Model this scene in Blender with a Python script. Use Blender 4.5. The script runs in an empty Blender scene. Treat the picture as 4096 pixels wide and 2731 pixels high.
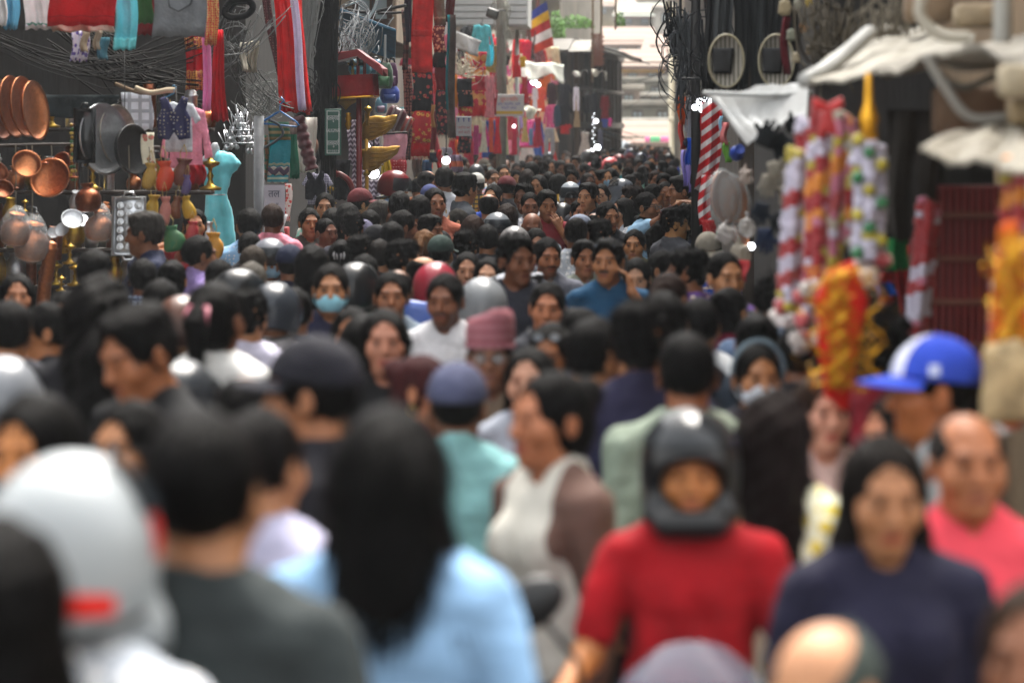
import bpy, math, random
import numpy as np
from mathutils import Vector, Matrix, Euler
R = random.Random(11)
NR = np.random.RandomState(5)
sc = bpy.context.scene
COL = sc.collection
rad = math.radians
# ---------------------------------------------------------------- camera
HC = 2.27                       # eye height of the photographer, a little above the heads
FPX, VX, VY = 15360.0, 2560.0, 525.0    # focal length / street axis / horizon in photograph pixels
cd = bpy.data.cameras.new('camera')
cd.lens = 135; cd.sensor_width = 36; cd.clip_start = .5; cd.clip_end = 3000
cd.shift_x = -0.125; cd.shift_y = -(1365.5 - VY) / 4096
cd.dof.use_dof = True; cd.dof.focus_distance = 36.0; cd.dof.aperture_fstop = 3.0
camo = bpy.data.objects.new('camera', cd); COL.objects.link(camo)
camo.location = (0, 0, HC); camo.rotation_euler = (rad(90), 0, 0)
sc.camera = camo
# ---------------------------------------------------------------- sky, sun, exposure
SUN_EL, SUN_AZ = 62, 200        # high hazy sun, coming from the far end of the street
w = bpy.data.worlds.new('World'); sc.world = w; w.use_nodes = True
nt = w.node_tree
sky = nt.nodes.new('ShaderNodeTexSky'); sky.sky_type = 'NISHITA'; sky.sun_disc = False
sky.sun_elevation = rad(SUN_EL); sky.sun_rotation = rad(20); sky.dust_density = 4; sky.air_density = 1.2
bg = nt.nodes['Background']; bg.inputs[1].default_value = .15
hs_ = nt.nodes.new('ShaderNodeHueSaturation'); hs_.inputs['Saturation'].default_value = .22     # thin bright overcast
wm = nt.nodes.new('ShaderNodeMix'); wm.data_type = 'RGBA'; wm.blend_type = 'MULTIPLY'; wm.inputs['Factor'].default_value = 1; wm.inputs['B'].default_value = (1.04, 1, .94, 1)
nt.links.new(sky.outputs[0], hs_.inputs['Color']); nt.links.new(hs_.outputs[0], wm.inputs['A']); nt.links.new(wm.outputs['Result'], bg.inputs[0])
sl = bpy.data.lights.new('sun', 'SUN'); sl.energy = 1.5; sl.angle = rad(35); sl.color = (1, .95, .88)
so = bpy.data.objects.new('sun', sl); COL.objects.link(so)
_d = Vector((math.sin(rad(20)) * math.cos(rad(SUN_EL)), math.cos(rad(20)) * math.cos(rad(SUN_EL)), math.sin(rad(SUN_EL))))
so.rotation_euler = _d.to_track_quat('Z', 'Y').to_euler(); so.location = (0, 40, 30)
vs = sc.view_settings
vs.view_transform = 'Standard'; vs.look = 'None'; vs.gamma = 1; vs.exposure = 2.2
cy = sc.cycles
cy.use_denoising = True; cy.max_bounces = 6; cy.diffuse_bounces = 3; cy.glossy_bounces = 2
cy.transmission_bounces = 4; cy.transparent_max_bounces = 6; cy.volume_bounces = 0
cy.sample_clamp_indirect = 4; cy.caustics_reflective = False; cy.caustics_refractive = False

def P(x, y, Y):
    """photograph pixel + distance down the street -> point in the street (metres)"""
    return Vector(((x - VX) / FPX * Y, Y, HC - (y - VY) / FPX * Y))
def S(px, Y): return px / FPX * Y

# ---------------------------------------------------------------- materials
def srgb(h):
    h = h.lstrip('#'); c = [int(h[i:i + 2], 16) / 255 for i in (0, 2, 4)]
    return tuple(v / 12.92 if v <= .04045 else ((v + .055) / 1.055) ** 2.4 for v in c) + (1,)
def boost(c, k=1.5):
    """dyed cloth: printed swatch value -> albedo"""
    c = srgb(c) if isinstance(c, str) else c
    return tuple(min(v * k, .8) for v in c[:3]) + (1,)
MATS = {}
def N(nt, t, **kw):
    n = nt.nodes.new(t)
    for k, v in kw.items():
        if k.startswith('i_'): n.inputs[k[2:].replace('_', ' ')].default_value = v
        else: setattr(n, k, v)
    return n
def mat(name, col=None, rough=.7, metal=0, noise=None, bump=None, spec=.5, stretch=None, attr=None, sheen=0, coat=0, emit=None, alpha=None, trans=0, col2=None):
    """one principled material; col None = the object's own colour; noise=(scale, amount); bump=(scale, strength)"""
    if name in MATS: return MATS[name]
    m = bpy.data.materials.new(name); m.use_nodes = True; MATS[name] = m
    nt = m.node_tree; L = nt.links; b = nt.nodes['Principled BSDF']
    b.inputs['Roughness'].default_value = rough; b.inputs['Metallic'].default_value = metal
    b.inputs['Specular IOR Level'].default_value = spec
    if sheen: b.inputs['Sheen Weight'].default_value = sheen
    if coat: b.inputs['Coat Weight'].default_value = coat; b.inputs['Coat Roughness'].default_value = .08
    if trans: b.inputs['Transmission Weight'].default_value = trans
    if alpha is not None: b.inputs['Alpha'].default_value = alpha
    tc = N(nt, 'ShaderNodeTexCoord'); src = tc.outputs['Object']
    if stretch:
        mp = N(nt, 'ShaderNodeMapping'); mp.inputs['Scale'].default_value = stretch
        L.new(src, mp.inputs[0]); src = mp.outputs[0]
    if col is None:
        oi = N(nt, 'ShaderNodeObjectInfo'); out = oi.outputs['Color']
    else:
        rgb = N(nt, 'ShaderNodeRGB'); rgb.outputs[0].default_value = srgb(col) if isinstance(col, str) else tuple(col) + (1,) * (4 - len(col)); out = rgb.outputs[0]
    if attr:
        a = N(nt, 'ShaderNodeAttribute', attribute_name=attr)
        mx = N(nt, 'ShaderNodeMix', data_type='RGBA', blend_type='MULTIPLY'); mx.inputs['Factor'].default_value = 1
        L.new(out, mx.inputs['A']); L.new(a.outputs['Color'], mx.inputs['B']); out = mx.outputs['Result']
    if noise:
        n = N(nt, 'ShaderNodeTexNoise', i_Scale=noise[0], i_Detail=4.0); L.new(src, n.inputs['Vector'])
        cr = N(nt, 'ShaderNodeMapRange'); cr.inputs[1].default_value = .3; cr.inputs[2].default_value = .7
        L.new(n.outputs[0], cr.inputs[0])
        mx = N(nt, 'ShaderNodeMix', data_type='RGBA', blend_type='MIX' if col2 else 'MULTIPLY')
        if col2:
            L.new(cr.outputs[0], mx.inputs['Factor']); L.new(out, mx.inputs['A']); mx.inputs['B'].default_value = srgb(col2)
            cr.inputs[3].default_value = 0; cr.inputs[4].default_value = noise[1]
        else:
            cr.inputs[3].default_value = 1 - noise[1]; cr.inputs[4].default_value = 1 + noise[1] * .4
            mx.inputs['Factor'].default_value = 1; L.new(out, mx.inputs['A']); L.new(cr.outputs[0], mx.inputs['B'])
        out = mx.outputs['Result']
    L.new(out, b.inputs['Base Color'])
    if emit:
        b.inputs['Emission Color'].default_value = srgb(emit[0]); b.inputs['Emission Strength'].default_value = emit[1]
    if bump:
        n = N(nt, 'ShaderNodeTexNoise', i_Scale=bump[0], i_Detail=3.0); L.new(src, n.inputs['Vector'])
        bp = N(nt, 'ShaderNodeBump', i_Strength=bump[1], i_Distance=.016); L.new(n.outputs[0], bp.inputs['Height']); L.new(bp.outputs[0], b.inputs['Normal'])
    return m
def patmat(name, kind, c1, c2, scale=40, c3=None, rough=.8, metal2=0):
    """two/three-colour woven, printed or embroidered cloth; kind: flower, stripe, hstripe, check, dots, brocade, zig"""
    if name in MATS: return MATS[name]
    m = bpy.data.materials.new(name); m.use_nodes = True; MATS[name] = m
    nt = m.node_tree; L = nt.links; b = nt.nodes['Principled BSDF']; b.inputs['Roughness'].default_value = rough
    tc = N(nt, 'ShaderNodeTexCoord'); src = tc.outputs['Object']
    def M(op, a, bb=None):
        n = N(nt, 'ShaderNodeMath', operation=op)
        for i, v in enumerate((a, bb)):
            if v is None: continue
            if isinstance(v, (int, float)): n.inputs[i].default_value = v
            else: L.new(v, n.inputs[i])
        return n.outputs[0]
    sx = N(nt, 'ShaderNodeSeparateXYZ'); L.new(src, sx.inputs[0])
    if kind in ('flower', 'brocade', 'dots'):
        v = N(nt, 'ShaderNodeTexVoronoi', i_Scale=scale, i_Randomness=.35 if kind != 'flower' else .7); L.new(src, v.inputs['Vector'])
        fac = M('LESS_THAN', v.outputs['Distance'], {'flower': .42, 'brocade': .5, 'dots': .22}[kind])
        n2 = N(nt, 'ShaderNodeTexVoronoi', i_Scale=scale * 2.7); L.new(src, n2.inputs['Vector'])
        f2 = M('LESS_THAN', n2.outputs['Distance'], .33)
    elif kind == 'dstripe': fac = M('GREATER_THAN', M('SINE', M('MULTIPLY', M('ADD', sx.outputs['Z'], M('MULTIPLY', sx.outputs['X'], -.75)), scale)), 0.2); f2 = None
    elif kind == 'raglan': fac = M('GREATER_THAN', M('ADD', M('ABSOLUTE', sx.outputs['X']), M('MULTIPLY', sx.outputs['Z'], .25)), .46); f2 = None
    elif kind == 'stripe': fac = M('GREATER_THAN', M('SINE', M('MULTIPLY', sx.outputs['X'], scale)), 0.1); f2 = None
    elif kind == 'hstripe': fac = M('GREATER_THAN', M('SINE', M('MULTIPLY', sx.outputs['Z'], scale)), 0.1); f2 = None
    elif kind == 'check':
        fac = M('MAXIMUM', M('GREATER_THAN', M('SINE', M('MULTIPLY', sx.outputs['X'], scale)), .5), M('GREATER_THAN', M('SINE', M('MULTIPLY', sx.outputs['Z'], scale)), .5)); f2 = None
    else:
        z = M('PINGPONG', M('MULTIPLY', sx.outputs['X'], scale), 1.0)
        fac = M('GREATER_THAN', M('SINE', M('ADD', M('MULTIPLY', sx.outputs['Z'], scale * 3), M('MULTIPLY', z, 3.0))), .2); f2 = None
    mx = N(nt, 'ShaderNodeMix', data_type='RGBA'); L.new(fac, mx.inputs['Factor'])
    if c1 is None:
        oi = N(nt, 'ShaderNodeObjectInfo'); L.new(oi.outputs['Color'], mx.inputs['A'])
    else: mx.inputs['A'].default_value = boost(c1, 1.35)
    mx.inputs['B'].default_value = boost(c2, 1.35); out = mx.outputs['Result']
    if c3 and f2 is not None:
        m2 = N(nt, 'ShaderNodeMix', data_type='RGBA'); L.new(M('MULTIPLY', f2, fac), m2.inputs['Factor']); L.new(out, m2.inputs['A']); m2.inputs['B'].default_value = srgb(c3); out = m2.outputs['Result']
    n = N(nt, 'ShaderNodeTexNoise', i_Scale=14.0, i_Detail=3.0); L.new(src, n.inputs['Vector'])
    mr = N(nt, 'ShaderNodeMapRange'); mr.inputs[3].default_value = .7; mr.inputs[4].default_value = 1.2; L.new(n.outputs[0], mr.inputs[0])
    m3 = N(nt, 'ShaderNodeMix', data_type='RGBA', blend_type='MULTIPLY'); m3.inputs['Factor'].default_value = 1; L.new(out, m3.inputs['A']); L.new(mr.outputs[0], m3.inputs['B'])
    L.new(m3.outputs['Result'], b.inputs['Base Color'])
    if metal2: L.new(M('MULTIPLY', fac, metal2), b.inputs['Metallic']); b.inputs['Roughness'].default_value = .4
    bp = N(nt, 'ShaderNodeBump', i_Strength=.5, i_Distance=.003); L.new(fac, bp.inputs['Height']); L.new(bp.outputs[0], b.inputs['Normal'])
    return m

M_skin = mat('skin', None, .5, attr='Tint', noise=(16, .22), spec=.36, bump=(70, .25))
M_hair = mat('hair', None, .45, spec=.035, noise=(60, .45), bump=(110, .9), stretch=(1, 1, .12))
M_cloth = mat('cloth', None, .85, noise=(7, .3), bump=(15, 1.0), spec=.2)
M_knit = mat('knit', None, .95, noise=(40, .25), bump=(160, .6), spec=.1)
M_gloss = mat('gloss_paint', None, .3, coat=.22, spec=.25, noise=(6, .06))
M_plastic = mat('plastic', None, .4, noise=(8, .08))
M_satin = mat('satin', None, .38, noise=(10, .15), bump=(20, .3), sheen=.3)
M_copper = mat('copper', '#c07a50', .3, .95, noise=(14, .4), bump=(30, .25), col2='#5a3322')
M_copperd = mat('copper_dark', '#8a4f34', .34, .9, noise=(10, .5), bump=(20, .2), col2='#2e1a12')
M_brass = mat('brass', '#b8963c', .3, .9, noise=(14, .4), bump=(30, .2), col2='#4a3a14')
M_gold = mat('gold_paint', '#a8812f', .42, .6, noise=(18, .35), bump=(30, .3), col2='#5a4214')
M_tinsel = mat('gold_tinsel', '#e0a426', .22, .65, noise=(50, .2))
M_steel = mat('steel', '#c4c8cc', .28, .9, noise=(12, .35), bump=(26, .3), col2='#6a7076')
M_iron = mat('iron', '#2a2b2c', .5, .6, noise=(12, .4), bump=(30, .3))
M_black = mat('black_plastic', '#0b0c0d', .45, noise=(20, .3))
M_wire = mat('wire', None, .8, spec=.12)
M_wood = mat('dark_wood', '#2c2018', .7, noise=(9, .5), bump=(20, .6), stretch=(1, 1, .12))
M_grey = mat('grey_paint', None, .6, noise=(7, .3), bump=(18, .3))
M_clear = mat('clear_plastic', '#e8eef0', .12, alpha=.22, bump=(14, .7))
M_lamp = mat('lit_lamp', '#ffffff', .5, emit=('#f4f8ff', 2.2))
M_lamp.cycles.emission_sampling = 'NONE'     # small bulbs: their glow is found by bounced paths

# ---------------------------------------------------------------- mesh helpers
def smooth(me):
    me.polygons.foreach_set('use_smooth', np.ones(len(me.polygons), dtype=bool)); return me
def mk(name, v, f, m=None, sm=True):
    me = bpy.data.meshes.new(name); me.from_pydata([tuple(p) for p in v], [], [tuple(int(i) for i in q) for q in f]); me.validate(); me.update()
    if sm: smooth(me)
    if m: me.materials.append(m)
    return me
def mkq(name, v, q, m=None, sm=True):
    """fast quad mesh from arrays"""
    me = bpy.data.meshes.new(name); v = np.asarray(v, np.float32); q = np.asarray(q, np.int32)
    me.vertices.add(len(v)); me.vertices.foreach_set('co', v.ravel())
    k = q.shape[1]; me.loops.add(q.size); me.loops.foreach_set('vertex_index', q.ravel())
    me.polygons.add(len(q)); me.polygons.foreach_set('loop_start', np.arange(0, q.size, k, dtype=np.int32))
    me.update(calc_edges=True)
    if sm: smooth(me)
    if m: me.materials.append(m)
    return me
CNT = {}
def ob(name, me, parent=None, color=None, loc=None, rot=None, scale=None, mw=None, label=None, cat=None, group=None, kind=None, m=None):
    o = bpy.data.objects.new(name, me); COL.objects.link(o)
    if parent is not None: o.parent = parent
    if color is not None: o.color = srgb(color) if isinstance(color, str) else tuple(color)[:3] + (1,)
    if mw is not None: o.matrix_local = mw
    if loc is not None: o.location = loc
    if rot is not None: o.rotation_euler = rot
    if scale is not None: o.scale = (scale,) * 3 if isinstance(scale, (int, float)) else scale
    if label: o['label'] = label
    if cat: o['category'] = cat
    if group: o['group'] = group
    if kind: o['kind'] = kind
    if m is not None and me is not None:
        o.material_slots[0].link = 'OBJECT'; o.material_slots[0].material = m
    return o

# ---------------------------------------------------------------- distance fields -> one continuous surface
def axis(lo, hi, step, fine=()):
    out = [lo]
    while out[-1] < hi:
        s = step
        for a, b, fs in fine:
            if a - step * .5 <= out[-1] <= b: s = min(s, fs)
        out.append(out[-1] + s)
    return np.array(out)
class Fld:
    def __init__(s, xs, ys, zs):
        s.ax = (xs, ys, zs); s.f = np.full((len(xs), len(ys), len(zs)), .5, np.float32); s.M = None
    def op(s, fn, lo, hi, k=.02, mode='u'):
        if s.M is not None:
            c = [s.M @ Vector((x, y, z)) for x in (lo[0], hi[0]) for y in (lo[1], hi[1]) for z in (lo[2], hi[2])]
            lo = [min(p[i] for p in c) for i in range(3)]; hi = [max(p[i] for p in c) for i in range(3)]
        m = k * 1.3 + .03; sl = []
        for i in range(3):
            a = s.ax[i]; i0 = max(np.searchsorted(a, lo[i] - m) - 1, 0); i1 = min(np.searchsorted(a, hi[i] + m) + 1, len(a)); sl.append(slice(i0, i1))
        sl = tuple(sl)
        p = np.stack(np.meshgrid(*[s.ax[i][sl[i]] for i in range(3)], indexing='ij'), -1)
        if s.M is not None:
            mi = np.array(s.M.inverted()); p = p @ mi[:3, :3].T + mi[:3, 3]
        d = fn(p); a = s.f[sl]
        if mode == 'u':
            h = np.maximum(k - np.abs(a - d), 0) / max(k, 1e-6); s.f[sl] = np.minimum(a, d) - h * h * k * .25
        elif mode == 's':
            d = -d; h = np.maximum(k - np.abs(a - d), 0) / max(k, 1e-6); s.f[sl] = np.maximum(a, d) + h * h * k * .25
        else: s.f[sl] = np.maximum(a, d)
        return s
    def ell(s, c, r, k=.02, mode='u', pad=1.0):
        c = np.array(c, float); r = np.array((r,) * 3 if isinstance(r, (int, float)) else r, float)
        def fn(p):
            q = (p - c) / r; k0 = np.sqrt((q * q).sum(-1)) + 1e-9; k1 = np.sqrt(((q / r) ** 2).sum(-1)) + 1e-9
            return k0 * (k0 - 1) / k1
        return s.op(fn, c - r * pad, c + r * pad, k, mode)
    def cap(s, a, b, ra, rb=None, k=.02, mode='u'):
        a = np.array(a, float); b = np.array(b, float); rb = ra if rb is None else rb; ab = b - a; L2 = (ab * ab).sum() + 1e-9
        def fn(p):
            h = np.clip(((p - a) @ ab) / L2, 0, 1)[..., None]; return np.linalg.norm(p - a - h * ab, axis=-1) - (ra + (rb - ra) * h[..., 0])
        r = max(ra, rb); return s.op(fn, np.minimum(a, b) - r, np.maximum(a, b) + r, k, mode)
    def cut(s, n, d):
        """keep only points with n.p <= d"""
        n = np.array(n, float); n = n / np.linalg.norm(n)
        g = sum(n[i] * s.ax[i].reshape([-1 if j == i else 1 for j in range(3)]) for i in range(3)) - d
        s.f = np.maximum(s.f, g.astype(np.float32)); return s
    def noise(s, amp, sc_, seed=0):
        rs = np.random.RandomState(seed); x, y, z = np.meshgrid(*s.ax, indexing='ij'); g = 0
        for _ in range(7):
            k = rs.normal(size=3) * sc_; g = g + np.sin(k[0] * x + k[1] * y + k[2] * z + rs.rand() * 6.28)
        s.f = s.f + (amp * g / 2.5).astype(np.float32); return s
    def net(s):
        f = s.f.copy(); f[0] = f[-1] = .1; f[:, 0] = f[:, -1] = .1; f[:, :, 0] = f[:, :, -1] = .1
        sg = f < 0; nx, ny, nz = f.shape
        cs = [(i, j, k) for i in (0, 1) for j in (0, 1) for k in (0, 1)]
        def sub(a, c): return a[c[0]:nx - 1 + c[0], c[1]:ny - 1 + c[1], c[2]:nz - 1 + c[2]]
        n = sum(sub(sg, c).astype(np.int8) for c in cs); cell = np.argwhere((n > 0) & (n < 8))
        vid = np.full((nx - 1, ny - 1, nz - 1), -1, np.int32); vid[tuple(cell.T)] = np.arange(len(cell))
        acc = np.zeros((len(cell), 3)); cnt = np.zeros(len(cell))
        V = {c: f[cell[:, 0] + c[0], cell[:, 1] + c[1], cell[:, 2] + c[2]] for c in cs}
        for a in cs:
            for ax in range(3):
                if a[ax]: continue
                b = list(a); b[ax] = 1; b = tuple(b); fa, fb = V[a], V[b]; hit = (fa < 0) != (fb < 0)
                t = np.where(hit, fa / np.where(hit, fa - fb, 1), 0)
                p = np.array(a, float)[None].repeat(len(cell), 0); p[:, ax] += t
                acc[hit] += p[hit]; cnt[hit] += 1
        idx = cell + acc / cnt[:, None]
        v = np.stack([np.interp(idx[:, i], np.arange(len(s.ax[i])), s.ax[i]) for i in range(3)], 1)
        Q = []
        for ax in range(3):
            u, w_ = [(1, 2), (2, 0), (0, 1)][ax]
            sl0 = [slice(1, -1)] * 3; sl1 = [slice(1, -1)] * 3; sl0[ax] = slice(0, -1); sl1[ax] = slice(1, None)
            A = sg[tuple(sl0)]; B = sg[tuple(sl1)]; e = np.argwhere(A != B); off = np.ones(3, int); off[ax] = 0; e = e + off
            flip = sg[tuple(e.T)]
            def cv(du, dw):
                q = e.copy(); q[:, u] += du; q[:, w_] += dw; return vid[tuple(q.T)]
            q = np.stack([cv(-1, -1), cv(0, -1), cv(0, 0), cv(-1, 0)], 1)
            q[~flip] = q[~flip][:, ::-1]; Q.append(q)
        return v, np.concatenate(Q)

def tube(pts, r, seg=6, closed=False):
    """verts, faces of a bent tube through pts (radius r or list of radii)"""
    pts = [Vector(p) for p in pts]; n = len(pts); V = []; Fc = []; up = Vector((.3, .2, 1))
    for i, p in enumerate(pts):
        t = (pts[min(i + 1, n - 1)] - pts[max(i - 1, 0)])
        if closed: t = pts[(i + 1) % n] - pts[i - 1]
        t = t.normalized() if t.length > 1e-9 else Vector((0, 0, 1))
        a = t.cross(up); a = a.normalized() if a.length > 1e-4 else t.cross(Vector((1, 0, 0))).normalized(); b = t.cross(a)
        rr = r[i] if isinstance(r, (list, tuple)) else r
        for j in range(seg):
            an = 2 * math.pi * j / seg; V.append(p + (a * math.cos(an) + b * math.sin(an)) * rr)
    for i in range(n if closed else n - 1):
        for j in range(seg):
            k = (i + 1) % n; Fc.append((i * seg + j, i * seg + (j + 1) % seg, k * seg + (j + 1) % seg, k * seg + j))
    if not closed: Fc.append(tuple(range(seg))[::-1]); Fc.append(tuple((n - 1) * seg + j for j in range(seg)))
    return V, Fc
def lathe(prof, seg=24):
    V = []; Fc = []; n = len(prof)
    for r, z in prof:
        for j in range(seg):
            a = 2 * math.pi * j / seg; V.append((r * math.cos(a), r * math.sin(a), z))
    for i in range(n - 1):
        for j in range(seg): Fc.append((i * seg + j, i * seg + (j + 1) % seg, (i + 1) * seg + (j + 1) % seg, (i + 1) * seg + j))
    if prof[0][0] > 1e-4: Fc.append(tuple(range(seg))[::-1])
    if prof[-1][0] > 1e-4: Fc.append(tuple((n - 1) * seg + j for j in range(seg)))
    return V, Fc
def boxv(x0, x1, y0, y1, z0, z1):
    v = [(x, y, z) for x in (x0, x1) for y in (y0, y1) for z in (z0, z1)]
    return v, [(0, 1, 3, 2), (4, 6, 7, 5), (0, 4, 5, 1), (2, 3, 7, 6), (0, 2, 6, 4), (1, 5, 7, 3)]
def join(parts):
    V = []; Fc = []
    for v, f in parts:
        o = len(V); V += list(v); Fc += [tuple(i + o for i in q) for q in f]
    return V, Fc
def bevbox(x0, x1, y0, y1, z0, z1, b=.01):
    V = []; Fc = []
    c = ((x0 + x1) / 2, (y0 + y1) / 2, (z0 + z1) / 2)
    for z, i in ((z0, b), (z0 + b, 0), (z1 - b, 0), (z1, b)):
        X0, X1, Y0, Y1 = x0 + i, x1 - i, y0 + i, y1 - i
        V += [(X0 + b, Y0, z), (X1 - b, Y0, z), (X1, Y0 + b, z), (X1, Y1 - b, z), (X1 - b, Y1, z), (X0 + b, Y1, z), (X0, Y1 - b, z), (X0, Y0 + b, z)]
    for r in range(3):
        for j in range(8): Fc.append((r * 8 + j, r * 8 + (j + 1) % 8, r * 8 + 8 + (j + 1) % 8, r * 8 + 8 + j))
    Fc += [tuple(range(8))[::-1], tuple(range(24, 32))]
    return V, Fc
def thing(name, loc, label, cat, group=None, rot=0):
    return ob(name, None, loc=loc, rot=(0, 0, rot), label=label, cat=cat, group=group)
# ================================================================ people
HC0 = Vector((0, 0, 1.585))       # head centre of the standard 1.70 m figure
def head_matrix(yaw, pitch, roll=0, hs=1.07):
    pv = Vector((0, .02, 1.47))
    return Matrix.Translation(pv) @ Euler((rad(pitch), rad(roll), rad(yaw)), 'ZYX').to_matrix().to_4x4() @ Matrix.Translation(HC0 - pv) @ Matrix.Scale(hs, 4)
def hand(F, wr, d, nrm, side, curl=.35, r=.0088):
    """palm and five fingers from wrist wr along d; nrm = palm normal; side=+1: thumb on d x nrm side"""
    wr = Vector(wr); d = Vector(d).normalized(); nrm = Vector(nrm); nrm = (nrm - d * nrm.dot(d)).normalized(); t = d.cross(nrm) * side
    F.cap(wr, wr + d * .075 + t * .012, .022, .02, .012); F.cap(wr + t * .0, wr + d * .078 - t * .022, .02, .017, .012); F.cap(wr + t * .01, wr + d * .08 + t * .024, .018, .015, .012)
    for i, (o, L) in enumerate(((.03, .068), (.0105, .078), (-.009, .073), (-.028, .056))):
        b = wr + d * .078 + t * o; e1 = b + (d + nrm * curl * .6).normalized() * L * .5; e2 = e1 + (d + nrm * curl * 2.6).normalized() * L * .5
        F.cap(b, e1, r * 1.05, r, .004); F.cap(e1, e2, r, r * .85, .003)
    b = wr + d * .022 + t * .024; e1 = b + (d * .7 + t * .75 + nrm * .3).normalized() * .045; e2 = e1 + (d * .95 + t * .15 + nrm * .35).normalized() * .035
    F.cap(b, e1, .013, .0105, .008); F.cap(e1, e2, .0105, .009, .003)
DEF_ARMS = {1: ((.182, .0, 1.375), (.222, .03, 1.115), (.232, -.05, .87)), -1: ((-.182, .0, 1.375), (-.222, .03, 1.115), (-.232, -.05, .87))}
def face_prims(F, fem, stout=1.0, chin=1.0):
    F.ell((0, .012, .03), (.076, .096, .086), 0)
    F.ell((0, -.022, -.045), (.056 * stout - .003 * fem, .066, .07), .04)
    F.ell((0, -.062, -.086), (.026, .026, .024 * chin), .03)
    F.cap((-.034, -.078, .031), (.034, -.078, .031), .0135 - .003 * fem, None, .02)
    for s in (-1, 1):
        F.ell((s * .043 * stout, -.058, -.02), (.022, .022, .024), .03)
        F.ell((s * .0315, -.1, .011), (.017, .016, .0115), .012, 's')
        F.ell((s * .0315, -.0765, .0105), (.0145, .0135, .0125), .003)
    F.cap((0, -.083, .022), (0, -.107, -.02), .0085, .0115, .014)
    F.ell((0, -.099, -.0255), (.0175, .014, .0095), .008)
    F.cap((-.019, -.0835, -.052), (.019, -.0835, -.052), .0065, None, .008); F.cap((-.015, -.083, -.0635), (.015, -.083, -.0635), .0075, None, .008)
    F.cap((-.02, -.096, -.0575), (.02, -.096, -.0575), .0035, None, .006, 's')
    for s in (-1, 1):
        F.ell((s * .08, .012, -.002), (.0095, .019, .031), .008); F.ell((s * .092, .006, .0), (.008, .011, .019), .006, 's')
def tint(v, Mh, fem, beard=0, moust=0, paint=None):
    mi = np.array(Mh.inverted()); q = v @ mi[:3, :3].T + mi[:3, 3]; x, y, z = q[:, 0], q[:, 1], q[:, 2]; ax = np.abs(x)
    t = np.ones((len(v), 3)); fr = y < -.04
    def mixm(m, c): t[m] = c
    if beard:
        m = fr & (z < -.036) & (z > -.125) & ~((ax < .022) & (z > -.072) & (z < -.043)); t[m] = 1 - beard * (1 - np.array((.3, .26, .25)))
        m = (y >= -.04) & (y < -.005) & (z < -.01) & (z > -.1) & (ax > .03); t[m] = 1 - beard * (1 - np.array((.3, .26, .25)))
    if moust: mixm(fr & (ax < .027) & (z > -.0475) & (z < -.0335) & (y < -.07), (.12, .1, .1))
    mixm(fr & (ax < .023) & (z > -.069) & (z < -.047) & (y < -.078), (.72, .46, .44) if not fem else (.75, .32, .33))
    mixm(fr & (np.abs(z + .0575) < .0022) & (ax < .021), (.3, .18, .17))
    mixm(fr & (ax > .012) & (ax < .052) & (np.abs(z - (.036 - .1 * np.abs(ax - .03))) < (.0032 if fem else .0045)) & (y < -.055), (.2, .16, .15))
    e = ((ax - .0315) / .0145) ** 2 + ((z - .0105) / .0075) ** 2
    mixm(fr & (e < 1.0) & (y < -.07), (1.15, 1.35, 1.6)); mixm(fr & (e < 1.0) & (np.abs(ax - .0315) < .0065) & (y < -.07), (.08, .07, .06))
    mixm(fr & (e < 1.5) & (z > .016) & (y < -.066), (.3, .25, .24))
    m = fr & (ax < .012) & (z < -.03) & (z > -.036) & (y < -.085); mixm(m, (.4, .3, .28))
    return t
def fingers_axes(arms):
    fx, fy, fz = [], [], []
    for s, a in arms.items():
        if len(a) > 3:
            p = Vector(a[2]) + Vector(a[3]).normalized() * .08; fx.append((p.x - .12, p.x + .12, .006)); fy.append((p.y - .12, p.y + .12, .006)); fz.append((p.z - .13, p.z + .13, .006))
    return fx, fy, fz
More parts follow.
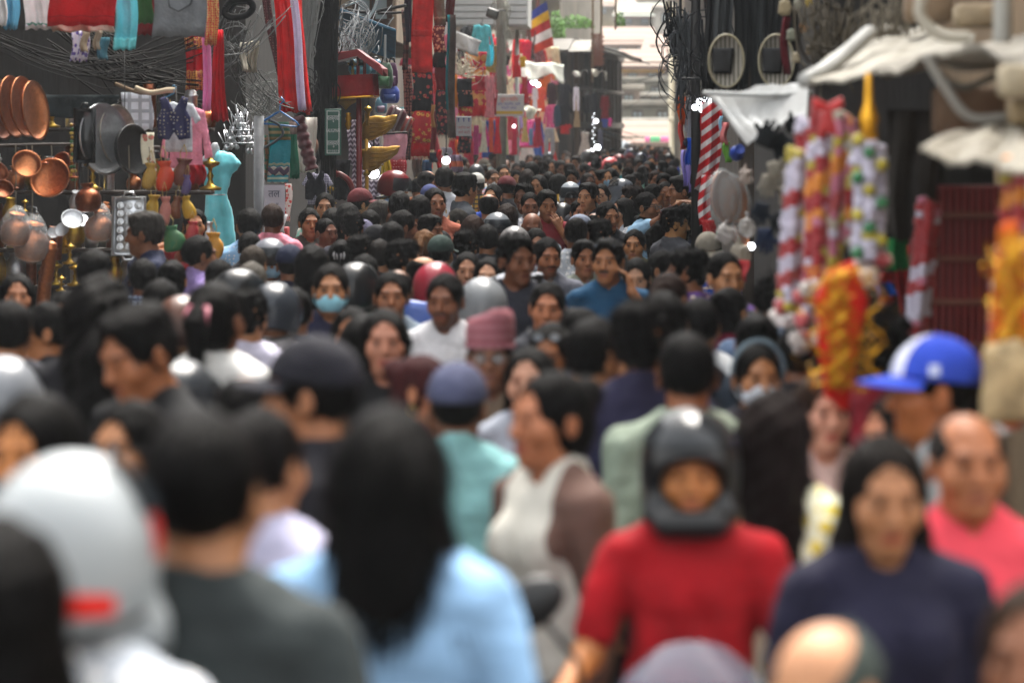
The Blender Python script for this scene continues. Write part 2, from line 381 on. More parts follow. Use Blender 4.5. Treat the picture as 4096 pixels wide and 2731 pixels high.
def make_body(key, fem=0, yaw=0, pitch=0, arms=None, beard=0, moust=0, stout=1.0, sit=0, lean=0, sleeve='short', polo=0, chin=1.0, roll=0, hs=1.07):
    A = dict(DEF_ARMS); A.update(arms or {}); Mh = head_matrix(yaw, pitch, roll, hs); sh = .93 if fem else 1.0
    hc = Mh.translation; fx, fy, fz = fingers_axes(A); px = [c for a in A.values() for p in a[:3] for c in [p]]
    xs = axis(min(-.33, min(p[0] for p in px) - .2), max(.33, max(p[0] for p in px) + .2), .022, [(hc.x - .1, hc.x + .1, .0046), (-.27, .27, .0125)] + fx)
    ys = axis(min(-.24, min(p[1] for p in px) - .2, -.65 if sit else 0), max(.2, max(p[1] for p in px) + .2), .018, [(hc.y - .125, hc.y + .125, .0048)] + fy)
    zs = axis(-.02, max(1.76, max(p[2] for p in px) + .22), .026, [(hc.z - .125, hc.z + .125, .0046), (1.3, 1.47, .012)] + fz)
    def torso(F, g=0.0):
        F.ell((0, .01, .94), (.16 + g, .108 + g, .13 + g), .03); F.ell((0, .0, 1.08), (.145 * stout + g, .1 * stout + g, .17 + g), .06)
        F.ell((0, .008, 1.27), (.165 * sh + g, .112 + g, .17 + g), .06)
        F.cap((-.14 * sh, .012, 1.372), (.14 * sh, .012, 1.372), .056 + g, None, .05)
        for s in (-1, 1): F.cap((0, .03, 1.46), (s * .15 * sh, .015, 1.385), .044 + g, .045 + g, .04)
        if fem:
            for s in (-1, 1): F.ell((s * .068, -.078, 1.265), (.058 + g, .045 + g, .056 + g), .05)
    def legs(F, g=0.0):
        for s in (-1, 1):
            if sit:
                k = (s * .2, -.42, .72); F.cap((s * .09, 0, .9), k, .09 + g, .065 + g, .04); F.cap(k, (s * .17, -.35, .3), .062 + g, .045 + g, .03)
                if not g: F.cap((s * .17, -.3, .26), (s * .17, -.48, .24), .042, .035, .02)
            else:
                F.cap((s * .088, 0, .88), (s * .1, -.012, .49), .086 + g, .056 + g, .04); F.cap((s * .1, -.012, .49), (s * .1, .022, .09), .056 + g, .036 + g * 1.6, .03)
                if not g: F.cap((s * .1, .04, .045), (s * .112, -.15, .03), .043, .03, .02)
    def armsf(F, g=0.0, upto=2.0):
        for s, a in A.items():
            S0 = Vector((a[0][0] * sh, a[0][1], a[0][2])); E = Vector(a[1]); W = Vector(a[2])
            F.cap(S0, S0.lerp(E, min(upto, 1)), .049 * (1 - .12 * fem) + g, (.049 - .01 * min(upto, 1)) * (1 - .12 * fem) + g, .04)
            if upto > 1: F.cap(E, E.lerp(W, min(upto - 1, 1)), .039 * (1 - .1 * fem) + g, .039 - .011 * min(upto - 1, 1) + g, .03)
    F = Fld(xs, ys, zs); torso(F); legs(F); armsf(F)
    F.cap((0, .035, 1.37), (hc.x * .6, .02 + hc.y * .5, 1.53), .052 - .008 * fem, .05 - .007 * fem, .035)
    for s, a in A.items():
        W = Vector(a[2]); E = Vector(a[1])
        if len(a) > 3: hand(F, W, a[3], a[4], a[5], a[6] if len(a) > 6 else .35)
        else: hand(F, W, (W - E).normalized() + Vector((0, -.15, -.4)), (-s, .2, 0), s if False else -s, .35, .0125)
    F.M = Mh; face_prims(F, fem, stout if stout > 1.02 else 1.0, chin); F.M = None
    v, q = F.net(); me = mkq('body_' + key, v, q, M_skin)
    t = tint(v, Mh, fem, beard, moust); ca = me.color_attributes.new('Tint', 'FLOAT_COLOR', 'POINT')
    ca.data.foreach_set('color', np.concatenate([t, np.ones((len(t), 1))], 1).astype(np.float32).ravel())
    G = Fld(axis(xs[0], xs[-1], .015), axis(ys[0], ys[-1], .015), axis(.8, zs[-1], .016, [(1.38, 1.5, .01)]))
    torso(G, .0175); armsf(G, .0185, {'short': .72, 'long': 1.93, 'none': .12}[sleeve])
    G.cap((0, .034, 1.36), (0, .03, 1.45), .067 - .006 * fem, .06 - .006 * fem, .03)
    G.noise(.005, 21, 3).noise(.0034, 48, 4)
    G.cap((0, .018, 1.452), (0, .0, 1.62), .064 - .006 * fem, .075, .01, 's'); G.cut((0, 0, -1), -.86)
    if fem: G.cap((0, -.07, 1.46), (0, -.085, 1.44), .045, .03, .01, 's')
    if polo:
        for i in range(26):
            an = 2 * math.pi * i / 26; x, y = .064 * math.sin(an), .02 - .06 * math.cos(an)
            if abs(an - math.pi) > 3.0: continue
            z = 1.478 - .035 * math.cos(an); G.cap((x, y, z - .012), (x * .93, y * .93, z + .012), .0105, .009, .008)
    v, q = G.net(); shirt = mkq('shirt_' + key, v, q, M_cloth)
    G = Fld(axis(-.32, .32, .022), axis(-.62 if sit else -.2, .2, .022), axis(.03, 1.05, .026)); G.ell((0, .01, .94), (.17, .118, .135), .03); legs(G, .016); G.noise(.002, 20, 8); G.cut((0, 0, 1), .97)
    v, q = G.net(); tr = mkq('trousers_' + key, v, q, M_cloth)
    return dict(body=me, shirt=shirt, trousers=tr, Mh=Mh, yaw=yaw, fem=fem)
BODY = {}
def body(key, **kw):
    if key not in BODY: BODY[key] = make_body(key, **kw)
    return BODY[key]

# ---- hair, head-local
def hair_blades(v, q, n, L, seed, flow):
    """loose strands over the hair surface so that the outline breaks up"""
    rs = np.random.RandomState(seed); e1 = v[q[:, 1]] - v[q[:, 0]]; e2 = v[q[:, 2]] - v[q[:, 0]]; nn = np.cross(e1, e2); nn /= np.linalg.norm(nn, axis=1)[:, None] + 1e-9
    c = v[q].mean(1); ok = np.where(nn[:, 2] > -.6)[0]; i = rs.choice(ok, n); p = c[i]; nm = nn[i]; fl = flow(p, rs); fl -= nm * (fl * nm).sum(1)[:, None] * .8
    fl /= np.linalg.norm(fl, axis=1)[:, None] + 1e-9; sd = np.cross(nm, fl); l = L * (.6 + .8 * rs.rand(n))[:, None]
    a = p - nm * .002 + sd * .0022; b = p - nm * .002 - sd * .0022; m = p + nm * .004 + fl * l * .5; e = p + nm * (.002 + .007 * rs.rand(n)[:, None]) + fl * l
    V = np.concatenate([v, a, b, m + sd * .0014, m - sd * .0014, e]); o = len(v); k = np.arange(n)
    Q1 = np.stack([o + k, o + n + k, o + 3 * n + k, o + 2 * n + k], 1); T = np.stack([o + 2 * n + k, o + 3 * n + k, o + 4 * n + k, o + 4 * n + k], 1)
    return V, np.concatenate([q, Q1]), T[:, :3]
def make_hair(kind):
    lowz = {'mid': -.32, 'long': -.42, 'longwave': -.44, 'pony': -.3, 'bob': -.24, 'front': -.36}.get(kind, -.16)
    st = .0062; F = Fld(axis(-.15, .15, st), axis(-.15, .23, st), axis(lowz, .2, st))
    face = dict(short=((0, -.116, -.012), (.072, .087, .118)), quiff=((0, -.116, -.012), (.07, .085, .117)), fem=((0, -.116, -.02), (.067, .089, .126)))
    flow = lambda p, rs: np.stack([p[:, 0] * 3, p[:, 1] * 2 + .05, -.3 - p[:, 2] * 2], 1) + rs.normal(size=p.shape) * .22
    nb, bl = 420, .03
    if kind in ('short', 'quiff', 'messy', 'buzz', 'spike'):
        g = .003 if kind == 'buzz' else .0075
        F.ell((0, .014, .034), (.0765 + g, .0965 + g, .088 + g * 1.25), .01)
        if kind in ('quiff', 'messy', 'spike'): F.ell((0, -.025, .1), (.054, .064, .03), .035); F.ell((0, .035, .09), (.06, .066, .032), .035)
        F.noise({'messy': .006, 'quiff': .0035, 'spike': .004, 'short': .002, 'buzz': .0006}[kind], 70 if kind != 'short' else 60, 2)
        F.ell(*face['short' if kind != 'quiff' else 'quiff'], k=.012, mode='s')
        F.cut((0, -1, -.9), .03)        # above the ears, down to the nape
        if kind == 'buzz': nb, bl = 60, .008
        if kind in ('spike', 'messy'): flow = lambda p, rs: np.stack([p[:, 0] * 4, p[:, 1] * 2 - .1, .5 + p[:, 2] * 2], 1) * .4 + rs.normal(size=p.shape) * .3; nb = 700
    elif kind in ('bald', 'thin'):
        F.ell((0, .016, .03), (.082, .101, .09), .01); F.noise(.001, 60, 3); F.ell((0, -.045, .1), (.075 if kind == 'bald' else .062, .118 if kind == 'bald' else .085, .075), .01, 's'); F.ell((0, -.13, -.03), (.09, .1, .2), .01, 's'); F.cut((0, -1, -1.05), .012); nb, bl = 160, .012
    else:
        F.ell((0, .016, .034), (.084, .105, .0945), .01); F.ell((0, .04, -.03), (.074, .072, .07), .03)
        if kind in ('long', 'longwave', 'bob', 'front', 'mid'):
            b = {'mid': -.2, 'long': -.34, 'longwave': -.36, 'bob': -.14, 'front': -.27}[kind]
            F.cap((0, .045, .02), (0, .07, -.1), .082, .08, .03); F.cap((0, .07, -.1), (0, .098, b + .05), .078, .07, .03)
            for s in (-1, 1): F.cap((s * .06, .008, .02), (s * .076, .02, -.1), .026, .026, .025)
            if kind in ('front', 'long', 'mid'):
                for s in (-1, 1): F.cap((s * .076, .012, -.08), (s * .1, -.07 if kind == 'front' else .05, max(b, -.29)), .028, .024, .03)
            F.noise(.0035 if kind != 'longwave' else .008, 42, 6); nb, bl = (900, .06) if kind != 'mid' else (2600, .1)
            flow = lambda p, rs: np.stack([p[:, 0] * .6, .12 + 0 * p[:, 0], -1 + 0 * p[:, 0]], 1) + rs.normal(size=p.shape) * .12
        elif kind == 'bun': F.ell((0, .105, .07), (.046, .042, .044), .012); F.noise(.002, 60, 4)
        elif kind == 'topbun': F.ell((0, .03, .145), (.04, .04, .036), .012); F.noise(.002, 60, 4)
        elif kind == 'pony': F.cap((0, .105, .05), (0, .145, .0), .026, .034, .015); F.cap((0, .145, .0), (0, .135, -.24), .034, .014, .015); F.noise(.003, 50, 4)
        elif kind == 'curly': F.ell((0, .02, .05), (.1, .118, .105), .01); F.noise(.011, 75, 9); nb, bl = 900, .03
        F.ell(*face['fem'], k=.012, mode='s'); F.cap((0, -.11, -.02), (0, -.14, -.34), .062, .075, .015, 's')
        if kind == 'curly': F.cut((0, -1, -1.05), .05)
    v, q = F.net(); V, Q, T = hair_blades(v, q, nb, bl, 3, flow)
    return mk('hair_' + kind, V, [tuple(a) for a in Q] + [tuple(a) for a in T], M_hair)
HAIR = {}
def hair(kind):
    if kind not in HAIR: HAIR[kind] = make_hair(kind)
    return HAIR[kind]
# ---- hats, helmets, masks, head-local
HEADG = {}
def headgear(kind):
    if kind in HEADG: return HEADG[kind]
    st = .0065; out = []
    if kind in ('cap', 'capback'):
        F = Fld(axis(-.12, .12, st), axis(-.14, .15, st), axis(-.02, .18, st)); F.ell((0, .012, .045), (.092, .112, .104), 0)
        F.cut((0, -.12, -1), -.042); v, q = F.net(); out.append(('crown', mkq('cap_crown', v, q, M_cloth)))
        V = []; Fc = []
        for j in range(13):
            a = rad(-72 + 144 * j / 12)
            for i in range(5):
                t = i / 4; r0, r1 = .1, .185 - .04 * abs(math.sin(a)) ** 2; rr = r0 + (r1 - r0) * t; x = math.sin(a) * (.085 + (rr - .1) * .55); y = .0 - math.cos(a) * rr
                V.append((x, y, .052 - .0 - .16 * (rr - .1) - 1.6 * x * x)); V.append((x, y, .047 - .16 * (rr - .1) - 1.6 * x * x))
        for j in range(12):
            for i in range(4):
                a = (j * 5 + i) * 2; b = a + 2; c = a + 10; d = c + 2; Fc += [(a, b, d, c), (a + 1, c + 1, d + 1, b + 1)]
            a = (j * 5 + 4) * 2; Fc.append((a, a + 1, a + 11, a + 10))
        out.append(('brim', mk('cap_brim', V, Fc, M_cloth)))
        v, f = lathe([(.0, .152), (.007, .151), (.008, .147), (.0, .145)], 8); out.append(('button', mk('cap_button', [(a, b + .012, c) for a, b, c in v], f, M_cloth)))
    elif kind == 'beanie':
        F = Fld(axis(-.12, .12, st), axis(-.14, .15, st), axis(-.06, .18, st)); F.ell((0, .014, .04), (.092, .111, .106), 0); F.noise(.001, 50, 2); F.cut((0, -.35, -1), -.022)
        v, q = F.net(); out.append(('crown', mkq('beanie_crown', v, q, M_knit)))
        out.append(('brim', mk('beanie_brim', *tube([(.0915 * math.sin(a), .014 - .11 * math.cos(a), .033 + .038 * math.cos(a)) for a in np.linspace(0, 2 * math.pi, 28)[:-1]], .011, 8, True), M_knit)))
    elif kind == 'topi':
        V = []; Fc = []; n = 28; prof = ((.088, .105, .045), (.09, .107, .09), (.088, .104, .13), (.08, .095, .158), (.0, .0, .15))
        for rx, ry, z in prof:
            for j in range(n):
                a = 2 * math.pi * j / n; V.append((rx * math.sin(a), .012 - ry * math.cos(a), z + (.018 * math.sin(a) + .02 * math.cos(a)) * (z > .1) + .004 * math.sin(3 * a)))
        for r in range(len(prof) - 1):
            for j in range(n): Fc.append((r * n + j, r * n + (j + 1) % n, r * n + n + (j + 1) % n, r * n + n + j))
        out.append(('crown', mk('topi_crown', V, Fc, patmat('dhaka_cloth', 'zig', None, '#6a3038', 60))))
        out.append(('band', mk('topi_band', *tube([(.089 * math.sin(a), .012 - .106 * math.cos(a), .05) for a in np.linspace(0, 2 * math.pi, 26)[:-1]], .006, 6, True), M_cloth)))
    elif kind in ('helmet', 'openhelmet'):
        full = kind == 'helmet'; st = .008
        F = Fld(axis(-.16, .16, st), axis(-.19, .2, st), axis(-.17, .2, st)); F.ell((0, .012, .035), (.124, .148, .136), 0); F.ell((0, .03, -.03), (.118, .132, .11), .03)
        if full: F.cap((-.06, -.1, -.105), (.06, -.1, -.105), .034, None, .03); F.cap((-.085, -.05, -.08), (.085, -.05, -.08), .038, None, .04)
        F.ell((0, .01, -.02), (.1, .122, .13), .005, 's'); F.ell((0, -.15, -.005 if full else -.06), (.088, .13, .06 if full else .135), .015, 's'); F.cut((0, .25, -1), .11 if full else .075)
        v, q = F.net(); out.append(('shell', mkq(kind + '_shell', v, q, M_gloss)))
        V = []; Fc = []; n = 15; rows = 7
        for i in range(rows):
            for j in range(n):
                a = rad(-88 + 176 * j / (n - 1)); ph = rad(22 + 40 * i / (rows - 1)) if full else rad(-18 + 50 * i / (rows - 1)); x = .131 * math.sin(a) * math.cos(ph); y = .01 - .158 * math.cos(a) * math.cos(ph); z = .035 + .142 * math.sin(ph)
                V += [(x, y, z), (x * .975, y * .975, z - .002)]
        for i in range(rows - 1):
            for j in range(n - 1):
                a = (i * n + j) * 2; b = a + 2; c = a + 2 * n; d = c + 2; Fc += [(a, b, d, c), (a + 1, c + 1, d + 1, b + 1)]
        out.append(('visor', mk(kind + '_visor', V, Fc, mat('smoked_visor', '#1c2024', .06, spec=.4) if full else mat('tinted_visor', '#23292e', .12, spec=.3, alpha=.6))))
        out.append(('rim', mk(kind + '_rim', *tube([(.113 * math.sin(a), .028 + .128 * math.cos(a), -.062 - .03 * math.cos(a)) for a in np.linspace(rad(-118), rad(118), 20)], .009, 6), M_black)))
        out.append(('strap', mk(kind + '_strap', *tube([(-.085, -.01, -.06), (-.06, -.05, -.115), (0, -.06, -.13), (.06, -.05, -.115), (.085, -.01, -.06)], .006, 6), M_black)))
    elif kind == 'mask':
        F = Fld(axis(-.09, .09, .005), axis(-.15, 0, .005), axis(-.13, .01, .005)); F.ell((0, -.045, -.05), (.061, .069, .056), 0); F.cap((0, -.1, -.04), (0, -.104, -.03), .014, .01, .02); F.cap((-.05, -.05, -.04), (.05, -.05, -.04), .012, None, .03)
        rs = np.arange(len(F.ax[2])); F.f = F.f + (.0022 * np.sin(F.ax[2] * 380))[None, None, :].astype(np.float32); v, q = F.net(); out.append(('cup', mkq('mask_cup', v, q, M_cloth)))
        for s in (-1, 1): out.append(('ear_loop', mk('mask_loop', *tube([(s * .055, -.045, -.025), (s * .078, -.01, -.015), (s * .086, .02, -.005), (s * .078, -.01, -.045), (s * .055, -.045, -.075)], .0022, 5), M_cloth)))
    elif kind in ('glasses', 'shades'):
        dz, dy = (0, 0) if kind == 'glasses' else (.085, .03); rings = []
        for s in (-1, 1):
            rings.append(tube([(s * .033 + .022 * math.cos(a), -.104 + dy + .05 * abs(s * .033 + .022 * math.cos(a)) ** 1.1, .009 + dz + .017 * math.sin(a)) for a in np.linspace(0, 6.283, 17)[:-1]], .0025, 6, True))
            rings.append(tube([(s * .056, -.098 + dy, .013 + dz), (s * .082, -.04 + dy, .016 + dz), (s * .086, .015 + dy, .014 + dz)], .0025, 6))
        rings.append(tube([(-.012, -.106 + dy, .012 + dz), (.012, -.106 + dy, .012 + dz)], .0025, 6)); out.append(('frame', mk(kind + '_frame', *join(rings), M_black)))
        for s in (-1, 1):
            v = [(s * .033 + .021 * math.cos(a) * r, -.1035 + dy + .05 * abs(s * .033 + .021 * math.cos(a) * r) ** 1.1, .009 + dz + .016 * math.sin(a) * r) for r in (1, 0.01) for a in np.linspace(0, 6.283, 17)[:-1]]
            out.append(('lens', mk(kind + '_lens', v, [(i, (i + 1) % 16, 16 + (i + 1) % 16, 16 + i) for i in range(16)], mat('spectacle_lens', '#dfe8ee', .05, alpha=.2) if kind == 'glasses' else mat('sunglass_lens', '#aab6c4', .06, metal=.5))))
    elif kind == 'earring':
        for s in (-1, 1): out.append(('earring', mk('hoop', *tube([(s * .088, .01 + .012 * math.sin(a), -.05 + .014 * math.cos(a)) for a in np.linspace(0, 6.283, 13)[:-1]], .003, 5, True), M_brass)))
    elif kind == 'band': out.append(('band', mk('hair_band', *tube([(.094 * math.cos(a), -.01, .035 + .107 * math.sin(a)) for a in np.linspace(-.15, math.pi + .15, 20)], [.008] * 20, 6), M_cloth)))
    elif kind == 'clip': out.append(('clip', mk('hair_clip', *join([tube([(x, .12, .05), (x * 1.2, .135, .03), (x, .128, .0)], .007, 6) for x in (-.03, -.012, .012, .03)] + [tube([(-.034, .121, .05), (.034, .121, .05)], .008, 6)]), M_plastic)))
    HEADG[kind] = out
    return out
GNAME = {'cap': 'cap', 'capback': 'cap', 'beanie': 'beanie', 'topi': 'topi_hat', 'helmet': 'helmet', 'openhelmet': 'helmet', 'mask': 'face_mask', 'glasses': 'glasses', 'shades': 'sunglasses', 'earring': 'earring', 'band': 'hair_band', 'clip': 'hair_clip'}
SK = ['#8a5a3c', '#9b6a48', '#7a4c32', '#a87550', '#6d432c', '#91603f']
PEOPLE = []          # (x, y, head px, distance) of everybody placed
def put_person(loc, rotz, scale, B, hairk, hc, skin, shirt, gear=(), label=None, group=None, trou='#23242a', pat=None):
    o = ob('person', B['body'], loc=loc, rot=(0, 0, rotz), scale=scale, color=skin, label=label, cat='person', group=group)
    ob('shirt', B['shirt'], o, shirt, m=pat); ob('trousers', B['trousers'], o, trou)
    if hairk: ob('hair', hair(hairk), o, hc, mw=B['Mh'])
    for g in gear:
        g = g if isinstance(g, tuple) else (g, '#202226'); r = None
        sub = headgear(g[0]); mw = B['Mh'] @ (Matrix.Rotation(math.pi, 4, 'Z') if g[0] == 'capback' else Matrix.Identity(4))
        for i, (nm, me) in enumerate(sub):
            if i == 0 or nm == 'earring': r = ob(GNAME[g[0]], me, o, g[1], mw=mw, m=g[2] if len(g) > 2 else None)
            else: ob(nm, me, r, g[1])
    return o
def person(x, yt, hh, face, bk, hairk, shirt, label, gear=(), skin=None, hc='#070606', pat=None, lo=.9, hi=1.1, group='people in the crowd', trou='#23242a'):
    """x, top of head and head height in photograph pixels -> a person standing in the street at the distance that head size implies"""
    B = BODY[bk]; gk = [g if isinstance(g, str) else g[0] for g in gear]; hl, tp = next(((l, t) for n, l, t in (('elmet', .3, 1.765), ('topi', .275, 1.765), ('cap', .262, 1.74), ('beanie', .255, 1.735)) if any(n in q for q in gk)), (.245, 1.72))
    d = FPX * hl / hh; h = HC - (yt - VY) / FPX * d; s = h / tp
    if not lo <= s <= hi:
        s = min(max(s, lo), hi); d = FPX * (HC - s * tp) / max(yt - VY, 30)
    p = P(x, yt, d); f = rad(face - B['yaw']); c = B['Mh'].translation * s
    off = Vector((c.x * math.cos(f) - c.y * math.sin(f), c.x * math.sin(f) + c.y * math.cos(f), 0))
    PEOPLE.append((x, yt, FPX * hl * s / d, d))
    return put_person((p.x - off.x, d - off.y, 0), f, s, B, hairk, hc, skin or R.choice(SK), shirt, gear, label, group, trou, pat)

def patch(par, c, r, az, el, col, name='flash', m=None, n=10):
    """painted panel on a rounded cap or helmet; az from the back (+y) toward -x, degrees"""
    V = []; Fc = []
    for i in range(n + 1):
        for j in range(n + 1):
            a, e = rad(az[0] + (az[1] - az[0]) * i / n), rad(el[0] + (el[1] - el[0]) * j / n); V.append((c[0] - r[0] * math.sin(a) * math.cos(e), c[1] + r[1] * math.cos(a) * math.cos(e), c[2] + r[2] * math.sin(e)))
    for i in range(n):
        for j in range(n): k = i * (n + 1) + j; Fc.append((k, k + n + 1, k + n + 2, k + 1))
    return ob(name, mk(name, V, Fc, m or M_gloss), par, col)
# ================================================================ the street and its buildings
def ground_mesh(x0, x1, y0, y1, z, n, m, wob=0):
    V = []; Fc = []
    for i in range(n + 1):
        for j in range(n + 1): V.append((x0 + (x1 - x0) * i / n, y0 + (y1 - y0) * j / n, z + wob * math.sin(i * 2.1) * math.cos(j * 1.7)))
    for i in range(n):
        for j in range(n): a = i * (n + 1) + j; Fc.append((a, a + n + 1, a + n + 2, a + 1))
    return mk('sheet', V, Fc, m)
ob('ground', ground_mesh(-700, 700, -100, 1300, -.02, 4, mat('earth', '#5a5046', .95, noise=(.3, .3))), kind='structure')
ob('road', ground_mesh(-4.2, 1.1, -8, 150, .0, 10, mat('asphalt', '#3c3b39', .9, noise=(3, .3), bump=(60, .4))), kind='structure')
M_plaster = mat('plaster', None, .9, noise=(1.3, .35), bump=(12, .4)); M_timber = mat('timber', None, .8, noise=(5, .45), bump=(14, .6), stretch=(1, 1, .1))
M_tile = None
def tilemat():
    m = patmat('roof_tiles', 'hstripe', None, '#5a4034', 21); return m
def pane_mat(): return mat('window_glass', '#8fa0a4', .08, spec=.8, noise=(2, .3))
def window(par, P0, w, h, axis_, fcol, nx=2, nz=3, depth=.06):
    """window with frame and panes on a wall; axis_ 'y' = faces the camera, 'x+'/'x-' = faces across the street"""
    o = ob('window', mk('window_frame', *join([boxv(-w / 2, w / 2, -depth, .02, -h / 2 - .05, -h / 2 + .04), boxv(-w / 2, w / 2, -depth, .02, h / 2 - .04, h / 2 + .05)] +
        [boxv(-w / 2 + w * i / nx - .035, -w / 2 + w * i / nx + .035, -depth + .004, .02, -h / 2 + .041, h / 2 - .041) for i in range(nx + 1)] +
        [boxv(-w / 2 + .036, w / 2 - .036, -depth + .015, .015, -h / 2 + h * k / nz - .02, -h / 2 + h * k / nz + .02) for k in range(1, nz)]), M_timber, sm=False), par, fcol, loc=P0, rot=(0, 0, {'y': 0, 'x+': rad(90), 'x-': rad(-90)}[axis_]))
    pm = mk('pane', *boxv(-w / nx / 2 + .03, w / nx / 2 - .03, -.02, -.012, -h / nz / 2 + .02, h / nz / 2 - .02), pane_mat(), sm=False)
    for i in range(nx):
        for k in range(nz): ob('pane', pm, o, loc=(-w / 2 + w * (i + .5) / nx, 0, -h / 2 + h * (k + .5) / nz))
    return o
def building(name, label, x0, x1, y0, y1, H, col, m=None, z0=0, cat='building', eave=True, wins=(), fcol='#3a281c', tin='#6e6a64'):
    b = thing(name, ((x0 + x1) / 2, (y0 + y1) / 2, z0), label, cat); cx, cy_ = (x0 + x1) / 2, (y0 + y1) / 2
    ob('wall', mk('wall', *bevbox(x0 - cx, x1 - cx, y0 - cy_, y1 - cy_, 0, H - z0, .02), m or M_plaster, sm=False), b, col)
    if eave: ob('roof', mk('roof', *bevbox(x0 - cx - .35, x1 - cx + .35, y0 - cy_ - .35, y1 - cy_ + .35, H - z0 + .005, H - z0 + .14, .03), mat('tin', None, .6, .3, noise=(2, .4))), b, tin)
    for ax, px, py, pz, w_, h_ in wins: window(b, (px - cx, py - cy_, pz - z0), w_, h_, ax, fcol)
    return b
# left side
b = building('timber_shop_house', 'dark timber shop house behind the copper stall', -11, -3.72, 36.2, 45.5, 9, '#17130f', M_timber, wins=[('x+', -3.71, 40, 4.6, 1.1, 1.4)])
pl = mk('plank', *bevbox(-.24, .24, -.02, .02, 0, 5.2, .006), M_timber, sm=False)
for i in range(14): ob('plank', pl, b, R.choice(['#14100e', '#0f0d0c', '#1a1410', '#120f0d']), loc=(-7.2 + 7.36 + i * .495 - 7.0 + 0, -4.675, .2 + R.uniform(-.05, .05)))
building('rear_shop_house', 'brown house wall beyond the hanging kitchenware at far left', -13, -5.6, 14, 33, 8, '#3a302a', fcol='#241a14')
building('plaster_house', 'brown plaster house with jettied upper floor and wooden window above the red lantern', -8, -2.98, 47, 57, 9, '#8c7c68', z0=3.35, wins=[('y', -3.27, 46.98, 4.35, .42, 1.5), ('y', -4.4, 46.98, 4.6, .8, 1.4), ('x+', -2.97, 50, 4.8, .9, 1.3)])
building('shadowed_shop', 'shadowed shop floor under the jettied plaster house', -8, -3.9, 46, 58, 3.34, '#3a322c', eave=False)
bw = building('white_louvre_house', 'house with white louvred front above the turquoise kurta', -8, -2.13, 73, 75.4, 8.5, '#c8cac8', z0=4.25)
sl_ = mk('slat', *bevbox(-2.93, 2.93, -.035, .0, 0, .1, .008), mat('white_paint', '#d4d6d4', .6, noise=(4, .12)), sm=False)
for i in range(22): ob('slat', sl_, bw, loc=(0, -1.203, .04 + i * .125))
building('grey_house', 'grey house with shop floor behind the shawl stall', -8, -4.1, 58.5, 72.5, 7.5, '#6e665c', wins=[('x+', -4.09, 63, 4.6, .9, 1.3), ('x+', -4.09, 68, 4.6, .9, 1.3)])
building('tall_house', 'tall plaster house behind the striped flag', -9, -3.5, 84.5, 96, 9.5, '#9a9080', wins=[('x+', -3.49, 88, 5, 1, 1.4), ('y', -4.2, 84.48, 5.2, .8, 1.3)])
# the old timber house that closes the left side
th = thing('old_timber_house', (-1.75, 100, 0), 'old dark timber house with mossy tin eaves at the bend', 'building')
ob('wall', mk('wall', *bevbox(-5, 0, 0, 16, 0, 4.6, .02), M_timber, sm=False), th, '#241e1a', rot=(0, 0, rad(-4)))
ob('upper_wall', mk('wall', *bevbox(-5, -.45, 1.2, 15, 4.601, 8.2, .02), M_plaster, sm=False), th, '#6a6458', rot=(0, 0, rad(-4)))
pst = mk('post', *bevbox(-.06, .06, -.2, .0, 0, 4.58, .01), M_timber, sm=False)
for i, x in enumerate((-3.0, -2.45, -1.9, -1.4, -.95, -.45, -.08)): ob('post', pst, th, R.choice(['#5c4c3e', '#3a3028', '#6a5a48']), loc=(x, -.01 + .0 * i - x * .07, 0))
for i in range(7):
    v, f = bevbox(-.5, .5, -1.1, .35, 0, .03, .008); me = mk('tin_sheet', [(a, b_, c + .22 * b_ + .02 * math.sin(a * 20)) for a, b_, c in v], f, mat('tin', None, .6, .3, noise=(2, .4)), sm=False)
    ob('tin_sheet', me, th, R.choice(['#8a8880', '#6a665e', '#a4a49c', '#55524c']), loc=(-3.6 + i * .62, -.12 - .02 * (i % 2), 4.5 + R.uniform(-.12, .08)), rot=(0, R.uniform(-.06, .06), R.uniform(-.1, .1)))
# its long side along the street: posts, beams, shuttered openings, patched boards
_rz = rad(-4); fxy = lambda u, d: (d * math.cos(_rz) + u * math.sin(-_rz) * 1.0, u * math.cos(_rz) + d * math.sin(_rz))
sp_ = mk('post', *bevbox(-.0, .14, -.07, .07, 0, 4.5, .01), M_timber, sm=False)
for k in range(11): ob('post', sp_, th, R.choice(['#4a3c30', '#2c231c', '#5c4c3c', '#38302a']), loc=(*fxy(.3 + 1.5 * k, 0), 0), rot=(0, 0, _rz))
for z, hh_ in ((2.35, .16), (3.35, .1), (4.35, .18)): ob('beam', mk('beam', *bevbox(-.0, .17, .05, 15.9, z, z + hh_, .01), M_timber, sm=False), th, '#33291f', rot=(0, 0, _rz))
bd_ = mk('shutter_board', *bevbox(.0, .05, -.3, .3, 0, .82, .01), M_timber, sm=False)
for k in range(20): ob('shutter_board', bd_, th, R.choice(['#3c3026', '#55463a', '#241d18', '#6a5c4c', '#1a1613']), loc=(*fxy(.75 + .75 * k, .0), R.choice((2.52, 3.47))), rot=(0, 0, _rz))
dr_ = mk('door', *bevbox(.0, .04, -.55, .55, .05, 2.3, .01), M_timber, sm=False)
for k in range(7): ob('door', dr_, th, R.choice(['#15110f', '#1c1714', '#0f0d0c']), loc=(*fxy(1.2 + 2.2 * k, .0), 0), rot=(0, 0, _rz))
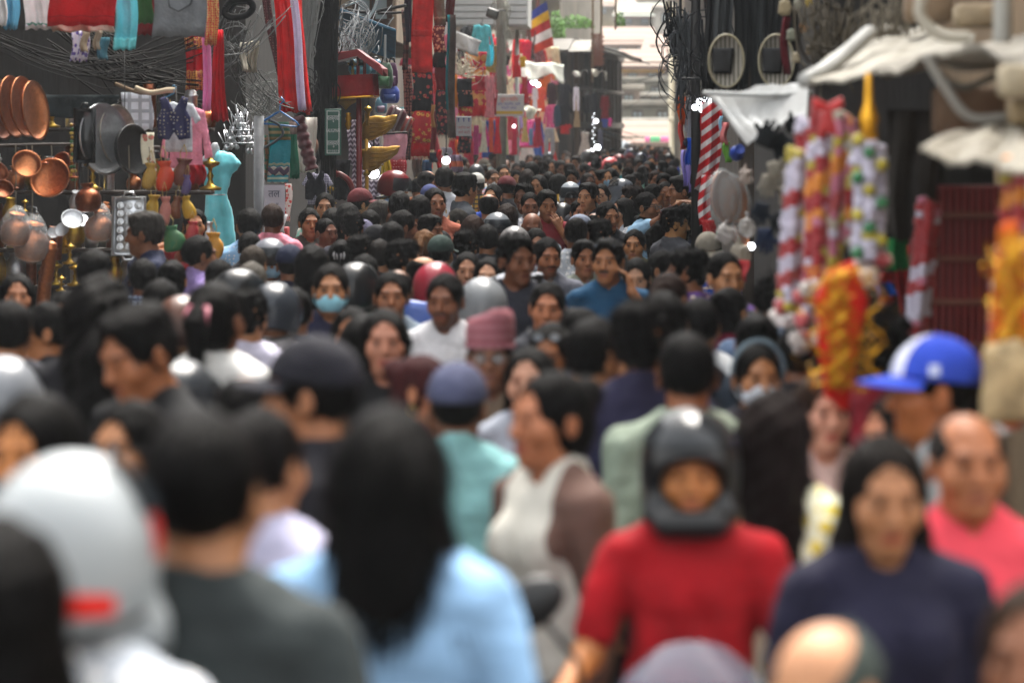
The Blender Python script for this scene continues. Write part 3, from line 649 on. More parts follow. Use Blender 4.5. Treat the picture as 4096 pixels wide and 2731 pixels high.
for k in range(9):
    v, f = bevbox(-.15, 1.0, -.75, .75, 0, .025, .006); ob('tin_sheet', mk('tin_sheet', [(a_, b2, c_ - .3 * a_ + .015 * math.sin(b2 * 22)) for a_, b2, c_ in v], f, mat('tin', None, .6, .3, noise=(2, .4)), sm=False), th, R.choice(['#57544c', '#3c3a36', '#7c7a72', '#4a3c34']), loc=(*fxy(.8 + 1.55 * k, .1), 4.62 + R.uniform(-.12, .1)), rot=(0, 0, _rz + R.uniform(-.08, .08)))
for k in range(6):
    v, f = bevbox(-.1, .7, -.6, .6, 0, .02, .006); ob('shop_awning', mk('shop_awning', [(a_, b2, c_ - .35 * a_ + .02 * math.sin(b2 * 9)) for a_, b2, c_ in v], f, M_plaster, sm=False), th, R.choice(['#8c8c84', '#3a4a5a', '#6a5a4a', '#9a9890']), loc=(*fxy(1.0 + 2.4 * k, .15), 2.3 + R.uniform(-.1, .15)), rot=(0, 0, _rz))
window(th, (-2.2, -.05, 3.9), .7, .9, 'y', '#2e2018'); window(th, (-1.2, -.0, 3.9), .6, .9, 'y', '#2e2018')
window(th, (-1.6, 1.1, 6.1), .9, 1.2, 'y', '#5a4636')
pip = mk('pipe', *lathe([(.045, 0), (.045, 3.6)], 10), mat('red_oxide', '#6e3024', .7, noise=(6, .3)))
for x in (-1.15, -.9): ob('drainpipe', pip, th, loc=(x, -.5, 3.9))
bp_ = thing('brick_pillar', P(2390, 265, 99), 'brick pillar on the eaves of the old timber house', 'pillar')
bk = mk('brick', *bevbox(-.075, .075, -.05, .05, 0, .05, .006), mat('brick', '#7c4c3a', .9, noise=(20, .3)), sm=False)
for r in range(15):
    for c in range(2): ob('brick', bk, bp_, loc=(-.08 + .16 * c + (.02 if r % 2 else -.02), 0, r * .056))
# moss and weeds on the eaves
def weeds(name, cx, cy_, w_, h_, Y, n, label, cols=('#4a7a2a', '#6a9a3a')):
    V = []; Fc = []; rs = random.Random(int(cx)); p = P(cx, cy_, Y)
    for _ in range(n):
        a = rs.uniform(-1, 1); x = a * S(w_, Y) / 2; z = rs.random() ** 1.6 * S(h_, Y) * (1 - a * a * .7); d = rs.uniform(-.25, .25); q = rs.uniform(.03, .09); t = rs.uniform(0, 6.28)
        u = Vector((math.cos(t), math.sin(t), rs.uniform(-.4, .6))) * q; v = Vector((-math.sin(t) * .5, math.cos(t) * .5, rs.uniform(.2, .9))) * q; c = Vector((x, d, z)); o = len(V)
        V += [c - u * .5, c + v * .6, c + u * .5, c - v * .5]; Fc.append((o, o + 1, o + 2, o + 3))
    return ob(name, mk(name, V, Fc, mat('weeds', cols[0], .7, noise=(3, .9), col2=cols[1])), loc=p, kind='stuff', label=label, cat='weeds')
weeds('weeds', 2300, 112, 150, 52, 98, 900, 'bright green weeds growing on the upper eaves')
weeds('weeds', 2225, 150, 70, 110, 97, 700, 'mossy creeper hanging down beside the flag')
weeds('weeds', 2480, 105, 40, 60, 105, 300, 'small weeds sprouting by the bamboo poles')
for i, (x, yb, l) in enumerate(((2370, 330, 4.2), (2405, 140, 2.4), (2462, 120, 1.6))):
    o = ob('bamboo_pole', mk('bamboo', *tube([(0, 0, 0), (.01, 0, l * .5), (.02, .05, l)], .028, 7), mat('bamboo', '#7a6448', .6, noise=(9, .3))), loc=P(x, yb, 97), label=['tall bamboo pole in front of timber posts', 'bamboo pole rising from the brick pillar', 'thin bamboo pole at the roof corner'][i], cat='pole', group='bamboo poles')
# right side
building('right_near_house', 'brown plaster house behind the garlands', 1.62, 9, 9.5, 21, 7, '#8a7458', wins=[('x-', 1.61, 17.5, 4.5, .9, 1.2)])
building('right_dark_house', 'dark house hung with black drapes at right', .98, 9, 21.5, 33, 8, '#2a2826', M_timber)
building('right_far_house', 'shaded house behind the black post', .86, 8, 33.5, 74, 8, '#4a423a', wins=[('x-', .855, 40, 4.5, 1, 1.3), ('x-', .855, 48, 4.5, 1, 1.3)])
building('right_end_house', 'plain house beyond the black post on the right', 1.0, 8, 74.5, 112, 7.5, '#8a8070')
cb = thing('cream_house', (1.42, 121, 0), 'cream house with pilaster and green shutter at far end', 'building')
ob('wall', mk('wall', *bevbox(-.42, 5, 0, 12, 0, 6.2, .03), M_plaster, sm=False), cb, '#d8cfb4')
for z, w_ in ((2.55, .1), (3.1, .16), (.2, .12)): ob('moulding', mk('moulding', *bevbox(-.42 - w_, 5, -w_, .0, z, z + .16, .03), M_plaster, sm=False), cb, '#e0d8c0')
ob('pilaster', mk('pilaster', *bevbox(-.36, .05, -.12, .0, .33, 2.549, .03), M_plaster, sm=False), cb, '#e4dcc4')
ob('shutter', mk('shutter', *bevbox(.12, .3, -.06, 0, 2.8, 3.085, .01), M_grey, sm=False), cb, '#2f6a4c')
ob('shutter', mk('shutter', *bevbox(.12, .3, -.06, 0, 3.3, 3.7, .01), M_grey, sm=False), cb, '#2f6a4c')
# far hillside of roofs: walls and pitched tile roofs stepping up
def far_house(label, x0, x1, ytop_wall, ybase, Y, wcol, rcol, rh, over=.5, wins=0, dep=9, ledge=None, flat=False):
    a, b = P(x0, ybase, Y), P(x1, ytop_wall, Y); w_, h_ = b.x - a.x, b.z
    dk = lambda h: tuple((v * .6 + b_ * .4) * .5 for v, b_ in zip(srgb(h)[:3], (.5, .44, .34))); wcol, rcol = dk(wcol), dk(rcol)
    t = thing('far_house', ((a.x + b.x) / 2, Y, 0), label, 'building', 'houses beyond the end of the street')
    ob('wall', mk('wall', *bevbox(-w_ / 2, w_ / 2, 0, dep, 0, h_, .03), M_plaster, sm=False), t, wcol)
    if flat: ob('roof', mk('roof', *bevbox(-w_ / 2 - .2, w_ / 2 + .2, -.3, dep, h_ + .01, h_ + .25, .04), M_plaster, sm=False), t, rcol)
    else:
        V = [(-w_ / 2 - over, -over * 1.6, h_ - .25), (w_ / 2 + over, -over * 1.6, h_ - .25), (w_ / 2 + over * .4, dep * .5, h_ + rh), (-w_ / 2 - over * .4, dep * .5, h_ + rh), (w_ / 2 + over, dep + .5, h_ - .25), (-w_ / 2 - over, dep + .5, h_ - .25)]
        V += [(x, y, z - .16) for x, y, z in V]; Fc = [(0, 1, 2, 3), (3, 2, 4, 5), (6, 9, 8, 7), (9, 11, 10, 8), (0, 6, 7, 1), (1, 7, 8, 2), (2, 8, 10, 4), (4, 10, 11, 5), (5, 11, 9, 3), (3, 9, 6, 0)]
        ob('roof', mk('roof', V, Fc, tilemat(), sm=False), t, rcol)
    if ledge: ob('ledge', mk('ledge', *bevbox(-w_ / 2 - .1, w_ / 2 + .1, -.22, -.001, h_ * ledge[0], h_ * ledge[0] + .18, .03), M_plaster, sm=False), t, ledge[1])
    for i in range(wins): window(t, (-w_ / 2 + w_ * (i + .5) / wins, -.02, h_ - .5), min(.5, w_ / wins * .4), .55, 'y', '#3a2c22')
    return t
far_house('low house with broad terracotta tile roof just above the far crowd', 2380, 2760, 545, 600, 150, '#6e6254', '#84604c', .6, wins=4, dep=6)
far_house('grey-green concrete house with white ledge above the terracotta roof', 2400, 2700, 425, 600, 165, '#6a7264', '#b4b2a8', 0, wins=3, ledge=(.8, '#d8d4c8'), flat=True)
far_house('pink brick house on the left of the far roofs', 2380, 2560, 360, 600, 172, '#94766a', '#b0aaa0', 0, wins=2, flat=True)
far_house('pale green house stacked behind the white ledge', 2500, 2740, 330, 600, 182, '#767e70', '#a8aaa0', 0, wins=3, ledge=(.86, '#d0ccc0'), flat=True)
far_house('salmon house with ochre stripe below brown roofs', 2490, 2650, 245, 600, 195, '#a88472', '#7c5a48', .7, ledge=(.9, '#c8a040'), wins=2)
far_house('house with steep brown tile roof near the hanging lamp', 2600, 2800, 180, 600, 205, '#8c8070', '#74503e', .67, wins=3)
far_house('house with faded orange roof sloping left', 2380, 2600, 160, 600, 215, '#948a7a', '#8a6450', .85, wins=3)
far_house('white block high among the far roofs', 2620, 2790, 40, 600, 240, '#dcdcd4', '#c0c0b8', 0, wins=2, flat=True)
far_house('far house with pale teal tin roof', 2480, 2680, 50, 600, 250, '#a8a488', '#7a9a94', .75, wins=3)
far_house('yellow house on the highest row of roofs', 2300, 2520, 10, 600, 262, '#b09a60', '#9a9284', .9, wins=3)
far_house('dull pink house rising on the skyline', 2560, 2900, -60, 600, 290, '#a89c90', '#8c7466', 1.2, wins=3)
far_house('cream house on the skyline at left', 2200, 2560, -90, 600, 310, '#b0aa98', '#8c7a6c', 1.2, wins=3)
# hazy air
v, f = boxv(-40, 40, -6, 330, -1.0, 16)
hz = bpy.data.materials.new('hazy_air'); hz.use_nodes = True; _n = hz.node_tree; _n.nodes.remove(_n.nodes['Principled BSDF'])
pv = N(_n, 'ShaderNodeVolumePrincipled'); pv.inputs['Color'].default_value = (.9, .95, 1, 1); pv.inputs['Density'].default_value = .00042; pv.inputs['Anisotropy'].default_value = .3
_n.links.new(pv.outputs[0], _n.nodes['Material Output'].inputs['Volume'])
ob('haze', mk('haze', v, f, hz, sm=False), kind='stuff', label='pale haze hanging over the far end of the street', cat='haze')
# ================================================================ the figures that can be told apart
SH1 = (.182, .0, 1.375); SHm = (-.182, .0, 1.375)
body('m'); body('f', fem=1); body('md', pitch=20); body('fd', fem=1, pitch=11); body('my', yaw=35, pitch=6); body('mz', yaw=-30, pitch=4, stout=1.06); body('fy', fem=1, yaw=-30, pitch=6)
body('mb', beard=.75, moust=1, pitch=6); body('mm', moust=1, yaw=-12, arms={1: (SH1, (.285, -.13, 1.2), (.135, -.105, 1.43), (-.22, .22, 1), (-1, .1, 0), -1, .5)}, polo=1)
body('mp', polo=1, sleeve='short', stout=1.08); body('ml', sleeve='long', stout=1.04); body('fl', fem=1, sleeve='long'); body('fn', fem=1, sleeve='none', yaw=25)
body('kid', fem=1, hs=1.38, stout=1.05)
body('point', yaw=10, beard=.5, arms={-1: (SHm, (-.2, -.24, 1.46), (-.19, -.47, 1.62), (0, -1, .4), (0, -.4, -1), 1, .3)})
body('mouth', yaw=0, pitch=8, arms={1: (SH1, (.25, -.2, 1.14), (.085, -.165, 1.39), (-.45, .06, 1), (-.2, 1, .1), -1, .45)})
body('elbow', fem=1, yaw=-150, arms={1: (SH1, (.43, .02, 1.37), (.24, -.16, 1.47), (-1, -.1, .4), (0, 0, -1), 1, .5)}, sleeve='none')
body('rider', beard=.4, sit=1, arms={1: (SH1, (.275, -.06, 1.12), (.35, -.34, 1.05), (-.15, -1, -.1), (0, .1, -1), 1, 1.2), -1: (SHm, (-.275, -.06, 1.12), (-.35, -.34, 1.05), (.15, -1, -.1), (0, .1, -1), -1, 1.2)}, stout=1.08)
floral_y = patmat('yellow_flowers', 'flower', '#d8cbb0', '#c9b23a', 22, '#8a8a30'); floral_g = patmat('grey_flowers', 'flower', '#9aa0a8', '#d0d4d8', 26, '#5a6068')
stripes_w = patmat('thin_stripes', 'hstripe', '#c8ccce', '#5a666c', 260); check_p = patmat('purple_check', 'check', '#b8b4c4', '#3a3454', 190); check_w = patmat('pale_check', 'check', '#d8d8dc', '#9a9aa4', 170)
P_ = person
# ---- nearest, far out of focus
PP = P_(300, 1815, 775, 155, 'ml', None, '#aeb4ba', 'white motorcycle helmet with red flashes on person in patterned grey shirt, bottom left', [('helmet', '#e4e8ea', mat('white_red_helmet', '#868c8f', .3, coat=.3))], skin='#a8744a', pat=floral_g)
_h = [q_ for q_ in PP.children if q_.name.startswith('helmet')][0]; _c, _r = (0, .012, .035), (.1262, .15, .138)
patch(_h, (0, .03, -.03), (.1215, .1355, .113), (40, 72), (-10, 10), '#c81408'); patch(_h, _c, _r, (100, 116), (-5, 45), '#9a1410'); patch(_h, (0, .03, -.03), (.1215, .1355, .113), (-45, -38), (-8, 4), '#b01c18')
P_(820, 1650, 610, 165, 'ml', 'short', '#2f3536', 'person with thick black hair in charcoal shirt, seen from behind beside white helmet')
P_(1560, 1625, 535, 178, 'fl', 'mid', '#8fb6dc', 'woman with long straight black hair in light blue shirt, seen from behind')
P_(1050, 1640, 450, 150, 'ml', 'short', '#aaa8c0', 'person in lavender white tee with bent arm, head hidden behind charcoal shirt', skin='#9a6848', hc='#0d0b0b')
P_(1830, 1450, 360, 178, 'mp', 'buzz', '#7fb0b2', 'man in teal shirt and grey baseball cap, seen from behind', [('cap', '#40445c')], skin='#6d432c')
P_(2200, 1488, 385, -56, 'fl', 'bun', '#d4d2c8', 'young person with smooth black hair in cream jersey with brown sleeves', [], skin='#9b6040', lo=.85, pat=patmat('raglan_jersey', 'raglan', '#a4a299', '#4c342b'))
P_(3540, 1735, 470, 8, 'fd', 'front', '#1d1c30', 'woman with long dark hair in navy tee looking down, beside coral polo', skin='#a06c48', hc='#15110f')
P_(3870, 1640, 440, 10, 'mp', 'thin', '#e04a58', 'balding man in coral red polo shirt facing us', skin='#9a5f3c', hc='#2a2624')
PP = P_(3730, 1345, 405, -85, 'm', 'buzz', '#aab0b4', 'man in blue and white baseball cap looking toward the street', [('cap', '#2b45b0')], skin='#8c4f28')
_h = [q_ for q_ in PP.children if q_.name.startswith('cap')][0]; _c, _r = (0, .012, .045), (.0938, .1138, .1058)
patch(_h, _c, _r, (145, 215), (4, 88), '#c8cce0', 'panel', M_cloth); patch(_h, _c, _r, (95, 108), (6, 20), '#c0c8e0', 'badge', M_cloth); patch(_h, _c, _r, (252, 265), (6, 20), '#c0c8e0', 'badge', M_cloth); patch(_h, _c, _r, (25, 60), (4, 9), '#6a90d8', 'strap', M_cloth)
P_(3300, 2450, 640, -38, 'md', 'bald', '#4a4a48', 'elderly bald person with grey hair cut off by the lower edge of the photo', skin='#b88460', hc='#4a524e', lo=.8)
P_(4150, 2330, 640, -20, 'f', 'long', '#5a3a20', 'brown haired person cut off by the right edge at the bottom corner', hc='#2a1c12', lo=.8)
P_(-10, 2060, 720, 175, 'f', 'long', '#16161a', 'dark haired person cut off by the left edge below the white helmet', lo=.8)
P_(130, 1572, 430, -22, 'fd', 'bob', '#4a3428', 'woman with dark centre-parted hair bowing her head above white helmet', skin='#b0703c')
P_(520, 1610, 390, -35, 'm', 'short', '#8a8fa8', 'man in glasses partly hidden behind thick black hair', ['glasses'], skin='#9b6844')
P_(560, 1212, 345, -50, 'md', 'quiff', '#0e0f12', 'young man with tall swept hair and beard looking down at left', skin='#8a5434')
P_(175, 1212, 245, -80, 'm', 'short', '#12151c', 'man in black jacket turned left in profile at the left edge', skin='#9a6440')
P_(20, 1425, 350, 170, 'm', None, '#30323a', 'silver helmet at the left edge behind the black jacket', [('helmet', '#70747a')])
P_(1240, 1345, 425, -100, 'm', 'short', '#1a1a20', 'man in black cap in profile facing left', [('cap', '#16161e')], skin='#8e5c3c')
P_(725, 1440, 400, 150, 'm', None, '#1c2026', 'dark helmet with pale rear stripe in front of white hooded top', [('openhelmet', '#23282e')])
P_(985, 1490, 370, 170, 'm', 'thin', '#22242a', 'person with thinning black crown seen from behind, beside black cap', skin='#7a5238')
P_(1310, 1640, 330, 165, 'f', 'bob', '#c8bfa6', 'child with brown hair and pink clip in cream top', [('clip', '#e07888')], hc='#3a2618', lo=.75)
P_(1540, 1238, 270, 4, 'f', 'front', '#0f1013', 'woman with black hair and round earrings in black top facing us', ['earring'], skin='#9a6650')
P_(1960, 1252, 310, 0, 'm', 'buzz', '#6a5a4c', 'man in pink patterned topi hat and glasses facing us', [('topi', '#8c5a64'), 'glasses'], skin='#7a4e38')
P_(2200, 1290, 235, -8, 'fd', 'bun', '#3a3034', 'woman with white sunglasses pushed up on her dark hair', [('shades', '#e8e8ec')], skin='#8e5836')
P_(2190, 1130, 215, 0, 'mz', 'short', '#2a2c34', 'broad-faced man with short black hair frowning above the sunglasses', skin='#a06444')
P_(2560, 1215, 320, 178, 'mp', 'messy', '#25233c', 'big man with thick black hair in navy polo seen from behind', hi=1.12)
P_(2390, 1275, 310, 128, 'my', 'short', '#8a8e9c', 'man with fair neck turned away beside navy polo', skin='#a8744e')
P_(2750, 1335, 330, 178, 'ml', 'short', '#8e9a8a', 'man with cropped hair in sage green jacket, seen from behind', skin='#8a5436')
P_(3030, 1380, 265, 14, 'f', 'bun', '#2c2a30', 'woman with pale mask and grey hair band facing us', [('mask', '#c4ccd6'), ('band', '#6a7c88')], skin='#9a6640')
P_(3090, 1560, 395, 178, 'fl', 'longwave', '#d8cbb0', 'woman with very long dark brown hair in yellow flowered dress seen from behind', hc='#170f0e', pat=floral_y)
P_(3290, 1500, 320, 18, 'f', 'bob', '#d8b8b0', 'light-skinned woman with brown hair in pale pink top', skin='#c89078', hc='#2e2018')
P_(3520, 1255, 300, 165, 'f', 'curly', '#7a1c28', 'woman with bushy black hair in crimson top seen from behind')
P_(3590, 1560, 330, -60, 'fd', 'bob', '#8a2838', 'woman in crimson peering past the blue cap', skin='#b8785a')
P_(3200, 1300, 270, 175, 'm', 'short', '#1c1c22', 'black haired person seen from behind below the striped drapes')
P_(2800, 1195, 240, 170, 'm', 'short', '#c8ccd0', 'black haired person with white collar seen from behind beside sage jacket')
P_(2920, 1150, 195, 150, 'fn', 'bun', '#6a1c30', 'woman with bare shoulders in maroon top, hair tied', skin='#c08a60')
P_(3030, 1250, 260, 178, 'f', 'bun', '#2a3440', 'dark haired person just below the copper plates')
P_(2680, 1090, 215, 150, 'f', 'pony', '#3a6a8a', 'woman with brown ponytail in blue beside the maroon top', hc='#241713')
P_(2660, 1170, 260, 178, 'm', 'short', '#20222a', 'smooth-haired person seen from behind under the curly hair')
# ---- mid distance
P_(1323, 1060, 205, 4, 'm', 'short', '#23243c', 'man in light blue surgical mask and navy shirt facing us', [('mask', '#8cc4d6')], skin='#a06c48')
P_(1425, 1050, 190, 160, 'm', None, '#1f4a42', 'glossy black helmet beside the blue surgical mask', [('helmet', '#0f1114')])
P_(1565, 1090, 205, 4, 'm', 'short', '#7c8a98', 'man with heavy brows and straight black hair facing us', skin='#8e5a3c')
P_(1780, 1095, 215, -12, 'mb', 'short', '#c8c8cc', 'bearded man in white tee facing us below red helmet', skin='#7c4c34')
P_(1745, 1048, 165, 170, 'm', None, '#7a5a3a', 'dark red glossy helmet behind the bearded man', [('helmet', '#8a2434')])
P_(2432, 960, 178, -14, 'mm', 'quiff', '#1c4a6c', 'moustached man in teal blue polo talking on a phone', [('shades', '#222222')], skin='#a8714c')
P_(2338, 965, 155, 14, 'm', 'quiff', '#8e9488', 'slim young man with dark quiff beside the phone caller', skin='#a06848')
P_(2190, 952, 158, 18, 'mb', 'short', '#6a6c78', 'man with trimmed beard and brushed-back hair', skin='#9a6040')
P_(2065, 942, 188, 32, 'my', 'messy', '#2a2c36', 'tall young man with thick black hair turned toward the phone caller', skin='#7a4c34')
P_(2545, 1030, 140, -4, 'fd', 'bun', '#7a7c86', 'young woman with lowered eyes and centre-parted hair', skin='#b88a6c')
P_(2537, 920, 135, -8, 'mp', 'short', '#6a6c50', 'man in olive jacket staring at us with raised brows', skin='#a87248')
P_(2660, 1005, 165, 60, 'm', 'short', '#2c2e38', 'man with flat black hair turned to the shops on the right', skin='#90603f')
P_(2745, 850, 115, 160, 'kid', 'curly', '#1c2440', 'curly haired child in navy tee carried above the crowd', lo=.8)
P_(2700, 835, 125, 100, 'mz', 'messy', '#4a4c52', 'long haired man in dark grey tee carrying the curly haired child', skin='#a87848')
P_(2660, 880, 118, 110, 'f', 'pony', '#d0206a', 'woman in magenta pink top turned away near the pointing man')
P_(2590, 772, 112, 62, 'point', 'short', '#8fb4d0', 'bearded man in glasses and light blue tee pointing at the stall', ['glasses'], skin='#8e5c3c')
P_(2585, 855, 112, 42, 'f', 'bun', '#3a3c46', 'woman with blue mask in profile below the pointing man', [('mask', '#9cc4dc')], skin='#b07a58')
P_(2490, 793, 110, -65, 'f', 'front', '#b0a090', 'woman in flowered blouse in profile, hair behind her ear', skin='#c08c6c', pat=floral_g)
P_(2433, 808, 118, 28, 'my', 'short', '#24262c', 'heavy man with greying temples looking down to the right', skin='#a06e4c')
P_(2380, 848, 112, 170, 'm', 'bald', '#54565c', 'shaven head seen from behind beside greying man', skin='#7a5038')
P_(2325, 858, 112, 95, 'm', 'short', '#4a4e58', 'person in grey cap turned right in front of the shaven head', [('cap', '#8a92a4')])
P_(2305, 868, 142, 175, 'm', 'buzz', '#7a8090', 'man with cropped dark hair in flowered grey shirt seen from behind', pat=floral_g, skin='#6d432c')
P_(2400, 882, 140, 150, 'm', 'messy', '#26272e', 'man with thick black hair seen from behind above the slim young man')
P_(2360, 808, 90, 10, 'kid', 'bob', '#c8962c', 'little girl in mustard top with fringe facing us', skin='#b88868', lo=.7)
P_(2405, 748, 80, -10, 'kid', 'bun', '#8a5a60', 'child with hair tied up looking left, carried in the crowd', skin='#b88868', lo=.7)
P_(2318, 800, 105, 15, 'f', 'bun', '#7a3040', 'older woman with red forehead mark', skin='#9a6444')
P_(2282, 728, 105, 6, 'm', None, '#5a6478', 'smiling man in silver open helmet facing us', [('openhelmet', '#9aa2aa')], skin='#7c5038')
P_(2352, 735, 105, -28, 'm', 'quiff', '#33343c', 'boy with neat black quiff turned slightly left', skin='#a87450')
P_(2252, 812, 120, 178, 'm', None, '#1a1c20', 'glossy black helmet with gold marks in front of silver helmet', [('helmet', '#0c0e11')])
P_(2188, 763, 110, 12, 'mouth', 'quiff', '#7c1c28', 'young man in dark red shirt with hand over his mouth', skin='#96623f')
P_(2120, 768, 110, 6, 'mb', 'buzz', '#b8b8b4', 'stern man with shaved sides in pale checked shirt', skin='#7c4a30', pat=check_w)
P_(2128, 843, 120, 4, 'md', None, '#aab4c0', 'bald man in pale shirt looking down', skin='#7a4c34')
P_(2145, 912, 120, 10, 'fd', 'bun', '#7a4a58', 'woman in spectacles looking down below the bald man', ['glasses'], skin='#b8866a')
P_(1860, 695, 108, 135, 'my', 'quiff', '#42474e', 'tall man in grey tee and glasses with bag strap across his back', ['glasses'], skin='#a87452', hi=1.16)
P_(1955, 772, 112, 178, 'm', 'bald', '#2a2c32', 'balding man seen from behind right of the tall grey tee', skin='#8e5c40')
P_(1740, 752, 118, 18, 'f', 'bun', '#9a5440', 'woman with pearl earring and parted hair in rust top', ['earring'], skin='#8a583c')
P_(1722, 738, 100, 150, 'm', 'short', '#3a3c44', 'blue baseball cap tilted left behind parted hair', [('cap', '#3c4470')])
P_(1778, 668, 96, 178, 'm', 'short', '#d8dce0', 'man in white tee seen from behind, black hair', hi=1.14)
P_(1785, 738, 100, 170, 'm', 'buzz', '#c8ccd0', 'grey patterned topi hat in front of the white tee', [('topi', '#8a8c94')])
P_(1712, 680, 92, 140, 'm', 'thin', '#d87a40', 'older man with thin hair raising an arm in orange cuff')
P_(1600, 768, 120, 176, 'm', 'short', '#14161a', 'man in black tee with slicked black hair, seen from behind')
P_(1680, 782, 122, 176, 'm', 'short', '#15171b', 'man in black tee with round black haircut, left of parted-hair woman')
P_(1615, 843, 130, 112, 'mb', 'short', '#101216', 'bearded man in black tee with fade haircut facing right', skin='#7c4c34')
P_(1722, 862, 124, 60, 'my', 'quiff', '#3a3e4a', 'young man with gelled hair looking right below the black tees', skin='#8a583a')
P_(1570, 890, 140, 175, 'mp', 'short', '#2c3038', 'man with straight glossy black hair seen from behind over white collar')
P_(1455, 878, 118, 165, 'm', 'short', '#3a3c48', 'purple-grey baseball cap in front of the red pole', [('cap', '#5a5870')])
P_(1500, 900, 118, -100, 'm', 'short', '#22242c', 'flat black cap worn beside the purple-grey cap', [('cap', '#101218')])
P_(1700, 918, 125, 165, 'f', 'pony', '#5a5458', 'woman with bleached ponytail in the dark crowd', hc='#6a4a30')
P_(1765, 940, 125, 160, 'm', 'short', '#3c4440', 'bottle green cap beside the bleached ponytail', [('cap', '#2a3a36')])
P_(1238, 835, 120, 18, 'm', 'short', '#3a3430', 'man with red forehead mark facing us under the hanging waistcoat', skin='#9a6644')
P_(1305, 872, 122, 42, 'my', 'buzz', '#a83020', 'dark-skinned man with shaved sides and orange collar', skin='#6d4330')
P_(1330, 832, 118, 178, 'f', 'bob', '#4a5460', 'woman with short bobbed hair beside the red pole')
P_(1395, 812, 118, 160, 'f', 'long', '#2a2630', 'woman with sleek dark hair and head scarf at the red pole')
P_(1480, 842, 120, 178, 'm', 'short', '#2a2c34', 'black haired person seen from behind right of the red pole')
P_(1410, 850, 125, 172, 'm', 'messy', '#343640', 'thick haired person below the red pole')
P_(1160, 978, 170, 178, 'ml', 'buzz', '#182036', 'man in navy cap and navy jacket seen from behind', [('cap', '#151d33')], skin='#7c5236')
P_(1080, 953, 160, 12, 'm', None, '#6c7480', 'man in grey helmet and blue mask at the paper sign', [('openhelmet', '#6c7078'), ('mask', '#8fb8d4')], skin='#8e5c3c')
P_(1250, 978, 175, 176, 'f', 'long', '#15161c', 'woman with long loose black hair behind navy jacket')
P_(1365, 960, 150, 178, 'f', 'bun', '#241f28', 'woman with hair twisted into a claw clip above the surgical mask', [('clip', '#c8c4c8')])
P_(1435, 945, 150, 178, 'm', 'messy', '#20222a', 'black haired person with round head behind the claw clip')
P_(1520, 960, 150, 170, 'm', 'short', '#2c3038', 'person with dark brown cropped hair over white collar', hc='#171210')
P_(1615, 965, 165, 128, 'mp', 'messy', '#9aa4a4', 'man with tousled black hair in grey striped collar shirt', skin='#9a6846', pat=stripes_w)
P_(1590, 1072, 190, 178, 'm', 'bald', '#4a6a66', 'man with shaved scalp seen from behind above heavy brows', skin='#7a5540')
P_(1460, 1020, 165, 178, 'm', 'short', '#2a2e36', 'dark head between the glossy helmet and striped collar')
P_(1870, 1010, 150, 2, 'f', 'front', '#40303a', 'woman with parted hair looking down beside her companion', skin='#a8765a')
P_(1955, 1030, 150, -4, 'f', 'front', '#5a4a52', 'fair woman with parted dark hair beside her companion', skin='#c89678')
P_(1930, 1110, 190, 178, 'm', None, '#3a4a6a', 'pale grey helmet below the two women', [('openhelmet', '#74787c')])
P_(1700, 1022, 150, 100, 'm', 'bald', '#55504a', 'man with bald crown below the bleached ponytail', skin='#b07c58')
P_(1860, 925, 140, 172, 'm', 'messy', '#23252c', 'thick-haired head in front of the tall grey tee')
P_(1950, 900, 135, 170, 'm', 'short', '#23252c', 'dark head right of the tall grey tee')
P_(1895, 860, 125, 168, 'f', 'bob', '#30333c', 'brown bobbed woman at the elbow of the tall grey tee', hc='#2a1a14')
P_(1990, 850, 118, 20, 'm', None, '#8a94a0', 'grey helmet tipped forward behind the bald man', [('openhelmet', '#6c7278')])
P_(2030, 815, 115, 165, 'f', 'bob', '#7a8490', 'brown haired woman seen from behind beside the bald man', hc='#241a16')
P_(2060, 905, 130, 175, 'm', None, '#4c505a', 'white and grey patterned helmet below brown hair', [('helmet', '#7c7a7a')])
P_(1455, 1255, 260, 178, 'fd', 'bob', '#2e2a30', 'small dark head below the surgical mask')
P_(1410, 1230, 210, 0, 'f', 'front', '#6a5a50', 'young woman half hidden under the surgical mask', skin='#a06a4a')
P_(2330, 1230, 230, 30, 'fd', 'bun', '#5a5460', 'woman half hidden behind navy polo, face turned right', skin='#a06c48')
P_(1700, 1420, 300, 70, 'f', 'bun', '#7c3a40', 'woman with maroon-tinted hair and earring beside grey cap', ['earring'], hc='#3a1a1c', skin='#a86c4c')
P_(2120, 1390, 250, -10, 'f', 'bob', '#9aa0ac', 'woman half hidden between topi hat and beanie', skin='#b08068')
# ---- crowd along the left stalls
P_(800, 945, 160, 118, 'mp', 'short', '#9a86c0', 'man in lilac shirt looking into the stalls', skin='#7a5038')
P_(575, 1038, 160, 172, 'm', 'short', '#3c5070', 'person with cropped round black hair in blue check below steel tray', pat=patmat('blue_check', 'check', '#8a98b0', '#26324e', 150))
P_(380, 1000, 195, 165, 'm', 'short', '#2a2c34', 'large black haired head below the copper pots')
P_(400, 1100, 300, 172, 'fl', 'longwave', '#15151a', 'woman with long loose black hair in black top at the left')
P_(645, 1120, 220, 175, 'm', 'short', '#1c1c22', 'black haired person in front of lilac shirt')
P_(690, 1040, 140, 175, 'f', 'bun', '#40404a', 'small dark head tied back beside lilac shirt')
P_(735, 1180, 270, 160, 'm', None, '#2c2420', 'brown glossy helmet left of the pink hair clip', [('openhelmet', '#4a2c20')])
P_(865, 1125, 290, 160, 'f', 'pony', '#d4d4d2', 'woman with pink hair clip in white hooded top', [('clip', '#c87888')])
P_(960, 1075, 195, 120, 'm', None, '#2a2e36', 'glossy black helmet beside white tee at the left', [('openhelmet', '#0e1216')])
P_(990, 1165, 230, 172, 'm', 'messy', '#cdcbe0', 'man in bright white tee seen from behind', skin='#a87450', hi=1.12)
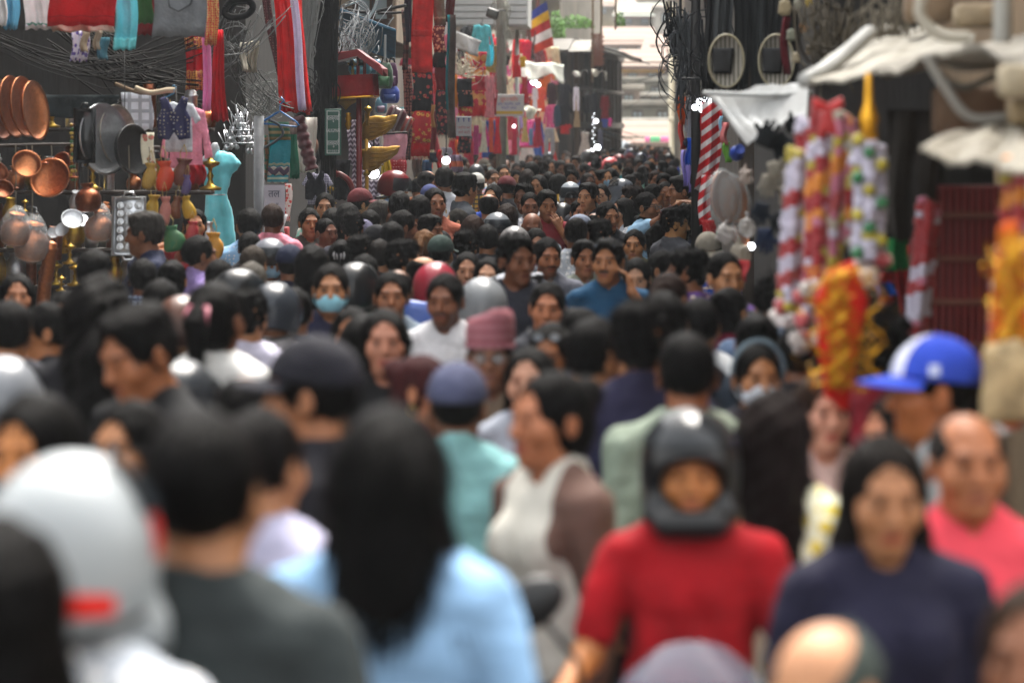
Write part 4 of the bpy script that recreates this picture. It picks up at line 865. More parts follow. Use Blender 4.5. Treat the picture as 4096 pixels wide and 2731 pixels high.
P_(1010, 1050, 165, 165, 'm', 'short', '#8a8c90', 'grey haired man beside the glossy helmet', hc='#5a5650')
P_(880, 1040, 150, 172, 'm', 'short', '#3a3a44', 'round black head right of lilac shirt')
P_(1100, 1130, 190, 165, 'm', None, '#d0d0d4', 'dark helmet with chrome rim behind white tee', [('openhelmet', '#262c34')])
P_(1180, 1155, 185, 178, 'm', 'short', '#1b2236', 'black haired child in front of navy jacket')
P_(70, 1095, 185, 10, 'f', 'bob', '#5a2a2a', 'woman with parted hair facing us below copper cylinders', skin='#a87050')
P_(265, 1160, 170, -15, 'fd', 'bob', '#3a2f38', 'woman half hidden, forehead showing, near the brass lamps', skin='#9a6848')
P_(40, 1205, 260, 178, 'm', 'short', '#2c2c34', 'dark head at the left edge below parted hair')
P_(450, 1300, 330, 175, 'f', 'long', '#17161a', 'woman in black with hair down, hidden behind swept hair')
P_(1000, 930, 120, 170, 'm', 'short', '#3a3c42', 'dark head at the foot of the cyan mannequin')
P_(1015, 985, 150, 165, 'm', 'short', '#46403c', 'brown-grey head right of cyan mannequin', hc='#3a332c')
P_(780, 835, 130, 10, 'elbow', 'bun', '#b02830', 'woman with raised elbow reaching among the pouches', skin='#a8704a')
HERO_N = len(PEOPLE)
# ================================================================ the rest of the crowd
def lerp_t(tab, y):
    return float(np.interp(y, [a for a, b in tab], [b for a, b in tab]))
LEFT_E = [(7, -2.5), (25, -3.05), (35, -2.9), (52, -3.0), (80, -3.6), (100, -2.9), (123, -1.3), (150, -1.1)]
RIGHT_E = [(7, 1.3), (11, 1.05), (14, .75), (20, .55), (34, .5), (60, .55), (100, .85), (150, 1.0)]
GW, GH = 512, 341; VIS = np.full((GH, GW), 1e9)
yy, xx = np.mgrid[0:GH, 0:GW]
def spans(x, y, hh):
    k = GW / 4096; cx, cy, r = x * k, (y + hh * .5) * k, hh * k
    hd = ((xx - cx) / (r * .42)) ** 2 + ((yy - cy) / (r * .52)) ** 2 < 1
    bd = (yy > cy + r * .45) & (np.abs(xx - cx) < r * (.45 + .6 * np.clip((yy - cy - r * .45) / (r * .35), 0, 1)))
    return hd, bd
heads = []
for x, y, hh, d in PEOPLE:
    hd, bd = spans(x, y, hh); heads.append((hd, d)); m = (hd | bd) & (VIS > d); VIS[m] = d
HEROD = np.full((GH, GW), 0.0)
for hd, d in heads: HEROD[hd] = np.maximum(HEROD[hd], d)
for x0_, y0_, x1_, y1_, d_ in ((1740, 780, 1905, 930, 34.5), (1090, 1085, 1290, 1220, 20.5), (2280, 1110, 2540, 1220, 21), (750, 1060, 830, 1130, 23), (2380, 1480, 2660, 1800, 12.2), (1700, 1690, 2100, 2000, 11), (2560, 770, 2790, 850, 33), (900, 1330, 1080, 1400, 16), (800, 1400, 960, 1440, 12.9)):
    k = GW / 4096; HEROD[int(y0_ * k):int(y1_ * k), int(x0_ * k):int(x1_ * k)] = d_
fr = random.Random(4); cand = []
Yc = 12.0
while Yc < 150:
    a, b = lerp_t(LEFT_E, Yc), lerp_t(RIGHT_E, Yc); n = max(2, int((b - a) / .5)); o = fr.random()
    for i in range(n + 1):
        cand.append((a + (b - a) * (i + o) / (n + .999) + fr.uniform(-.12, .12), Yc + fr.uniform(-.25, .25)))
    Yc += .5 if Yc < 60 else .8
cand.sort(key=lambda c: c[1])
MUTED = [('black', '#121317'), ('charcoal', '#2c2e33'), ('navy', '#1b2138'), ('white', '#cdd0d2'), ('grey', '#75787c'), ('maroon', '#5a1a24'), ('red', '#a02028'), ('pink', '#c47a8a'), ('olive', '#55563a'), ('teal', '#276068'), ('azure', '#7fa8cc'), ('cobalt', '#27459a'), ('mustard', '#b08a2c'), ('beige', '#a89a80'), ('lilac', '#8c80b0'), ('green', '#2e5a3c'), ('rust', '#9a4a28'), ('brown', '#4e382a'), ('cream', '#d0c8b0'), ('orange', '#c8642a'), ('magenta', '#a8286a'), ('mint', '#8fbfae'), ('denim', '#3d516e'), ('peach', '#d8a488'), ('violet', '#523078'), ('turquoise', '#2f9aa0')]
STY = [('m', 'short', 'short black hair', '#070606'), ('m', 'messy', 'tousled black hair', '#070606'), ('mz', 'quiff', 'swept-up hair', '#080606'), ('f', 'long', 'long black hair', '#070606'), ('f', 'bun', 'hair in a bun', '#080606'), ('f', 'pony', 'a ponytail', '#0a0707'), ('f', 'bob', 'bobbed hair', '#0a0706'), ('m', 'buzz', 'close-cropped hair', '#080707'), ('m', 'thin', 'thinning hair', '#1a1615'), ('m', 'HELM', 'motorcycle helmet', None), ('m', 'CAP', 'baseball cap', None), ('f', 'front', 'parted hair', '#090706'), ('m', 'short', 'greying hair', '#4a4642')]
WGT = [28, 15, 10, 8, 8, 7, 6, 6, 3, 8, 5, 6, 2]
ZONES = [(0, 18, 'near the front'), (18, 26, 'by the copperware'), (26, 34, 'by the cyan mannequin'), (34, 41, 'by the red lantern'), (41, 50, 'by the golden wings'), (50, 62, 'by the red shawls'), (62, 76, 'by the turquoise kurta'), (76, 96, 'by the striped flag'), (96, 400, 'at the far end')]
PATS = [patmat('worn_check', 'check', None, '#c8c8cc', 170), patmat('worn_stripe', 'hstripe', None, '#b8b8c0', 130), patmat('worn_flowers', 'flower', None, '#c8b8b0', 26, '#7a3a40'), patmat('worn_dots', 'dots', None, '#d0ccc8', 34), patmat('dark_check', 'check', None, '#22242c', 120)]
used = set(); far = []; nfill = 0; MAXP = 296
taken = [(P(x, y, d).x, d) for x, y, hh, d in PEOPLE]
for X, Y in cand:
    hgt = fr.gauss(1.655, .075); s = hgt / 1.72
    if any(abs(X - a) < .34 and abs(Y - b) < .34 for a, b in taken): continue
    hh = .245 * s * FPX / Y; x = VX + X * FPX / Y; y = VY + (HC - hgt) * FPX / Y
    if x < -40 or x > 4140: continue
    hd, bd = spans(x, y, hh)
    n = hd.sum()
    if n == 0: continue
    vis = (VIS[hd] > Y).mean()
    if vis < (.62 if Y < 27 else .42): continue
    if (HEROD[hd] > Y + .2).mean() > .12: continue
    m = bd & (HEROD > Y + .2)
    if m.sum() > .05 * n: continue
    taken.append((X, Y))
    if HERO_N + nfill >= MAXP: far.append((X, Y, hgt)); continue
    mm = (hd | bd) & (VIS > Y); VIS[mm] = Y
    zone = next(z for a, b, z in ZONES if a <= Y < b)
    towards = fr.random() < (.42 if Y > 26 else .15)
    for _ in range(400):
        st = fr.choices(STY, WGT)[0]; cn, cc = fr.choices(MUTED, [3, 3, 3, 9, 5] + [3] * (len(MUTED) - 5))[0]; fc = 'facing us' if towards else fr.choice(['seen from behind', 'seen from behind', 'turned left', 'turned right'])
        lab = f'{st[2]} and {cn} top on person {fc}, {zone}'
        if lab not in used and not (Y < 32 and st[1] == 'HELM'): break
    used.add(lab); nfill += 1
    fang = {'facing us': fr.uniform(-28, 28), 'seen from behind': fr.uniform(155, 205), 'turned left': fr.uniform(-120, -60), 'turned right': fr.uniform(60, 120)}[fc]
    hk, gear = st[1], []
    if hk == 'HELM': gear = [('openhelmet' if fr.random() < .5 else 'helmet', fr.choice(['#101216', '#101216', '#5a6068', '#8a8e92', '#6a1a20', '#22304e', '#3a3e44']))]; hk = None
    elif hk == 'CAP': gear = [('cap', fr.choice(['#16181e', '#2a2f48', '#8a8478', '#5a2228', '#3a4438', '#b8b8b4']))]; hk = 'short'
    if st[2] != 'motorcycle helmet' and towards and fr.random() < .12: gear.append(('mask', fr.choice(['#8fb8d4', '#c8ccd0', '#15161a'])))
    bk = st[0]
    if bk == 'm': bk = fr.choice(['m', 'm', 'md', 'my', 'ml', 'mp', 'mb'])
    if bk == 'f': bk = fr.choice(['f', 'f', 'fd', 'fy', 'fl'])
    B = BODY[bk]; f = rad(fang - B['yaw'])
    put_person((X, Y, 0), f, (s * fr.uniform(.93, 1.1), s * fr.uniform(.94, 1.06), s), B, hk, fr.choice([st[3] or '#070606'] * 5 + ['#1d1411', '#2a1c16', '#35322f']), fr.choice(SK + ['#b8845c', '#5e3a26']), boost(cc, 1.25), gear, lab, 'people in the crowd', pat=fr.choice(PATS) if fr.random() < .3 else None)
    PEOPLE.append((x, y, hh, Y))
print('people', HERO_N, nfill, 'far', len(far))
# the far mass of heads that nobody could count: one object
def crowd_mass(pts):
    V = []; Fc = []; C = []; rs = random.Random(9)
    def ring(prof, col, X, Y, s, c0=(0, 0)):
        n = 10; o = len(V)
        for rx, ry, z in prof:
            for j in range(n):
                a = 2 * math.pi * j / n; V.append((X + (rx * math.cos(a) + c0[0]) * s, Y + (ry * math.sin(a) + c0[1]) * s, z * s)); C.append(col)
        for i in range(len(prof) - 1):
            for j in range(n): Fc.append((o + i * n + j, o + i * n + (j + 1) % n, o + (i + 1) * n + (j + 1) % n, o + (i + 1) * n + j))
        Fc.append(tuple(o + (len(prof) - 1) * n + j for j in range(n)))
    for X, Y, h in pts:
        s = h / 1.72; sk = srgb(rs.choice(SK)); sh = srgb(rs.choice(MUTED)[1]); q = rs.random(); hr = srgb('#0e0c0c') if q < .78 else srgb(rs.choice(['#8a9098', '#c4c8cc', '#22304e', '#101216']))
        away = rs.random() < .75
        ring([(.16, .1, 0), (.17, .11, .8), (.15, .1, 1.1), (.2, .11, 1.34), (.17, .1, 1.41), (.06, .06, 1.46)], sh, X, Y, s)
        ring([(.05, .05, 1.42), (.052, .06, 1.48), (.07, .085, 1.54), (.078, .095, 1.6), (.07, .08, 1.66), (.03, .03, 1.69)], sk, X, Y, s)
        oy = .02 if not away else -.012
        ring([(.075, .09, 1.5 if away else 1.6), (.088, .105, 1.58 if away else 1.63), (.088, .105, 1.63), (.08, .095, 1.68), (.05, .06, 1.715), (.01, .01, 1.725)], hr, X, Y, s, (rs.uniform(-.01, .01), oy))
    me = mk('crowd', V, Fc, mat('crowd_people', '#ffffff', .7, attr='Tint'))
    ca = me.color_attributes.new('Tint', 'FLOAT_COLOR', 'POINT'); ca.data.foreach_set('color', np.array(C, np.float32).ravel())
    return ob('crowd', me, kind='stuff', label='far off packed mass of shoppers filling the end of the street', cat='crowd')
if far: crowd_mass(far)
# ================================================================ goods hung along the stalls
def cloth(name, x0, y0, x1, y1, Y, col, label, cat='cloth', m=None, folds=2.5, amp=.03, dx=0, narrow=1.0, fringe=None, group=None, rot=0, bands=(), wave=0.0, seed=None, bend=0):
    """a hanging length of cloth with folds and thickness; dx shifts the lower edge; bands = [(t0, t1, material, colour)] sewn or woven across it"""
    rs = random.Random(seed if seed is not None else hash((x0, y0)) % 999); w_, h_ = S(x1 - x0, Y), S(y1 - y0, Y); ph = rs.random() * 6; ph2 = rs.random() * 6
    def surf(u, v, off=0):
        k = 1 - (1 - narrow) * (1 - v); x = (u - .5) * w_ * k + S(dx, Y) * v + .012 * math.sin(v * 5 + ph)
        d = amp * (.45 + .55 * v) * (math.sin(6.283 * folds * u + ph + .8 * math.sin(v * 3 + ph2)) + .4 * math.sin(6.283 * folds * 2.3 * u + ph2)) + bend * v * v
        z = -v * h_ + wave * math.sin(u * 7 + ph) * v + .008 * math.sin(u * 19 + ph2) * v
        return (x, d + off, z)
    def sheet(v0, v1, t, nu, nv):
        V = []; Fc = []
        for off in (-t, t):
            for i in range(nv + 1):
                for j in range(nu + 1): V.append(surf(j / nu, v0 + (v1 - v0) * i / nv, off))
        n = nu + 1; o = n * (nv + 1)
        for i in range(nv):
            for j in range(nu): a = i * n + j; Fc += [(a, a + n, a + n + 1, a + 1), (o + a, o + a + 1, o + a + n + 1, o + a + n)]
        for i in range(nv): a = i * n; Fc += [(a, o + a, o + a + n, a + n), (a + nu, a + nu + n, o + a + nu + n, o + a + nu)]
        for j in range(nu): a = nv * n + j; Fc += [(a, o + a, o + a + 1, a + 1), (j, j + 1, o + j + 1, o + j)]
        return V, Fc
    o = ob(name, mk(name, *sheet(0, 1, .003, max(8, int(folds * 9)), max(6, int(h_ / .08))), m or M_cloth), loc=P((x0 + x1) / 2, y0, Y), rot=(0, 0, rot), color=boost(col), label=label, cat=cat, group=group)
    for t0, t1, bm, bc in bands: ob('border', mk('border', *sheet(t0, t1, .0065, max(8, int(folds * 9)), 4), bm or M_cloth), o, boost(bc) if bc else None)
    if fringe:
        V = []; Fc = []; n = max(10, int(w_ / .012))
        for j in range(n):
            a = Vector(surf((j + .5) / n, 1)); q = len(V); L = .05 * rs.uniform(.7, 1.2); V += [a + Vector((-.004, 0, 0)), a + Vector((.004, 0, 0)), a + Vector((rs.uniform(-.01, .01), rs.uniform(-.01, .01), -L))]; Fc.append((q, q + 1, q + 2))
        ob('fringe', mk('fringe', V, Fc, M_cloth), o, fringe)
    return o
def puffy(pts, t, res=.012, folds=0.0, seed=1):
    """closed soft shape with a given outline (x, z in metres)"""
    p = np.array(pts, float); lo, hi = p.min(0) - t * 2, p.max(0) + t * 2
    xs, zs, ys = axis(lo[0], hi[0], res), axis(lo[1], hi[1], res), axis(-t - folds * 2 - res * 3, t + folds * 2 + res * 3, min(res, t * .6))
    X, Z = np.meshgrid(xs, zs, indexing='ij'); d = np.full(X.shape, 1e9); ins = np.zeros(X.shape, bool); n = len(p)
    for i in range(n):
        a, b = p[i], p[(i + 1) % n]; e = b - a; h = np.clip(((X - a[0]) * e[0] + (Z - a[1]) * e[1]) / (e @ e + 1e-12), 0, 1); d = np.minimum(d, np.hypot(X - a[0] - h * e[0], Z - a[1] - h * e[1]))
        c = (a[1] > Z) != (b[1] > Z); ins ^= c & (X < (b[0] - a[0]) * (Z - a[1]) / ((b[1] - a[1]) if abs(b[1] - a[1]) > 1e-9 else 1e-9) + a[0])
    sd = np.where(ins, -d, d); T = t * np.sqrt(np.clip(-sd / (t * 1.3), 0, 1)); rs = np.random.RandomState(seed); ph = rs.rand(4) * 6
    fo = folds * (np.sin(X * 40 + ph[0] + Z * 6) + .6 * np.sin(X * 17 - Z * 13 + ph[1]))
    F = Fld(xs, ys, zs); yv = ys[None, :, None] - fo[:, None, :]
    F.f = np.where(sd[:, None, :] < 0, np.abs(yv) - T[:, None, :], np.hypot(sd[:, None, :], yv)).astype(np.float32)
    return F.net()
OUT = {
 'kurta': [(-.07, 0), (-.2, -.03), (-.3, -.52), (-.22, -.55), (-.17, -.25), (-.22, -.98), (.22, -.98), (.17, -.25), (.22, -.55), (.3, -.52), (.2, -.03), (.07, 0), (0, -.05)],
 'tee': [(-.08, 0), (-.22, -.04), (-.34, -.24), (-.25, -.3), (-.2, -.2), (-.21, -.66), (.21, -.66), (.2, -.2), (.25, -.3), (.34, -.24), (.22, -.04), (.08, 0), (0, -.04)],
 'vest': [(-.1, 0), (-.18, -.03), (-.15, -.16), (-.2, -.24), (-.2, -.5), (-.06, -.52), (0, -.42), (.06, -.52), (.2, -.5), (.2, -.24), (.15, -.16), (.18, -.03), (.1, 0), (0, -.16)],
 'trousers': [(-.2, 0), (-.24, -.5), (-.22, -1.0), (-.06, -1.0), (-.02, -.36), (.02, -.36), (.06, -1.0), (.22, -1.0), (.24, -.5), (.2, 0)],
 'dress': [(-.06, 0), (-.17, -.02), (-.14, -.2), (-.13, -.4), (-.3, -1.1), (.3, -1.1), (.13, -.4), (.14, -.2), (.17, -.02), (.06, 0), (0, -.06)],
 'jacket': [(-.08, 0), (-.22, -.05), (-.32, -.55), (-.22, -.58), (-.19, -.3), (-.2, -.68), (.2, -.68), (.19, -.3), (.22, -.58), (.32, -.55), (.22, -.05), (.08, 0)]}
GM = {}
def garment(kind, x, y, wpx, hpx, Y, col, label, m=None, name=None, hanger='#d8dadc', rot=0, group=None, cat=None, extra=()):
    if kind not in GM:
        v, q = puffy(OUT[kind], .028, .013, .008, len(kind)); GM[kind] = mkq(kind, v, q, M_cloth)
    pts = np.array(OUT[kind]); W, H = np.ptp(pts[:, 0]), np.ptp(pts[:, 1]); sx, sz = S(wpx, Y) / W, S(hpx, Y) / H
    o = ob(name or {'tee': 'tee_shirt', 'vest': 'waistcoat'}.get(kind, kind), GM[kind], loc=P(x, y, Y), rot=(0, 0, rot), scale=(sx, sx, sz), color=boost(col), label=label, cat=cat or {'tee': 'tee shirt', 'vest': 'waistcoat'}.get(kind, kind), group=group, m=m)
    if hanger:
        ob('hanger', mk('hanger', *tube([(-.17, 0, -.05), (0, 0, .03), (0, 0, .07), (.025, 0, .1), (0, 0, .125), (-.02, 0, .11)], .006, 6), M_plastic), o, hanger)
    for nm, me, c in extra: ob(nm, me, o, c)
    return o
def pot(name, prof, x, y, wpx, Y, m, label, cat='pot', rot=(0, 0, 0), group=None, color=None, parts=(), seg=28):
    r = max(a for a, b in prof); k = S(wpx, Y) / (2 * r)
    o = ob(name, mk(name, *lathe(prof, seg), m), loc=P(x, y, Y), rot=[rad(a) for a in rot], scale=k, label=label, cat=cat, group=group, color=color)
    for nm, v, f, mm in parts: ob(nm, mk(nm, v, f, mm), o)
    return o
GAGRI = [(0, -.5), (.28, -.5), (.4, -.42), (.46, -.2), (.46, .02), (.36, .2), (.2, .3), (.17, .36), (.24, .46), (.26, .48), (.24, .49), (.15, .37), (.15, .3)]
DISH = [(0, 0), (.38, .0), (.47, .06), (.5, .1), (.5, .12), (.46, .085), (.37, .03), (0, .03)]
PAN = [(0, -.1), (.36, -.1), (.46, .0), (.5, .12), (.48, .13), (.44, .02), (.34, -.07), (0, -.07)]
CYL = [(0, -.5), (.16, -.5), (.175, -.46), (.17, .3), (.19, .34), (.19, .38), (.15, .4), (.15, .5), (.08, .53), (0, .55)]
JUG = [(0, -.5), (.22, -.5), (.3, -.3), (.32, -.05), (.24, .2), (.17, .32), (.18, .42), (.22, .5), (.2, .5), (.15, .4)]
LAMPB = [(0, -.5), (.3, -.5), (.32, -.44), (.12, -.36), (.06, -.2), (.1, -.1), (.05, 0), (.07, .12), (.24, .2), (.28, .28), (.1, .32), (.04, .42), (.0, .52)]
POUCH = [(0, -.5), (.24, -.48), (.35, -.36), (.37, -.12), (.33, .1), (.24, .25), (.2, .31), (.27, .42), (.3, .5), (.2, .44), (.0, .4)]
SPH = [(0, -.5), (.25, -.43), (.43, -.25), (.5, 0), (.43, .25), (.25, .43), (0, .5)]
def pouch(x, y, wpx, hpx, Y, col, label, m=None, tilt=0):
    o = pot('drawstring_pouch', POUCH, x, y, wpx, Y, m or patmat('sequin_silk', 'dots', None, '#d8b050', 90, rough=.5), label, 'pouch', (0, tilt, 0), 'silk pouches on the left stall', col, seg=16)
    rs = random.Random(int(x)); me_ = o.data; ph_ = rs.random() * 6
    for v_ in me_.vertices:
        t_ = math.atan2(v_.co.y, v_.co.x); g_ = 1 + (.16 * max(0, v_.co.z) + .03) * math.sin(7 * t_ + ph_) + .1 * math.sin(2 * t_ + ph_ + 3 * v_.co.z); v_.co.x *= g_; v_.co.y *= g_; v_.co.x += .06 * math.sin(v_.co.z * 5 + ph_)
    k = S(wpx, Y) / .74; o.scale = (k, k * .6, S(hpx, Y))
    for sx in (-1, 1): ob('drawstring', mk('drawstring', *tube([(0, 0, .33), (sx * .1, -.1, .5), (sx * .14, -.05, .7), (0, 0, 1.0)], .022, 5), M_cloth), o, '#c8b070')
    return o
def wires(name, n, A, B, sag, r, cols, label, jit=.2, loops=0, kind='stuff', seed=1, seg=10, cat='cable bundle'):
    """a tangle of n cables between two pixel regions A=(x, y, sx, sy, Y) and B"""
    rs = random.Random(seed); parts = []; pa, pb = P(A[0], A[1], A[4]), P(B[0], B[1], B[4])
    for _ in range(n):
        a = pa + Vector((rs.gauss(0, S(A[2], A[4])), rs.gauss(0, jit * .4), rs.gauss(0, S(A[3], A[4])))); b = pb + Vector((rs.gauss(0, S(B[2], B[4])), rs.gauss(0, jit * .4), rs.gauss(0, S(B[3], B[4]))))
        pts = []; L = (b - a).length; w1 = [rs.gauss(0, jit * .12) for _ in range(6)]
        for i in range(seg + 1):
            t = i / seg; p = a.lerp(b, t); e = math.sin(math.pi * t)
            p = p + Vector((w1[0] * math.sin(t * 5 + w1[3] * 20) * L, w1[1] * math.sin(t * 7) * L, w1[2] * math.sin(t * 6 + w1[4] * 20) * L)) * .5 * (e + .2) - Vector((0, 0, sag * e * rs.uniform(.9, 1.1)))
            pts.append(p - pa)
        parts.append(tube(pts, r * rs.uniform(.6, 1.4), 4))
    for _ in range(loops):
        c = pa.lerp(pb, rs.random()) - pa; rr = rs.uniform(.06, .2); t0 = rs.uniform(0, 6); tl = rs.uniform(-.8, .8)
        parts.append(tube([c + Vector((rr * math.cos(t), rr * tl * math.cos(t + 1), rr * math.sin(t) * rs.uniform(.85, 1.15))) for t in np.linspace(t0, t0 + rs.uniform(4, 9), 18)], r * rs.uniform(.6, 1.3), 4))
    return ob(name, mk(name, *join(parts), M_wire), loc=pa, color=cols, label=label, cat=cat, kind=kind)
def cable(pts, r, col, label, Y, m=None, name='cable', cat='cable'):
    """one thick cable through pixel points (x, y[, Y])"""
    q = [P(p[0], p[1], p[2] if len(p) > 2 else Y) for p in pts]; out = []
    for i in range(len(q) - 1):
        p0, p1, p2, p3 = q[max(i - 1, 0)], q[i], q[i + 1], q[min(i + 2, len(q) - 1)]
        for j in range(6):
            t = j / 6; out.append(.5 * ((2 * p1) + (p2 - p0) * t + (2 * p0 - 5 * p1 + 4 * p2 - p3) * t * t + (3 * p1 - p0 - 3 * p2 + p3) * t ** 3))
    out.append(q[-1]); o0 = out[0].copy()
    return ob(name, mk(name, *tube([p - o0 for p in out], r, 8), m or M_wire), loc=o0, color=col, label=label, cat=cat)
def lettering(par, txt, x, y, z, size, col, w_=None, lean=0):
    c = bpy.data.curves.new('lettering', 'FONT'); c.body = txt; c.size = size; c.align_x = 'CENTER'; c.align_y = 'CENTER'; c.extrude = .001
    t = bpy.data.objects.new('tmp', c); COL.objects.link(t); dg = bpy.context.evaluated_depsgraph_get(); me = bpy.data.meshes.new_from_object(t.evaluated_get(dg)); bpy.data.objects.remove(t)
    me.materials.clear(); me.materials.append(M_plastic)
    o = ob('lettering', me, par, col, loc=(x, y, z), rot=(rad(90), 0, lean))
    if w_ and me.vertices:
        xs = [v.co.x for v in me.vertices]; k = w_ / max(max(xs) - min(xs), 1e-4); o.scale = (k, 1, 1)
    return o
def board(name, x0, y0, x1, y1, Y, col, label, cat='sign', t=.012, rot=0, border=None, m=None):
    w_, h_ = S(x1 - x0, Y), S(y1 - y0, Y)
    o = ob(name, mk(name, *bevbox(-w_ / 2, w_ / 2, -t, t, -h_ / 2, h_ / 2, .004), m or mat('enamel', None, .4, noise=(4, .12)), sm=False), loc=P((x0 + x1) / 2, (y0 + y1) / 2, Y), rot=(0, 0, rot), color=col, label=label, cat=cat)
    if border:
        e = .018; f = .008; parts = [boxv(-w_ / 2 + e, w_ / 2 - e, -t - .002, -t + .001, h_ / 2 - e - f, h_ / 2 - e), boxv(-w_ / 2 + e, w_ / 2 - e, -t - .002, -t + .001, -h_ / 2 + e, -h_ / 2 + e + f), boxv(-w_ / 2 + e, -w_ / 2 + e + f, -t - .002, -t + .001, -h_ / 2 + e + f, h_ / 2 - e - f), boxv(w_ / 2 - e - f, w_ / 2 - e, -t - .002, -t + .001, -h_ / 2 + e + f, h_ / 2 - e - f)]
        ob('border', mk('border', *join(parts), M_plastic, sm=False), o, border)
    return o, w_, h_
def bulb(x, y, px, Y, label, group='lit lamps', cord=.5):
    o = pot('lit_bulb', SPH, x, y, px, Y, M_lamp, label, 'lamp', group=group)
    ob('cord', mk('cord', *tube([(0, 0, .45), (.05, 0, 2), (0, 0, cord / (S(px, Y)))], .08, 5), M_black), o); ob('socket', mk('socket', *lathe([(.22, .4), (.24, .8), (.1, .9)], 10), M_black), o)
    return o
brocade = patmat('gold_brocade', 'brocade', '#7a1a28', '#c89a4a', 60, '#e0c080', metal2=.5); shawl_rose = patmat('rose_shawl', 'flower', '#141418', '#b02c34', 16, '#d89060'); shawl_gold = patmat('gold_shawl', 'flower', '#b01c24', '#d0944a', 17, '#5a1418')
shawl_red = patmat('crimson_shawl', 'brocade', '#b01830', '#cc8a4a', 9, '#e0b468'); shawl_dark = patmat('dark_shawl', 'flower', '#15141a', '#7a2834', 18, '#a08058'); sequin = patmat('sequins', 'dots', None, '#e8e4e8', 60, rough=.4); dotty = patmat('spotted_cotton', 'dots', '#d8d4cc', '#a04a44', 16)
# ---------------------------------------------------------------- left side, nearest stall (copperware)
Yc = 27.0
cloth('trousers', -20, -60, 26, 105, Yc, '#c8ccd4', 'white cotton trouser leg at the top left corner', 'trousers', folds=1.2)
cloth('trousers', 20, -60, 72, 118, Yc + .3, '#4f8aa8', 'washed blue trouser leg hung at top left', 'trousers', folds=1.4)
cloth('kurta_hem', 98, -70, 208, 118, Yc + .1, '#c4c0d0', 'white kurta hem with green stitched border', 'kurta', folds=2, bands=[(.86, .93, patmat('green_stitch', 'zig', '#c4c0d0', '#3f7a68', 50), None)])
cloth('bedspread', 195, -90, 462, 104, Yc - .5, '#a80a12', 'large plain red cloth hung across the top left', 'cloth', folds=1.2, amp=.018, bands=[(.8, .815, None, '#7a0810')])
cloth('slip', 205, 60, 455, 128, Yc - .2, '#a89a8c', 'beige lining showing below the large red cloth', 'cloth', folds=2)
cloth('kurta_sleeve', 458, -80, 545, 200, Yc - .3, '#5ab4d4', 'bright cyan kurta panel hanging at top left', 'kurta', folds=1.4, bands=[(.83, .99, None, '#66bcd8')])
cloth('shawl', 546, -60, 614, 96, Yc, '#26401c', 'dark green cloth between cyan and grey', 'shawl', folds=1.2)
cloth('shawl', 548, -20, 622, 140, Yc + .4, '#6a0c14', 'dark red cloth behind the green one', 'shawl', folds=1.5)
gt = cloth('sweatshirt', 612, -110, 822, 148, Yc - .6, '#6c7074', 'plain grey sweatshirt hung with its hood showing', 'sweatshirt', folds=1.1, amp=.02)
ob('hood_seam', mk('hood_seam', *tube([(-.09, -.03, -.1), (-.06, -.035, -.24), (0, -.04, -.27), (.08, -.035, -.22), (.12, -.03, -.1)], .007, 6), M_cloth), gt, '#55595d')
cloth('printed_hem', 285, 120, 356, 246, Yc + .6, '#b8b4d0', 'white cloth with purple print below the red bedspread', 'cloth', m=patmat('purple_print', 'flower', '#c0bcd0', '#5a4a8a', 26), folds=1.6)
cloth('beige_scarf', 322, 125, 352, 208, Yc + .5, '#8a7c68', 'beige scarf end beside the purple print', 'scarf', folds=1)
cloth('beige_scarf', 375, 120, 404, 200, Yc + .5, '#7c7060', 'taupe scarf end under the red bedspread', 'scarf', folds=1)
cloth('teal_scarf', 392, 150, 432, 238, Yc + .8, '#2f5a66', 'dim teal scarf hanging in the shade', 'scarf', folds=1)
# brocade sari lengths
sr = cloth('sari', 742, 60, 815, 362, Yc + 3, '#a00c1c', 'red sari length with two gold brocade borders', 'sari', folds=1.6, bands=[(.3, .46, brocade, None), (.74, .99, brocade, None)])
cloth('sari', 808, -60, 842, 448, Yc + 2.8, '#c86a9a', 'narrow pink organza sari beside the gold brocade', 'sari', m=M_satin, folds=1.2)
cloth('sari', 822, -90, 872, 182, Yc + 2.6, '#b06a4a', 'orange and gold brocade sari end', 'sari', m=patmat('orange_brocade', 'brocade', '#b84a38', '#c8a060', 55, '#e8c890', metal2=.4), folds=1)
cloth('sari', 832, 120, 905, 485, Yc + 2.9, '#a8061a', 'crimson pleated sari hanging below the brocade end', 'sari', folds=3.5, amp=.035, narrow=.5, dx=14)
# dark sticks and cables under the awning
wires('cable_tangle', 15, (-40, 130, 30, 30, 29), (800, 170, 30, 40, 30), .22, 0.0045, '#0a0908', 'dark sagging cables strung under the left awning', .16, 0, seed=3)
wires('cable_tangle', 33, (300, 120, 60, 60, 30), (700, 340, 60, 40, 30), .1, 0.008, '#12100d', 'bundle of brown sticks slanting behind the clothes', .4, 2, seed=5)
cable([(460, 335), (560, 372), (640, 365)], .014, '#6a5a48', 'bent bamboo rail above the silver trays', 28, name='bamboo_rail', cat='rail')
cable([(540, 352), (600, 372), (668, 362), (700, 362)], .02, '#a89a84', 'short pale bamboo rail holding the waistcoat', 27.5, name='bamboo_rail', cat='rail')
cloth('awning', -20, 380, 470, 470, 29.5, '#1f2628', 'dark tarpaulin awning over the copper stall', 'awning', folds=3, amp=.05)
